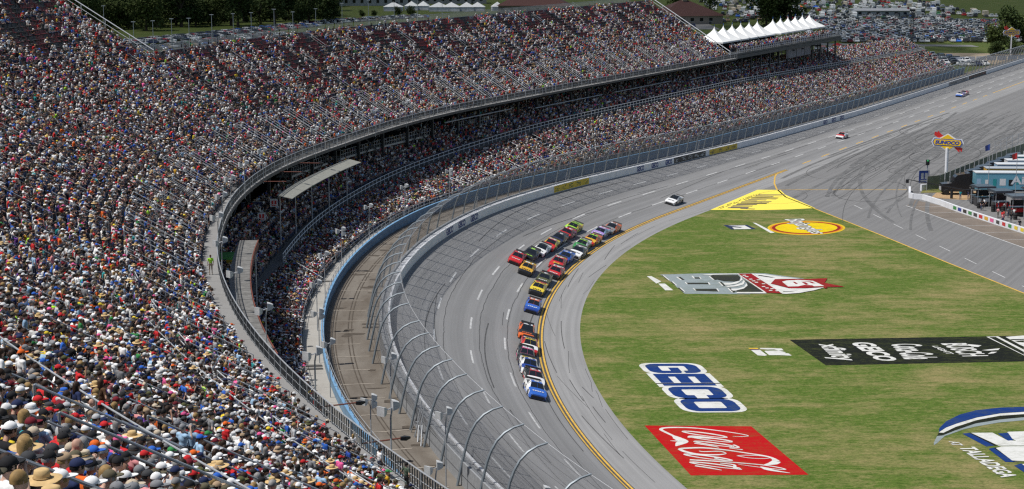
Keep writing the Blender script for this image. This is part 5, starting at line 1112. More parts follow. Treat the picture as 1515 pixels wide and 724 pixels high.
# ------------------------------------------------------------------ stock cars
STN = [  # x, half width low, z low, half width mid, z mid, half width belt, z belt, half width top, z top, z crown
 (2.44,.70,.10,.78,.30,.76,.46,.60,.52,.55),(2.32,.86,.09,.90,.34,.88,.55,.66,.60,.63),(2.0,.95,.09,.98,.42,.94,.66,.70,.69,.71),(1.4,.97,.10,1.0,.48,.96,.76,.72,.77,.79),
 (1.08,.97,.11,1.0,.50,.95,.80,.78,.83,.86),(.98,.97,.11,1.0,.50,.94,.82,.78,.87,.91),(.02,.97,.12,1.0,.51,.92,.88,.62,1.24,1.28),(-.35,.97,.12,1.0,.52,.92,.90,.61,1.27,1.30),
 (-.8,.97,.12,1.0,.53,.93,.92,.55,1.24,1.27),(-1.55,.97,.13,1.01,.55,.95,.95,.66,1.01,1.03),(-1.75,.97,.14,1.0,.56,.94,.96,.72,.98,1.0),(-2.25,.94,.18,.97,.56,.92,.94,.74,.97,.98),(-2.42,.86,.24,.90,.55,.88,.88,.70,.92,.93)]
def car_rings(off=0.0):
    R = []
    for x, a, za, b, zb, c, zc, d, zd, ze in STN:
        h = [(a, za), (b, zb), (c, zc), (d, zd), (d*.5, zd+(ze-zd)*.75)]
        ring = [(x, -w, z) for w, z in h]+[(x, 0, ze)]+[(x, w, z) for w, z in h[::-1]]
        R.append(ring)
    return R
CR = car_rings()
_paint = {}
def paint(c):
    c = COLR.get(c, c)
    k = tuple(round(x, 3) for x in c)
    if k not in _paint: _paint[k] = mat("car_paint_%d" % len(_paint), c, .32, noise=.06, scale=4, coat=.6)
    return _paint[k]
def car_body_mesh(hood, side, roof, nose, deck):
    b = MB(); n = 11
    for i in range(len(CR)-1):
        for j in range(n-1):
            q = [CR[i][j], CR[i][j+1], CR[i+1][j+1], CR[i+1][j]]
            topf = 3 <= j <= 6
            xm = (STN[i][0]+STN[i+1][0])/2
            if xm > 2.15: mi = 3
            elif topf: mi = 0 if xm > .5 else 2 if xm > -1.2 else 4
            elif j in (2, 7): mi = 0 if xm > .9 else (2 if xm > -1.3 and False else 1)
            else: mi = 1 if xm < 1.9 else 3
            b.add(q, [(0,1,2,3)], mi)
    b.add(CR[0], [tuple(range(n))], 3); b.add(CR[-1], [tuple(range(n))[::-1]], 1)
    bm = bmesh.new(); me = b.mesh("body", [paint(x) for x in (hood, side, roof, nose, deck)])
    bm.from_mesh(me); bmesh.ops.remove_doubles(bm, verts=bm.verts, dist=.0005); bmesh.ops.recalc_face_normals(bm, faces=bm.faces); bm.to_mesh(me); bm.free()
    me.polygons.foreach_set("use_smooth", [True]*len(me.polygons)); me.set_sharp_from_angle(angle=math.radians(38))
    return me
def patch_mesh(name, quads, m, inset=.9, off=.008):
    b = MB()
    for q in quads:
        q = [Vector(p) for p in q]; c = sum(q, Vector())/len(q); nrm = (q[1]-q[0]).cross(q[-1]-q[0]).normalized()
        if nrm.z < 0: nrm = -nrm
        if abs(nrm.z) < .3 and nrm.y*c.y < 0: nrm = -nrm
        b.add([c+(p-c)*inset+nrm*off for p in q], [tuple(range(len(q)))])
    return b.mesh(name, m)
WIND = patch_mesh("windshield", [[CR[5][3], CR[5][5], CR[6][5], CR[6][3]], [CR[5][5], CR[5][7], CR[6][7], CR[6][5]]], M_GLASS, .97, .012)
REARW = patch_mesh("rear_window", [[CR[8][3], CR[8][5], CR[9][5], CR[9][3]], [CR[8][5], CR[8][7], CR[9][7], CR[9][5]]], M_GLASS, .95, .012)
SIDEW = [patch_mesh("side_window", [[CR[6][a], CR[6][c], CR[8][c], CR[8][a]]], M_GLASS, .9, .012) for a, c in ((2,3), (8,7))]
QUARW = [patch_mesh("quarter_window", [[CR[8][a], CR[8][c], CR[9][c], CR[9][a]]], M_GLASS, .7, .012) for a, c in ((2,3), (8,7))]
def wheel_meshes():
    b = MB(); rs = []
    for y, r in ((-.15,.25),(-.15,.31),(-.11,.335),(.11,.335),(.15,.31),(.15,.25)): rs.append([(r*math.cos(a), y, r*math.sin(a)) for a in [2*math.pi*i/18 for i in range(18)]])
    b.loft(rs, cap=True); ty = b.mesh("tyre", M_RUBBER, 40)
    b = MB(); rs = []
    for y, r in ((-.157,.235),(-.157,.08),(-.14,.07)): rs.append([(r*math.cos(a), y, r*math.sin(a)) for a in [2*math.pi*i/14 for i in range(14)]])
    b.loft(rs, cap=True); return ty, b.mesh("rim", mat("wheel_rim_metal", (.25,.25,.26), .35, .8), 40)
TYRE, RIM = wheel_meshes()
b = MB(); b.box((2.462,0,.27), (.05,1.4,.26)); b.box((2.43,.62,.2), (.05,.28,.14)); b.box((2.43,-.62,.2), (.05,.28,.14)); GRILLE = b.mesh("grille", M_BLACK)
b = MB(); b.box((2.4,0,.08), (.35,1.86,.04)); SPLIT = b.mesh("splitter", M_BLACK)
b = MB(); b.loft([[(-2.3,-.82,.97),(-2.3,.82,.97),(-2.33,.82,.97),(-2.33,-.82,.97)],[(-2.42,-.8,1.16),(-2.42,.8,1.16),(-2.44,.8,1.16),(-2.44,-.8,1.16)]]); SPOIL = b.mesh("spoiler", M_BLACK)
HEADL = []
for s in (-1, 1):
    b = MB(); b.add([(2.34,s*.86,.46),(2.45,s*.62,.44),(2.40,s*.62,.54),(2.33,s*.82,.56)], [(0,1,2,3)]); HEADL.append(b.mesh("headlight", mat("headlight_decal", (.7,.72,.75), .25)))
ARCH = []
for x in (1.4, -1.39):
    for s in (-1, 1):
        b = MB(); b.add([(x+.38*math.cos(a), s*1.004, .33+.38*math.sin(a)) for a in [math.pi*i/12 for i in range(13)]], [tuple(range(13))]); ARCH.append(b.mesh("wheel_arch", M_BLACK))
def num_mesh(txt, col, where):
    me, co = lettering("number", txt, paint(col), bold=.03); w = .36*len(txt)
    if where == 'roof': out = np.stack([-.72+co[:, 0]*0+(1-co[:, 1])*0+co[:, 1]*.62, -(co[:, 0]-.5)*w*1.6, 0*co[:, 0]+1.312], 1)
    elif where in (-1, 1):
        xs = (co[:, 0]-.5)*w*1.5*(1 if where < 0 else -1)-.35; out = np.stack([xs, 0*xs+where*1.012, .34+co[:, 1]*.46], 1)
    else: out = np.stack([1.95-co[:, 1]*.6, (co[:, 0]-.5)*.9, .752+co[:, 1]*.075], 1)
    setco(me, out); return me
CARS = [  # livery: hood side roof nose deck, roof number colour, number, hood word, word colour, description
 ('blue','white','blue','blue','white','white','5','FREIGHTLINER','white',"blue stock car leading the line with white hood lettering"),
 ('white','black','red','white','black','white','12','AUTO','black',"white and black stock car with red roof, second in the inside line"),
 ('royal','white','royal','white','yellow','white','9','NAPA','gold',"blue and white stock car with yellow tail, third in the inside line"),
 ('charcoal','black','pink','charcoal','black','white','48','ALLY','palegrey',"dark grey stock car with pink roof in the inside line"),
 ('white','red','yellow','red','white','black','20','M','black',"white stock car with red nose and yellow roof stripe"),
 ('black','orange','black','orange','black','white','19','BASS','orange',"black stock car with orange nose and sides"),
 ('blue','blue','orange','royal','orange','white','43','STP','white',"blue stock car with orange roof running alone"),
 ('yellow','yellow','yellow','black','red','red','23','WOOD','black',"yellow stock car with black grille and red trim in the inside line"),
 ('olive','olive','olive','charcoal','maroon','white','3','BASS','white',"olive green stock car behind the yellow one"),
 ('red','red','red','black','white','white','21','MOTOR','white',"bright red stock car with black grille nearest the yellow lines"),
 ('red','red','red','red','gold','white','45','MM','gold',"red stock car with golden arches on the hood"),
 ('royal','blue','blue','royal','blue','white','17','FIFTH','white',"deep blue stock car between the red and the white ones"),
 ('white','charcoal','charcoal','white','white','white','4','RHEEM','charcoal',"white stock car with dark roof in the inside line"),
 ('green','white','lime','green','white','black','38','GENER','white',"light green and white stock car in the inside line"),
 ('gold','orange','lime','red','orange','black','41','HAAS','red',"orange and yellow stock car with lime roof"),
 ('purple','paleblue','purple','purple','pink','white','24','BEE','white',"lavender stock car near the tail of the inside line"),
 ('grey','orange','charcoal','grey','orange','white','14','TOOL','orange',"grey and orange stock car last in the inside line"),
 ('gold','gold','gold','black','yellow','white','18','STANLEY','black',"golden yellow stock car at the head of the outside line"),
 ('red','red','red','red','charcoal','white','8','3CHI','white',"red stock car half hidden beside the golden yellow one"),
 ('black','black','charcoal','black','black','lime','1','MONSTER','lime',"black stock car with lime markings in the outside line"),
 ('white','white','black','white','white','black','2','AUSTIN','black',"white stock car with black roof in the outside line"),
 ('red','yellow','red','red','yellow','white','22','SHELL','gold',"red and yellow stock car in the outside line"),
 ('navy','black','black','navy','navy','white','6','KING','white',"very dark navy stock car in the outside line"),
 ('red','maroon','red','red','red','white','31','LUCAS','white',"plain red stock car second from the tail of the outside line"),
 ('lime','yellow','lime','black','lime','black','99','DRAGON','black',"neon yellow stock car last in the outside line"),
 ('white','palegrey','black','white','white','black','34','LOVE','charcoal',"white stock car following alone behind the pack"),
 ('red','white','red','white','red','white','10','SMITH','white',"red and white stock car alone on the front straight"),
 ('white','purple','white','blue','purple','purple','11','FEDEX','blue',"white and purple stock car far up the front straight"),
 ('white','red','white','red','red','red','15','RACE','black',"red and white stock car tucked behind the purple one")]
POS = [list(p) for p in D_cars]
for i, (u, d) in {0:(27.9,2.35), 1:(32.7,1.45), 2:(37.3,2.0), 3:(41.9,2.0), 4:(46.6,1.0), 17:(84.6,4.45), 18:(88.0,6.45), 19:(92.4,5.5), 20:(96.9,5.0), 21:(101.4,4.8), 22:(105.9,4.8), 23:(110.4,4.9), 24:(114.9,5.3), 27:(366.6,5.3), 28:(372,5.6)}.items(): POS[i] = [u, d]
for i in range(17):
    if POS[i][1] < 1.6: POS[i][1] += .45
COLR['purple'] = (.38,.26,.6)
CS = .94
def base_z(u, d): return z_surf(u, max(d, 0))
for i, spec in enumerate(CARS):
    hood, side, roof, nose, deck, ncol, num, word, wcol, label = spec; u, d = POS[i]
    p = Vector(P(u, d, base_z(u, d)+.016)); f = Vector(P(u-1, d, base_z(u-1, d)))-Vector(P(u+1, d, base_z(u+1, d))); f.normalize()
    f = (Matrix.Rotation(R_.uniform(-.03,.03), 3, 'Z')@f)
    lft = Vector(P(u, d-1, base_z(u, d-1)))-Vector(P(u, d+1, base_z(u, d+1))); lft.normalize()   # the car's left is the infield
    upv = f.cross(lft).normalized(); lft = upv.cross(f).normalized()
    t = thing("stock_car", label, "race car", p, group="stock cars racing in the pack")
    Mx = Matrix((f, lft, upv)).transposed(); t.rotation_euler = Mx.to_euler(); t.scale = (CS,)*3
    body = obj("body", car_body_mesh(hood, side, roof, nose, deck), t)
    for me in [WIND, REARW]+SIDEW+QUARW+[GRILLE, SPLIT, SPOIL]+HEADL+ARCH: obj(me.name.split('.')[0], me, t)
    for x in (1.4, -1.39):
        for s in (-1, 1):
            w = obj("wheel", TYRE, t, (x, s*.87, .335), 0 if s < 0 else math.pi); obj("rim", RIM, w)
    for where in ('roof', -1, 1): obj("number", num_mesh(num, ncol if where == 'roof' else ('white' if sum(COLR[side]) < 1.2 else 'black'), where), t)
    if word in ('M', 'MM'): obj("hood_lettering", num_mesh('M', wcol, 'hood'), t)
    else:
        b = MB()
        for k in range(5):
            y0 = -.62+k*.25+R_.uniform(-.02,.02); x0 = 1.62+R_.uniform(-.06,.06); b.add([(x0,y0,.772),(x0+.26,y0+.03,.752),(x0+.26,y0+.2,.752),(x0,y0+.19,.772)], [(0,1,2,3)])
        o = b.build("hood_graphic", paint(wcol), t); o.location.z = .02
    b = MB()
    for s in (-1, 1): b.add([(x, s*w, z) for x, w, z in ((2.2,.965,.2),(.95,1.012,.2),(-1.0,1.012,.2),(-2.2,.975,.24),(-2.2,.985,.4),(-.6,1.012,.33),(.95,1.012,.3),(2.1,.975,.3))], [tuple(range(8))])
    b.build("side_stripe", paint(roof if roof != side else nose), t)

# ------------------------------------------------------------------ painted marks on the grass
GP = dict(white=(.6,.6,.57), grey=(.24,.28,.29), black=(.03,.032,.03), soot=(.011,.013,.011), red=(.25,.012,.018), cokered=(.4,.006,.009), navy=(.02,.03,.08), royal=(.008,.034,.16), yellow=(.65,.45,.05), paleyellow=(.8,.66,.1), dark=(.05,.045,.045), taupe=(.16,.13,.1), ochre=(.62,.42,.02), ochre2=(.68,.5,.01), orange=(.62,.2,.02))
def grass_paint(name):
    """paint sprayed on turf: flat colour worn through to the grass"""
    key = "turf_paint_"+name
    if key in _mats: return _mats[key]
    m = bpy.data.materials.new(key); n, l, b = tree_of(m); c = GP[name]
    tc = n.new("ShaderNodeTexCoord").outputs['Object']
    f1 = noise_(n, l, tc, 1.7, 9, (.6, 1.3, 1), .85); f2 = noise_(n, l, tc, .5, 4, (.4, 1, 1))
    wear = math_(n, l, 'MULTIPLY', ramp(n, l, math_(n, l, 'ADD', math_(n, l, 'MULTIPLY', f1, .75), math_(n, l, 'MULTIPLY', f2, .25)), .49, .6), .75 if name not in ('paleyellow','dark','taupe') else .1)
    col = mixc(n, l, wear, c, tuple(x*.45+g*.45 for x, g in zip(c, (.1,.12,.03))))
    l.new(col, b.inputs['Base Color']); b.inputs['Roughness'].default_value = .95; b.inputs['Specular IOR Level'].default_value = .1
    _mats[key] = m; return m
def painted(name, polys, z0, label, parent=None):
    t = thing(name, label, "ground logo", (polys[0][1][0][0], polys[0][1][0][1], 0))
    for i, (c, poly) in enumerate(polys):
        b = MB().add([(x, y, z0+.002*i) for x, y in poly], [tuple(range(len(poly)))])
        part(b, "painted_base" if i == 0 else "painted_shape", grass_paint(c), t)
    return t
def quad_text(parent, txt, quad, col, z, bold=.02):
    """reads from the far edge towards the camera, letter tops to the right: quad = far-left, far-right, near-right, near-left"""
    me, co = lettering("painted_lettering", txt, grass_paint(col), bold=bold); A, B, C_, D_ = (np.array(q) for q in quad)
    s, h = co[:, :1], co[:, 1:2]
    xy = (A*(1-s)+D_*s)*(1-h)+(B*(1-s)+C_*s)*h
    setco(me, np.concatenate([xy, np.full((len(co), 1), z)], 1)); o = obj("painted_lettering", me, parent); o.matrix_parent_inverse = wloc(parent); return o
Z0 = .012
painted("race_logo", D_race_logo, Z0, "grey, black and red race logo with a pointed tip painted on grass")
painted("lettering_mark", D_side_mark, Z0, "small white slanted lettering left of the grey race logo")
painted("track_name_mark", D_small_mark, Z0, "small white painted mark with yellow corner left of the black banner")
painted("navy_mark", D_navy_mark, Z0, "small navy and white painted mark near the yellow apron")
painted("white_bar", D_white_bar, Z0, "short slanted white bar beside the yellow oval logo")
painted("yellow_apron", D_yellow_apron, Z0, "pale yellow painted triangle with dark slanted lettering at the pit entry")
t = painted("oval_logo", D_oval_logo, Z0, "yellow and red oval logo with white lettering on the grass")
q = [np.array(p) for p in D_oval_txt[0][1]]
quad_text(t, "Bojangles", q, 'black', Z0+.02, .07); quad_text(t, "Bojangles", q, 'white', Z0+.03, .015)
t = painted("red_logo", D_red_panel, Z0, "red parallelogram with white flowing script painted on the grass")
for i, (pts_, ws) in enumerate(D_script):
    P_ = [Vector(p) for p in pts_]; fine_p, fine_w = [], []
    for k in range(len(P_)-1):          # Catmull-Rom for smooth strokes
        a, b0, c0, e = P_[max(k-1,0)], P_[k], P_[k+1], P_[min(k+2,len(P_)-1)]
        for s in (0,.25,.5,.75):
            fine_p.append(.5*((2*b0)+(-a+c0)*s+(2*a-5*b0+4*c0-e)*s*s+(-a+3*b0-3*c0+e)*s**3)); fine_w.append(ws[k]+(ws[k+1]-ws[k])*s)
    fine_p.append(P_[-1]); fine_w.append(ws[-1])
    b = MB(); flat_curve(b, [tuple(p) for p in fine_p], [w*1.05 for w in fine_w], Z0+.006+.0012*i); part(b, "painted_stroke", grass_paint('white'), t)
# block letters of the blue logo, in letter space (a reading, b up)
def block_logo():
    t = thing("block_logo", "blue block letters with white outline painted on the grass", "ground logo", (18, 167, 0))
    A, B, C_, D_ = (np.array(p) for p in D_block_logo_quad)
    def M(a, b_): return tuple((A*(1-a)+D_*a)*(1-b_)+(B*(1-a)+C_*a)*b_)
    def shape(pts, col, z, nm):
        b = MB().add([M(a, c)+(z,) for a, c in pts], [tuple(range(len(pts)))]); part(b, nm, grass_paint(col), t)
    def rrect(a0, a1, b0, b1, r=.22, ra=None):
        ra = ra if ra is not None else (a1-a0)*.3; rb = (b1-b0)*r; out = []
        for ca, cb, s in ((a1-ra, b0+rb, -90), (a1-ra, b1-rb, 0), (a0+ra, b1-rb, 90), (a0+ra, b0+rb, 180)):
            for k in range(5):
                q_ = math.radians(s+k*22.5); out.append((ca+ra*math.cos(q_), cb+rb*math.sin(q_)))
        return out
    lets = [(0,.225,'G'),(.225,.435,'E'),(.435,.5,'I'),(.5,.745,'C'),(.745,1.0,'O')]
    for a0, a1, L in lets:
        if L in 'EI': shape([(a0-.004,0),(a1+.012,0),(a1+.012,1),(a0-.004,1)], 'white', Z0, "white_outline")
        else: shape(rrect(a0-.012, a1+.012, 0, 1), 'white', Z0+.002, "white_outline")
    for a0, a1, L in lets:
        g = .018; x0, x1, y0, y1 = a0+g*.4, a1-g*.4, .09, .91; w = (x1-x0)
        if L == 'I': shape([(x0,y0),(x1-.006,y0),(x1-.006,y1),(x0,y1)], 'royal', Z0+.005, "blue_letter"); continue
        if L == 'E':
            shape([(x0,y0),(x1,y0),(x1,y0+.2),(x0+w*.32,y0+.2),(x0+w*.32,y0+.31),(x1,y0+.31),(x1,y1-.31),(x0+w*.32,y1-.31),(x0+w*.32,y1-.2),(x1,y1-.2),(x1,y1),(x0,y1)], 'royal', Z0+.005, "blue_letter"); continue
        shape(rrect(x0, x1, y0, y1), 'royal', Z0+.005, "blue_letter")
        shape(rrect(x0+w*.25, x1-w*.25, y0+.2, y1-.2, .1, .012), 'white', Z0+.007, "letter_counter")
        if L == 'C': shape([(x1-w*.3,y0+.32),(x1+.004,y0+.32),(x1+.004,y1-.32),(x1-w*.3,y1-.32)], 'white', Z0+.0075, "letter_gap")
        if L == 'G':
            shape([(x1-w*.3,y0+.48),(x1+.004,y0+.48),(x1+.004,y1-.28),(x1-w*.3,y1-.28)], 'white', Z0+.0075, "letter_gap"); shape([(x0+w*.42,y0+.34),(x1-w*.1,y0+.34),(x1-w*.1,y0+.5),(x0+w*.42,y0+.5)], 'royal', Z0+.009, "blue_letter")
block_logo()
t = painted("black_banner", D_banner, Z0, "long black banner with four white sponsor names painted on the grass")
for k, (txt, quad) in enumerate(D_banner_txt): quad_text(t, txt, quad, 'white', Z0+.03, .025 if txt != 'GEICO' else .045)
t = painted("series_logo", D_series_logo, Z0, "white and blue logo under a striped arc at the lower right")
for txt, quad in D_series_txt: quad_text(t, txt, quad, 'white', Z0+.04, .03)
look_c = lambda c: {'charcoal': 'dark grey'}.get(c, c)
# ------------------------------------------------------------------ white pagoda tents on the platform at the end of the upper tier
plat = thing("guest_platform", "open steel platform carrying the white tents beyond the upper stand", "platform", P(310, 40, 0))
psweep("platform_floor", frange(U_END+.5, 356, 4), lambda u: [(37, 16.5), (37, 16.95), (50, 16.95), (50, 16.5)], M_DARKST, plat, closed=True)
for hh in (.5, 1.1):
    b = MB(); b.tube([P(u, 37.1, 16.95+hh) for u in frange(U_END+.5, 356, 4)], .05, 5); part(b, "rail", M_STEEL, plat)
for u in frange(U_END+.6, 356, 1.6):
    o = obj("railing_post", lip_me, plat, P(u, 37.1, 16.95), -heading(u)); o.matrix_parent_inverse = wloc(plat)
for u in frange(U_END+6, 354, 7):
    for d in (38, 43, 49):
        b = MB(); b.box(P(u, d, 12.7), (.35, .35, 7.6), -heading(u)); part(b, "column", M_DARKST, plat)
psweep("fascia_banner", frange(312, 332, 3), lambda u: [(37.9, 13.2), (37.9, 15.6)], mat("grey_banner_cloth", (.2,.2,.22), .8, noise=.5, scale=.8), plat)
psweep("platform_beam", frange(U_END+.5, 356, 4), lambda u: [(36.9, 15.7), (36.9, 16.45), (37.15, 16.45), (37.15, 15.7)], M_DARKST, plat, closed=True)
M_TENT = mat("white_tent_fabric", (.82,.82,.8), .75, noise=.06, scale=1)
def tent(u, d, z, w, h, label):
    t = thing("pagoda_tent", label, "tent", P(u, d, z), math.radians(90)-heading(u), "white pagoda tents on the platform")
    b = MB(); rings = []
    for k in range(8):
        s = k/7; r = w/2*((1-s)**1.9*.97+.03*(1-s)); zz_ = 2.5+h*s; ring = []
        for i in range(16):
            a = math.pi/4+2*math.pi*i/16; q = max(abs(math.cos(a)), abs(math.sin(a))); rr_ = r*(1/q if s < .5 else (1/q)*(1-(s-.5)*.6)+(s-.5)*.6)
            ring.append((rr_*math.cos(a), rr_*math.sin(a), zz_))
        rings.append(ring)
    b.loft([[(x, y, 2.15) for x, y, _ in rings[0]]]+rings, cap=False); b.build("canopy", M_TENT, t, 35)
    for sx_ in (-1, 1):
        for sy_ in (-1, 1): b = MB(); b.bar((sx_*w*.48, sy_*w*.48, 0), (sx_*w*.48, sy_*w*.48, 2.4), .05); b.build("leg", M_ALU, t)
    b = MB(); b.bar((0,0,2.4+h), (0,0,2.9+h), .05, 6, r2=.02); b.build("finial", mat("pennant_blue", COLR['blue'], .6), t)
for g_, u0 in enumerate((268.5, 321.0)):
    for k in range(6):
        tent(u0+k*6.1+(10 if g_ == 0 else 0), 45, 16.95, 7.4, 3.6, f"{ords[k]} white pagoda tent from the left in the {'nearer' if g_ == 0 else 'farther'} row")

# ------------------------------------------------------------------ pit lane corner on the right
def poly_wall(b, pts_, h, w, z=0.0):
    for p, q_ in zip(pts_[:-1], pts_[1:]):
        d = Vector((q_[0]-p[0], q_[1]-p[1])); n_ = Vector((-d.y, d.x)).normalized()*w/2
        b.prism([(p[0]+n_.x, p[1]+n_.y), (p[0]-n_.x, p[1]-n_.y), (q_[0]-n_.x, q_[1]-n_.y), (q_[0]+n_.x, q_[1]+n_.y)], z, z+h)
pw = thing("pit_wall", "low white pit wall with a rounded end and small sponsor panels", "wall", D_pit_wall[1]+[0])
for p, q_ in zip(D_pit_wall[:-1], D_pit_wall[1:]):
    n_ = max(1, int(math.dist(p, q_)/3))
    for k in range(n_):
        a = [p[i]+(q_[i]-p[i])*k/n_ for i in (0, 1)]; c = [p[i]+(q_[i]-p[i])*((k+1)/n_-.004) for i in (0, 1)]
        b = MB(); poly_wall(b, [a, c], .9, .35); part(b, "wall_block", M_WHITE, pw)
for k, c in enumerate(['green','royal','black','green','charcoal','red','gold','pink','charcoal','red','green','yellow','yellow']):
    y0 = 277-k*1.75; x0 = float(np.interp(-y0, [-p[1] for p in D_pit_wall], [p[0] for p in D_pit_wall]))
    b = MB(); b.box((x0-.19, y0, .5), (.02, 1.2, .55), .2); part(b, "sponsor_panel", paint(c), pw)
gf = thing("screened_fence", "green screened fence on a white wall behind the pit lane", "fence", D_green_fence[1]+[0])
for p, q_ in zip(D_green_fence[:-1], D_green_fence[1:]):
    L = math.dist(p, q_); n_ = max(1, int(L/3))
    for k in range(n_):
        a = [p[i]+(q_[i]-p[i])*k/n_ for i in (0, 1)]; c = [p[i]+(q_[i]-p[i])*((k+1)/n_-.01) for i in (0, 1)]
        b = MB(); poly_wall(b, [a, c], 2.3, .05, .35); part(b, "screen_panel", mat("green_grey_screen", (.17,.2,.14), .8, noise=.25, scale=1.2), gf)
        b = MB(); poly_wall(b, [(a[0]-.9, a[1]+.6), (c[0]-.9, c[1]+.6)], 1.1, .4); part(b, "wall_block", M_WHITE, gf)
        b = MB(); b.bar((a[0], a[1], 0), (a[0], a[1], 2.9), .06); part(b, "post", M_STEEL, gf)
cf2 = thing("pit_catch_fence", "grey mesh catch fence on the far pit wall at the right edge", "fence", (103, 343, 0))
for k in range(12):
    x0, y0 = 97+k*2.1, 334+k*3.2; b = MB(); b.bar((x0-.8, y0+.6, 1.0), (x0-.8, y0+.6, 4.6), .06); part(b, "post", M_STEEL, cf2)
for hh in (1.6, 2.6, 3.6, 4.5): b = MB(); b.bar((96.2, 334.6, hh), (119.3, 369.8, hh), .03); part(b, "cable", M_STEEL, cf2)
uvsheet("pit_pavement", [(74.5,282),(78,302),(96,331),(130,380),(150,330),(125,250),(82,252),(77.5,268)], .02, M_PIT, kind="structure")
MB().add([(x, y, .03) for x, y in ((73,291),(76.5,299.5),(84,298),(83,290.5),(78,288.5))], [(0,1,2,3,4)]).build("gravel_patch", mat("orange_gravel", (.42,.28,.15), .95, noise=.35, scale=3), kind="structure")
MB().add([(x, y, .04) for x, y in ((72.5,296.5),(74.5,302),(80,303),(77,297))], [(0,1,2,3)]).build("grass_patch", M_GRASS, kind="structure")
# diamond fuel sign
def fuel_sign(loc, H_, w, label, rz=0.0):
    t = thing("fuel_sign", label, "sign", (loc[0], loc[1], 0), rz)
    b = MB(); b.bar((0,0,0), (0,0,H_-1.0), .3, 10); b.build("pole", M_WHITE, t, 50)
    def plate(name, poly, y, m, th=.2):
        b = MB(); b.add([(x*w, y, H_+z*w) for x, z in poly]+[(x*w, y+th, H_+z*w) for x, z in poly], [tuple(range(len(poly))), tuple(range(len(poly), 2*len(poly)))[::-1]]+[(i, (i+1) % len(poly), len(poly)+(i+1) % len(poly), len(poly)+i) for i in range(len(poly))]); return b.build(name, m, t)
    arrow = [(-.45,.34),(-.33,.36),(-.33,.28),(.35,-.27),(.36,-.37),(.46,-.36),(.43,-.25),(.49,-.15),(.37,-.17),(-.25,.3),(-.36,.24),(-.47,.24)]
    plate("arrow", [(-.46,.22),(-.44,.34),(-.36,.31),(-.33,.37),(-.24,.27),(.36,-.16),(.33,-.1),(.5,-.17),(.47,-.3),(.4,-.22),(.4,-.32),(.27,-.2)], .12, paint('red'), .1)
    plate("white_border", [(-.54,0),(-.47,.135),(-.27,.135),(0,.3),(.27,.135),(.47,.135),(.54,0),(.47,-.135),(.27,-.135),(0,-.3),(-.27,-.135),(-.47,-.135)], 0, M_WHITE, .12)
    plate("yellow_diamond", [(-.42,0),(0,.265),(.42,0),(0,-.265)], -.05, paint((.88,.56,.02)), .06)
    plate("blue_band", [(-.5,0),(-.44,.115),(.44,.115),(.5,0),(.44,-.115),(-.44,-.115)], -.09, paint((.02,.06,.35)), .05)
    plate("yellow_band", [(-.465,0),(-.42,.09),(.42,.09),(.465,0),(.42,-.09),(-.42,-.09)], -.12, paint((.88,.56,.02)), .04)
    me, co = lettering("lettering", "SUNOCO", paint((.02,.05,.33)), bold=.05)
    zz_ = (co[:, 1]-.5)*.12*w; setco(me, np.stack([(co[:, 0]-.5)*.8*w+zz_*.25, co[:, 0]*0-.15, H_+zz_], 1)); obj("lettering", me, t)
    return t
fuel_sign(D_pt_sunoco, 7.2, 5.6, "yellow and blue diamond fuel sign with red arrow at the pit entry", -.5)
fuel_sign(D_pt_far_sunoco, 8.5, 7.0, "distant yellow diamond fuel sign at the upper right edge", .3)
placard("pit_sign", "", 0, 0, 0, 2.0, 2.2, paint('royal'), M_LINEW, "small blue square sign beside the end of the pit wall").location = (74.6, 303, 2.0)
b = MB()
for s in (-.8, .8): b.bar((74.6+s, 303.05, 0), (74.6+s, 303.05, 3.6), .05)
leg_t = b.build("sign_frame", M_STEEL, label="thin grey post frame behind the small blue sign", cat="frame")
sg = thing("signal_light", "green signal light on a short mast near the pit entry", "signal", (75.5, 304.5, 0))
b = MB(); b.bar((0,0,0), (0,0,4.0), .12, 6); b.build("mast", M_STEEL, sg)
b = MB(); b.box((0,0,4.4), (.6,.4,1.0)); b.build("housing", M_BLACK, sg); b = MB(); add_ell(b, (0,-.2,4.7), (.2,.08,.2)); b.build("lens", paint((.05,.5,.15)), sg)
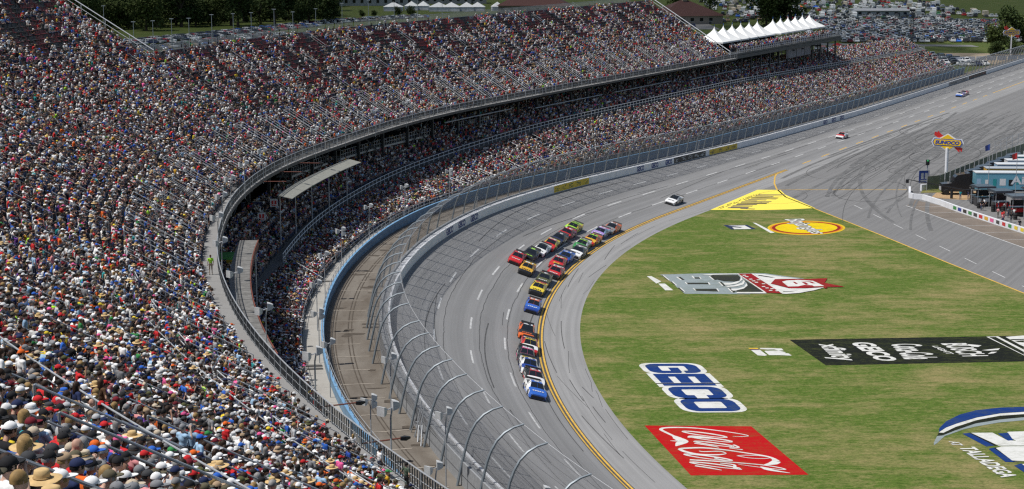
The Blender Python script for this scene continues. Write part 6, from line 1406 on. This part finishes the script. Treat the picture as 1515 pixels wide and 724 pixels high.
# transporters parked side by side
def hauler(x, y, rz, side, roof, cabc, label, txt=None):
    t = thing("race_transporter", label, "truck", (x, y, .03), rz, "transporters parked in the pits")
    b = MB(); b.box((8.5, 0, 2.5), (14.5, 2.6, 2.9)); b.build("trailer", side if not isinstance(side, tuple) else paint(side), t)
    b = MB(); b.box((8.5, 0, 4.0), (14.6, 2.7, .12)); b.build("trailer_roof", paint(roof), t)
    b = MB(); b.box((8.5, 0, .85), (13.0, 2.3, .4)); b.build("chassis", M_BLACK, t)
    b = MB(); rs = [[(x_, -1.15, .6), (x_, 1.15, .6), (x_, 1.1, zt), (x_, -1.1, zt)] for x_, zt in ((-4.6,1.6),(-4.5,1.9),(-2.7,2.1),(-2.3,3.1),(-1.9,3.5),(.3,3.9))]; b.loft(rs); b.build("cab", paint(cabc), t)
    b = MB(); b.add([(-2.69,-1.0,2.13),(-2.69,1.0,2.13),(-2.33,1.0,3.0),(-2.33,-1.0,3.0)], [(0,1,2,3)]); o = b.build("windscreen", M_GLASS, t); o.location = (-.03,0,.03)
    b = MB(); b.box((-4.62,0,1.15), (.06,1.5,.8)); b.build("radiator_grille", M_ALU, t)
    for wx in (-3.7, -.6, .5, 12.6, 13.8):
        for s in (-1, 1): o = obj("wheel", TYRE, t, (wx, s*1.05, .5)); o.scale = (1.5,1.3,1.5)
    for k in range(10):
        b = MB(); rx = 1.8+k*1.38; b.box((rx, -1.312, 2.0+.5*R_.random()), (R_.uniform(.5,1.1), .01, R_.uniform(.5,1.3))); b.build("side_graphic", paint(R_.choice(['paleblue','white','teal','black','blue'])), t)
    if txt:
        me, co = lettering("side_lettering", txt, M_WHITE, bold=.03); setco(me, np.stack([7.3+co[:, 0]*6.6, co[:, 0]*0-1.33, 1.55+co[:, 1]*1.9], 1)); obj("side_lettering", me, t)
    return t
liv = [((.16,.4,.52),'white','black',"blue transporter with large white side lettering, nearest in the row","Airgas"), ('gold','palegrey','black',"yellow and black transporter, second in the row",None), ('paleblue','white','charcoal',"pale blue transporter with dark cab, third in the row",None), ('white','white','black',"white transporter with black cab, fourth in the row",None), ('teal','white','black',"teal transporter, fifth in the row",None), ('white','palegrey','charcoal',"white transporter with dark grey cab, farthest in the row",None)]
for k, (s, r_, c, lab, txt) in enumerate(liv):
    hauler(80.2+k*3.4, 295.0+k*5.4, math.radians(-3), COLR.get(s, s), r_, c, lab, txt)
# pit boxes, awnings, flags, crane
def pit_box(x, y, c, label, top='black'):
    t = thing("pit_box", label, "pit stall", (x, y, .03), math.radians(8), "pit boxes along the wall")
    b = MB(); b.box((0,0,.8), (2.6,1.4,1.4)); b.build("tool_chest", paint(c), t)
    for sx_ in (-1.4, 1.4):
        for sy_ in (-1.3, 1.3): b = MB(); b.bar((sx_, sy_, 0), (sx_, sy_, 3.2), .05); b.build("post", M_STEEL, t)
    b = MB(); b.loft([[(-1.7,-1.7,3.15),(1.7,-1.7,3.15),(1.7,1.7,3.15),(-1.7,1.7,3.15)],[(-1.5,-1.5,3.45),(1.5,-1.5,3.45),(1.5,1.5,3.45),(-1.5,1.5,3.45)]]); b.build("awning", paint(top), t)
    b = MB(); b.box((0,.2,2.1), (2.2,.1,.9)); b.build("screen", M_BLACK, t)
    b = MB(); b.box((0,-.72,1.0), (2.0,.03,.6)); b.build("sponsor_panel", paint(R_.choice(['red','lime','white'])), t)
for k, (x, y, c, top, lab) in enumerate(((79.6,282.5,'black','black',"black pit box with black awning, farthest from the camera"), (81.2,277.5,'charcoal','black',"dark grey pit box with black awning, second farthest"), (82.4,272,'black','charcoal',"black pit box with dark grey awning in the middle"), (84.0,267.5,'red','black',"red pit box with black awning"), (84.2,262.5,'charcoal','gold',"dark pit box with yellow awning, nearest the camera"), (87.5,280,'black','black',"black pit box standing back from the wall"), (88.5,273,'black','charcoal',"black pit box with grey awning standing back from the wall"))):
    pit_box(x, y, c, lab, top)
for k, (x, y, w, h, c) in enumerate(((79.0,284.6,1.8,1.3,'charcoal'),(81.9,282.0,2.2,1.6,'black'),(85.0,279.0,2.4,1.8,'black'),(83.2,274.6,1.6,1.2,'red'),(85.4,265.0,2.2,1.6,'black'),(83.0,259.5,2.0,1.5,'charcoal'),(87.8,277.0,2.4,2.0,'black'),(90.5,279.5,2.6,2.2,'charcoal'),(86.2,260.0,2.0,1.7,'black'),(92.0,286.0,2.4,2.0,'black'))):
    t = thing("tool_cart", f"{look_c(c)} tool cart among the pit boxes, {ords[k]} of ten from the crane", "cart", (x, y, .03), R_.uniform(-.3,.3), "tool carts in the pits")
    b = MB(); b.box((0,0,.2+h/2), (w,1.1,h)); b.build("cabinet", paint(c), t)
    for j in range(3): b = MB(); b.box((0,-.56,.35+h*(.18+.28*j)), (w*.9,.03,h*.22)); b.build("drawer", paint('grey' if c != 'red' else 'maroon'), t)
    for sx_ in (-.4,.4): b = MB(); b.tube([(sx_*w,-.5,.1),(sx_*w,.5,.1)], .1, 8); b.build("wheel", M_RUBBER, t)
    b = MB(); b.bar((-w*.45,0,h+.2), (-w*.45,0,h+1.1), .03); b.bar((w*.45,0,h+.2), (w*.45,0,h+1.1), .03); b.bar((-w*.45,0,h+1.1), (w*.45,0,h+1.1), .03); b.build("frame", M_STEEL, t)
for k, (x, y, c, h) in enumerate(((83.0,291.5,'royal',9.5), (86.6,287.5,'red',8.5))):
    t = thing("flag_pole", f"flag pole with a {'blue' if k == 0 else 'red'} flag in the pits", "flag", (x, y, 0))
    b = MB(); b.bar((0,0,0), (0,0,h), .05, 6); b.build("pole", M_STEEL, t)
    b = MB(); b.loft([[(0,-.01,h-.1),(0,.01,h-.1),(0,.01,h-1.2),(0,-.01,h-1.2)],[(-.4,.09,h-.3),(-.4,.11,h-.3),(-.35,.11,h-1.3),(-.35,.09,h-1.3)],[(-.9,-.06,h-.45),(-.9,-.04,h-.45),(-.8,-.04,h-1.4),(-.8,-.06,h-1.4)]]); b.build("flag_cloth", paint(c), t)
cr = thing("camera_crane", "black camera crane boom reaching over the end of the pit wall", "camera crane", (76.3, 290, 0))
b = MB(); b.bar((0,0,0), (0,0,1.6), .25, 6); b.build("base", M_BLACK, cr); b = MB(); b.bar((2.6,-.5,1.5), (-7.4,1.2,3.2), .13, 5, r2=.06); b.build("boom", M_BLACK, cr)
b = MB(); b.box((-7.5,1.2,2.9), (.45,.45,.6)); b.build("camera_head", M_BLACK, cr); b = MB(); b.box((2.6,-.5,1.4), (.7,.6,.6)); b.build("counterweight", M_BLACK, cr)
crew = [(77.4,288.3,'teal',"person in teal shirt beside the camera crane"), (78.6,287.8,'navy',"person in navy shirt beside the camera crane"), (79.3,281,'charcoal',"crew member in dark clothes near the end of the pit wall"), (79.6,283.8,'lime',"crew member in lime top near the pit wall")]
for i, (x, y, c, lab) in enumerate(crew): person(0, 0, 0, 'stand', 'cap', 'black', c, PANTSC[i], SKIN[i], HAIRC['brown'], R_.uniform(1, 3), lab, "pit crew", (x, y, .03))
for k, (x, y) in enumerate(((78.2,279.5),(79.6,276.0),(80.2,272.2),(81.0,268.2),(82.0,264.5),(80.8,285.5),(83.4,285.0),(86.0,284.0),(84.5,276.0),(86.5,270.5),(87.0,266.0),(90.0,284.5))):
    n_ = 3+k % 3
    for j in range(n_):
        t = thing("spare_tyre", f"{('lowest','second','third','fourth','top')[j] if j < n_-1 else 'topmost'} tyre of the {ords[k]} stack among the pit boxes", "tyre", (x, y, .03+.16+j*.31), 0, "stacked tyres in the pits")
        t.rotation_euler = (math.pi/2, 0, R_.uniform(0, 3)); obj("rubber", TYRE, t); obj("rim", RIM, t)
for i in range(20):
    x = R_.uniform(77.5, 84); y = R_.uniform(256, 282); x = max(x, float(np.interp(-y, [-p[1] for p in D_pit_wall], [p[0] for p in D_pit_wall]))+.9)
    c = R_.choice(['red','black','charcoal','red','grey','navy','white','black','rose'])
    person(0, 0, 0, R_.choice(['stand','stand_hips','stand_raise']), 'cap', R_.choice(['black','red','white']), c, PANTSC[i % 7], SKIN[i % 6], HAIRC['brown'], R_.uniform(-3, 3), f"pit crew member in {SHW.get(c, c)} shirt among the pit boxes, {ords[min(i, 19)]} of the crew" if i < 20 else f"pit crew member in {SHW.get(c, c)} shirt crouched between the pit boxes number {i-18}", "pit crew among the boxes", (x, y, .03))
# ------------------------------------------------------------------ background: trees, lots, buildings
M_LEAF = [None, None]
for i, (c0, c1) in enumerate((((.025,.045,.012), (.06,.085,.022)), ((.04,.06,.014), (.085,.11,.028)))):
    m = bpy.data.materials.new("foliage_%d" % i); n, l, b_ = tree_of(m); oi = n.new("ShaderNodeTexCoord").outputs['Object']
    l.new(mixc(n, l, ramp(n, l, noise_(n, l, oi, .9, 5), .35, .7), c0, c1), b_.inputs['Base Color']); b_.inputs['Roughness'].default_value = .8; b_.inputs['Specular IOR Level'].default_value = .2; M_LEAF[i] = m
M_BARK = mat("bark", (.07,.05,.035), .95, noise=.4)
def tree_meshes(seed, h, w, n_leaf, m, cone=False, full=True):
    r = random.Random(seed); tb = MB(); tb.tube([(0,0,-.3), (r.uniform(-.1,.1),0,h*.3), (r.uniform(-.3,.3),r.uniform(-.3,.3),h*.7)], [h*.03, h*.022, h*.008], 7)
    cl = []
    for k in range(14 if not cone else 16):
        if cone: s = k/15; a = r.uniform(0, 6.28); q = w*.5*(1-s)*r.uniform(.3, .9); c = (q*math.cos(a), q*math.sin(a), h*(.12+.85*s)); rad = w*.28*(1.1-s)
        else: a = r.uniform(0, 6.28); q = w*.5*math.sqrt(r.random())*.75; zc = h*r.uniform(.2 if full else .32, .86); q *= 1-.5*abs(zc/h-.55); c = (q*math.cos(a), q*math.sin(a), zc); rad = w*r.uniform(.18, .3)
        cl.append((c, rad)); tb.tube([(0,0,c[2]*.55), (c[0]*.6, c[1]*.6, c[2]*.85), c], [h*.012, h*.008, h*.003], 5)
    b = MB()
    for k in range(n_leaf):
        c, rad = r.choice(cl); v = Vector((r.gauss(0,1), r.gauss(0,1), r.gauss(0,.85))); v = v.normalized()*rad*(r.random()**.4)
        p = Vector(c)+v; s = w*.03*r.uniform(.7, 1.6); a = Vector((r.gauss(0,1), r.gauss(0,1), r.gauss(0,.5))).normalized()*s; e = a.cross(Vector((r.gauss(0,1), r.gauss(0,1), r.gauss(0,1)))).normalized()*s*.7
        b.add([p-a, p+e, p+a*1.1, p-e], [(0,1,2,3)])
    return tb.mesh("trunk", M_BARK, 60), b.mesh("crown", m)
TREES = [tree_meshes(k, h, w, 2600, M_LEAF[k % 2], cone) for k, (h, w, cone) in enumerate(((14,10,False), (12,11,False), (16,9,False), (17,8,True), (10,9,False)))]
def tree(x, y, k, s, label, group, name="broadleaf_tree"):
    t = thing(name, label, "tree", (x, y, -.35), R_.uniform(0, 6.28), group); t.scale = (s*R_.uniform(.9,1.2), s*R_.uniform(.9,1.2), s)
    obj("trunk", TREES[k][0], t); obj("crown", TREES[k][1], t)
nt = 0
for row in range(7):
    for k in range(20):
        f_ = k/19; px = 40+f_*450+R_.uniform(-9, 9); base_y = 42-f_*16-row*5.5+R_.uniform(-2, 2)
        dn = (462-362+base_y)/2500; Y = CAM_Z/((base_y+100)/2500)/1.03; X = (px-757.5)/2500*Y*1.02
        kk = R_.choice((0,1,2,0,1,4,3)); s = R_.uniform(1.2, 1.8)
        tree(X, Y, kk, s, f"dark {'conifer' if kk == 3 else 'leafy tree'} in the wood behind the field, row {('front','second','third','fourth','fifth','sixth','back')[row]}, {ords[k]} from left", "trees of the wood behind the field", "conifer_tree" if kk == 3 else "broadleaf_tree"); nt += 1
for k in range(20):
    s = R_.uniform(.35, .6); X = -235+k*9.5+R_.uniform(-3,3); Y = 790+k*9+R_.uniform(-8, 8)
    tree(X, Y, 4, s, f"low dark bush at the edge of the wood, {ords[k]} from left", "bushes at the edge of the wood", "bush")
for i, (x, y, kk, s, lab) in enumerate(((94,975,1,1.9,"large dark tree beside the brown roofed building, left of a pair"), (112,965,0,1.8,"large dark tree beside the brown roofed building, right of a pair"), (127,850,1,1.75,"broad dark tree right of the tents, left half of a clump"), (139,852,0,1.7,"broad dark tree right of the tents, right half of a clump"), (133,862,4,2.1,"dark tree between two others behind the tents"),
      (186,650,1,1.05,"sunlit bushy tree at the right edge, leftmost of four"), (194,662,0,1.25,"sunlit bushy tree at the right edge, second of four"), (203,668,1,1.3,"sunlit bushy tree at the right edge, third of four"), (212,675,0,1.5,"sunlit bushy tree at the right edge, rightmost of four"), (182,640,4,.6,"small bush in front of the sunlit trees at the right edge"), (190,642,4,.7,"round bush in front of the sunlit trees, right one"))): tree(x, y, kk, s, lab, "trees near the car parks")

# paved and worn areas behind the stands
uvsheet("access_road", [(-190,640),(-120,690),(-30,760),(60,800),(60,812),(-40,775),(-130,705),(-195,655)], -.33, M_PIT, kind="structure")
uvsheet("car_park_paving", [(20,830),(100,815),(100,868),(25,880)], -.325, M_PIT, kind="structure")
uvsheet("lot_road", [(110,705),(190,690),(190,702),(110,717)], -.32, M_PIT, kind="structure")
uvsheet("dirt_yard", [(150,600),(205,600),(215,650),(165,655)], -.31, mat("pale_dirt", (.3,.24,.17), .95, noise=.3, scale=.3), kind="structure")

# parked vehicles
M_PAINT = attr_mat("vehicle_paint", "paint", .35, .05, .4, .5)
def vehicle_meshes(kind):
    if kind == 'sedan': prof = [(-2.2,.35,.95,.8),(-2.1,.3,.95,.95),(-1.3,.3,.95,1.0),(-.8,.3,.93,1.42),(.3,.3,.93,1.45),(1.0,.3,.95,.98),(2.0,.3,.95,.85),(2.2,.35,.9,.65)]
    elif kind == 'suv': prof = [(-2.3,.4,1.0,1.1),(-2.2,.35,1.0,1.7),(-1.0,.35,1.0,1.8),(.4,.35,1.0,1.78),(1.1,.35,1.0,1.12),(2.2,.35,1.0,1.0),(2.35,.4,.95,.8)]
    elif kind == 'pickup': prof = [(-2.7,.45,1.0,1.1),(-2.65,.4,1.0,1.15),(-.9,.4,1.0,1.15),(-.75,.4,1.0,1.8),(.6,.4,1.0,1.82),(1.2,.4,1.0,1.2),(2.5,.4,1.0,1.1),(2.65,.45,.95,.85)]
    else: prof = [(-3.6,.5,1.2,2.9),(-3.5,.45,1.2,3.0),(2.2,.45,1.2,3.0),(2.9,.45,1.2,2.4),(3.3,.45,1.1,1.6),(3.5,.5,1.1,.9)]
    b = MB(); rings = []
    for x, z0, w, z1 in prof:
        wt = w*(.8 if z1 > 1.3 and kind != 'rv' else .94); zm = min(z1*.62, 1.0) if kind != 'rv' else z1*.5
        rings.append([(x,-w,z0),(x,-w,zm),(x,-wt,z1),(x,wt,z1),(x,w,zm),(x,w,z0)])
    b.loft(rings); body = b.mesh("body", M_PAINT, 35); g = MB()
    if kind == 'rv':
        for s in (-1, 1):
            for x in (-2.4, -.6, 1.0): g.box((x, s*1.19, 2.1), (1.0, .05, .6))
        g.box((3.0, 0, 2.0), (.08, 1.9, .7))
    else:
        for i in range(len(prof)-1):
            if max(prof[i][3], prof[i+1][3]) > 1.3:
                for q_ in ([rings[i][1], rings[i][2], rings[i+1][2], rings[i+1][1]], [rings[i][4], rings[i][3], rings[i+1][3], rings[i+1][4]], [rings[i][2], rings[i][3], rings[i+1][3], rings[i+1][2]] if abs(prof[i][3]-prof[i+1][3]) > .25 else None):
                    if q_ is None: continue
                    q_ = [Vector(p) for p in q_]; c = sum(q_, Vector())/4; o_ = Vector((0, .02 if c.y > .3 else -.02 if c.y < -.3 else 0, .02)); g.add([c+(p-c)*.8+o_ for p in q_], [(0,1,2,3)])
    wl = MB()
    for x in (prof[0][0]*.62, prof[-1][0]*.62):
        for s in (-1, 1): wl.tube([(x, s*.75*prof[2][2], .33), (x, s*.98*prof[2][2], .33)], .33, 10)
    return body, g.mesh("window", M_GLASS), wl.mesh("wheel", M_RUBBER)
VEH = {k: vehicle_meshes(k) for k in ('sedan','suv','pickup','rv')}
PAINTW = dict(white=26, palegrey=17, grey=15, charcoal=18, black=22, navy=4, blue=5, red=8, maroon=3, tan=3, green=1)
spots = []
def lot(x0, y0, ax, ay, bx, by, nx, ny, zone, fill=.9):
    """a block of parking spaces: a along a row, b from row to row"""
    for j in range(ny):
        for i in range(nx):
            if R_.random() < fill: spots.append((x0+ax*i+bx*j+R_.uniform(-.3,.3), y0+ay*i+by*j+R_.uniform(-.5,.5), math.atan2(by, bx)+(math.pi if R_.random() < .4 else 0)+R_.uniform(-.06,.06), zone))
lot(-158, 690, 1.0, 2.5, -5.6, 2.2, 62, 3, "beside the field behind the far left stand")
lot(-148, 672, 1.0, 2.5, 5.6, -2.2, 40, 2, "along the road behind the far left stand")
lot(-100, 860, 1.6, 2.2, -5.6, 3.2, 34, 2, "along the field road behind the stand")
lot(132, 585, 2.75, .6, -1.2, 7.4, 13, 9, "close behind the end of the lower stand", .85)
lot(118, 655, 2.75, .2, 1.0, 7.2, 14, 3, "in front of the lot road on the right", .8)
lot(140, 718, 2.75, .1, .6, 6.6, 38, 26, "in the crowded lot on the right", .95)
lot(96, 880, 2.75, 0, 0, 8, 10, 2, "by the brown roofed building", .8)
lot(125, 900, 2.75, 0, .5, 9.5, 40, 3, "in the back row of the right lot", .75)
lot(118, 935, 2.9, 0, .5, 14, 52, 15, "on the far green beyond the right lot", .55)
lot(28, 840, 3.2, -.2, 0, 8, 20, 3, "on the paved lot left of the tree pair", .4)
vis_spots = []
for s in spots:
    v, w = in_view(np.float64(s[0]), np.float64(s[1]), np.float64(.8), 1.02)
    if v: vis_spots.append((w, s))
vis_spots.sort(key=lambda q_: q_[0])
def look_word(c): return {'palegrey':'silver','charcoal':'dark grey'}.get(c, c)
rest_v = []
for n_, (w, (x, y, a, zone)) in enumerate(vis_spots):
    kind = R_.choice(['sedan']*4+['suv']*5+['pickup']*4+(['rv'] if 'far green' in zone else [])*2); c = pick(PAINTW, NP, 1)[0] if kind != 'rv' else R_.choice(['white','white','palegrey','beige'])
    if n_ >= 295: rest_v.append((x, y, a, kind, c)); continue
    word = {'sedan':'car','suv':'sport utility car','pickup':'pickup truck','rv':'motorhome'}[kind]
    t = thing({'sedan':'parked_car','suv':'parked_suv','pickup':'pickup_truck','rv':'motorhome'}[kind], f"{look_word(c)} {word} parked {zone}", "pickup" if kind == 'pickup' else "motorhome" if kind == 'rv' else "car", (x, y, -.33), a, f"{look_word(c)} {word}s parked {zone}")
    for nm, me_ in zip(("body","window","wheels"), VEH[kind]):
        o = obj(nm, me_, t); o["paint"] = [float(v) for v in COLR[c]]
        if nm == "wheels": o["kind"] = "stuff"
if rest_v:
    src3 = bpy.data.collections.new("vehicle_sources"); kinds = ['pickup','rv','sedan','suv']
    for k_ in kinds:
        b = MB(); ms = []
        for i, me_ in enumerate(VEH[k_]):
            off = len(b.v); b.v += [tuple(v.co) for v in me_.vertices]; b.f += [tuple(j+off for j in p.vertices) for p in me_.polygons]; b.m += [i]*len(me_.polygons)
        src3.objects.link(bpy.data.objects.new("v_"+k_, b.mesh("vehicle", [M_PAINT, M_GLASS, M_RUBBER], 35)))
    N = len(rest_v); me = bpy.data.meshes.new("parked_vehicles"); me.vertices.add(N); me.vertices.foreach_set("co", np.array([(x, y, -.33) for x, y, *_ in rest_v], 'f').ravel())
    put("vi", 'INT', np.array([kinds.index(q_[3]) for q_ in rest_v], 'i')); put("rz", 'FLOAT', np.array([q_[2] for q_ in rest_v], 'f')); put("sz", 'FLOAT', np.ones(N, 'f'))
    put("paint", 'FLOAT_COLOR', np.array([COLR[q_[4]]+(1,) for q_ in rest_v], 'f'))
    pv = obj("parked_vehicles", me, None, kind="stuff", label="mass of parked vehicles filling the far car parks", cat="vehicles"); scatter(pv, "vehicle_scatter", src3)

# lamp posts, mast, buildings, far tents
for i, (px, by, H_) in enumerate(((212,74,13),(240,72,13),(267,68,13),(292,62,12),(325,60,13),(356,58,13),(382,56,13),(415,54,14),(442,50,12),(475,44,12),(513,38,13),(551,36,14),(588,36,13),(622,30,13),(657,30,13),(170,52,15),(250,20,14),(1190,40,15),(1220,30,15))):
    Y = CAM_Z*2500/(by+100)/1.03; X = (px-757.5)/2500*Y*1.02
    t = thing("lamp_post", f"slender grey lamp post behind the stands, {ords[i] if i < 20 else i} from the left" if i < 15 else ("slender grey lamp post in front of the dark wood, "+("left" if i == 15 else "right")+" one" if i < 17 else "slender lamp post on the green right of the tents, "+("left" if i == 17 else "right")+" one"), "lamp post", (X, Y, -.35), 0, "lamp posts behind the stands")
    b = MB(); b.bar((0,0,0), (0,0,H_), .16, 6, r2=.1); b.build("pole", M_STEEL, t); b = MB(); b.box((0,0,H_), (1.6,.3,.25)); b.build("lamp_head", M_HORN, t)
mast = thing("lattice_mast", "dark lattice mast with equipment standing in the crowded car park", "mast", (150.5, 640, -.3))
b = MB()
for sx_ in (-.6, .6):
    for sy_ in (-.6, .6): b.bar((sx_, sy_, 0), (sx_*.7, sy_*.7, 17), .07, 5)
b_n = b; b_n.build("mast_legs", M_DARKST, mast, kind="stuff")
b = MB()
for k in range(16): b.bar((-.6,-.6,k*1.05), (.6,-.6,k*1.05+1), .05, 4); b.bar((.6,.6,k*1.05), (-.6,.6,k*1.05+1), .05, 4)
b.build("lattice", M_DARKST, mast, kind="stuff")
for k, z in enumerate((17, 15.6, 9.5, 5.5)): b = MB(); b.box((R_.uniform(-.4,.4), -.3, z), (1.9-.3*k, .9, .8)); b.build("equipment_box", M_DARKST if k % 2 else M_BLACK, mast)
def building(name, x, y, w, d, h, rh, wallc, roofc, label, rz=0.0, cup=False, hip=.35):
    t = thing(name, label, "building", (x, y, -.35), rz)
    b = MB(); b.box((0,0,h/2), (w,d,h)); b.build("wall", mat(name+"_wall_"+str(round(x)), wallc, .85, noise=.15), t)
    b = MB(); o_ = 1.0; b.add([(-w/2-o_,-d/2-o_,h),(w/2+o_,-d/2-o_,h),(w/2+o_,d/2+o_,h),(-w/2-o_,d/2+o_,h),(-w/2*hip,0,h+rh),(w/2*hip,0,h+rh)], [(0,1,5,4),(1,2,5),(2,3,4,5),(3,0,4),(0,3,2,1)]); rf = b.build("roof", mat(name+"_roof_"+str(round(x)), roofc, .8, noise=.2), t)
    if cup: b = MB(); b.box((0,0,h+rh+.3), (2.2,2.2,1.8)); b.add([(-1.5,-1.5,h+rh+1.2),(1.5,-1.5,h+rh+1.2),(1.5,1.5,h+rh+1.2),(-1.5,1.5,h+rh+1.2),(0,0,h+rh+2.6)], [(0,1,4),(1,2,4),(2,3,4),(3,0,4)]); b.build("cupola", M_WOOD, rf)
    for k in range(int(w/5)):
        wx = -w/2+2.5+k*5
        wn_ = MB(); wn_.box((wx, -d/2-.02, h*.55), (1.8, .08, h*.4)); wi = wn_.build("window", M_GLASS, t)
        fr = MB(); fr.box((wx, -d/2-.05, h*.55-h*.22), (2.1, .14, .12)); fr.build("sill", M_LINEW, wi)
    b = MB(); b.box((w*.3, -d/2-.03, 1.1), (1.2,.1,2.2)); b.build("door", M_DARKST, t)
    return t
building("hall", 88, 872, 34, 22, 4.2, 7.5, (.3,.25,.2), (.075,.03,.025), "brown hip roofed hall behind the far end of the upper stand", .25, True, .12)
building("hall", 13, 985, 40, 20, 4.5, 7, (.25,.2,.16), (.09,.035,.03), "long brown roofed hall seen over the top fence of the stand", -.1, True, .4)
building("shed", -92, 1090, 62, 18, 5, 3.5, (.4,.4,.4), (.42,.45,.5), "long pale roofed shed at the top edge of the view", .05, hip=.9)
building("shed", -40, 1120, 46, 16, 5, 3.5, (.35,.33,.32), (.4,.42,.47), "pale roofed shed right of the long one at the top edge", .05, hip=.9)
building("low_building", 60, 905, 60, 14, 4, 2.5, (.25,.24,.23), (.07,.07,.075), "low dark roofed building behind the top fence of the stand", -.05, hip=.85)
building("toilet_block", 205, 945, 30, 5, 3.2, 1.2, (.35,.36,.38), (.4,.41,.43), "long pale roofed shelter beside the right car park", 0, hip=.9)
for k in range(13):
    x = -70+k*8.5+R_.uniform(-2,2); y = 1010+R_.uniform(-6, 12); t = thing("market_tent", f"small white tent in the row behind the stand, {ords[k]} from left", "tent", (x, y, -.35), R_.uniform(-.2,.2), "white tents behind the stand")
    w = R_.uniform(3.5, 6); b = MB(); b.add([(-w,-3,2.6),(w,-3,2.6),(w,3,2.6),(-w,3,2.6),(0,0,5.4)], [(0,1,4),(1,2,4),(2,3,4),(3,0,4)]); b.build("canopy", M_TENT, t)
    b = MB(); b.box((0,0,1.3), (w*1.9,5.6,2.6)); b.build("side_wall", mat("tent_wall", (.6,.6,.62), .8, noise=.3, scale=.5), t)
for k, (x, y, c) in enumerate(((133,760,'white'),(165,1010,'paleblue'),(172,1018,'orange'),(181,1016,'blue'),(128,668,'red'),(-128,636,'blue'),(160,1006,'rose'))):
    t = thing("pop_up_canopy", f"{look_word(c) if c != 'paleblue' else 'pale blue'} pop-up canopy among the parked vehicles, {ords[k]} in all", "canopy", (x, y, -.33), R_.uniform(0, 1)); b = MB(); b.add([(-1.6,-1.6,2.1),(1.6,-1.6,2.1),(1.6,1.6,2.1),(-1.6,1.6,2.1),(0,0,3.1)], [(0,1,4),(1,2,4),(2,3,4),(3,0,4)]); b.build("canopy", mat("canopy_"+c, COLR[c], .8), t)
    for sx_ in (-1.5,1.5):
        for sy_ in (-1.5,1.5): b = MB(); b.bar((sx_,sy_,0),(sx_,sy_,2.1),.05,4); b.build("leg", M_ALU, t)
for k in range(8):
    t = thing("fence_screen", f"white sponsor hoarding in the yard past the lower stand, {ords[k]} from left", "hoarding", (160+k*4.2, 606+k*1.5, -.3), .3, "white hoardings past the stand"); b = MB(); b.box((0,0,1.2), (3.9,.1,1.6)); b.build("board", M_WHITE, t); b = MB(); b.box((0,0,.3), (.1,.3,1.2)); b.build("stand_leg", M_STEEL, t)

# the thin cloud sheet whose shadow lies over the country behind the stands
m = bpy.data.materials.new("thin_cloud"); n, l, b_ = tree_of(m); b_.inputs['Base Color'].default_value = (.9,.9,.92,1); b_.inputs['Roughness'].default_value = 1; b_.inputs['Alpha'].default_value = .34
def cloud(poly, cz, th, seed, label):
    """one closed lumpy sheet over a plan outline"""
    r = random.Random(seed); cx = sum(p[0] for p in poly)/len(poly); cy = sum(p[1] for p in poly)/len(poly); rim = []
    for i, p in enumerate(poly):
        q_ = poly[(i+1) % len(poly)]
        for t_ in np.linspace(0, 1, 9)[:-1]: rim.append((p[0]+(q_[0]-p[0])*t_+r.uniform(-9, 9), p[1]+(q_[1]-p[1])*t_+r.uniform(-9, 9)))
    rings = []
    for s, z in ((.02,-.35), (.4,-.3), (.75,-.4), (.95,-.2), (1.0,0), (.93,.4), (.7,.8), (.4,1.0), (.02,1.05)):
        rings.append([(cx+(x-cx)*s, cy+(y-cy)*s, cz+th*z*(1+r.uniform(-.25,.25))) for x, y in rim])
    b = MB(); b.loft(rings, cap=True); return b.build("cloud", m, smooth=180, label=label, cat="cloud")
cl = sd/sd.z*520
plan = [(-520,640),(-160,575),(-20,600),(60,680),(120,615),(150,590),(178,640),(176,760),(215,720),(420,700),(700,800),(700,1900),(-600,1900)]
cloud([(x+cl.x, y+cl.y) for x, y in plan], 520, 30, 4, "broad thin white cloud high above the fields behind the stands")
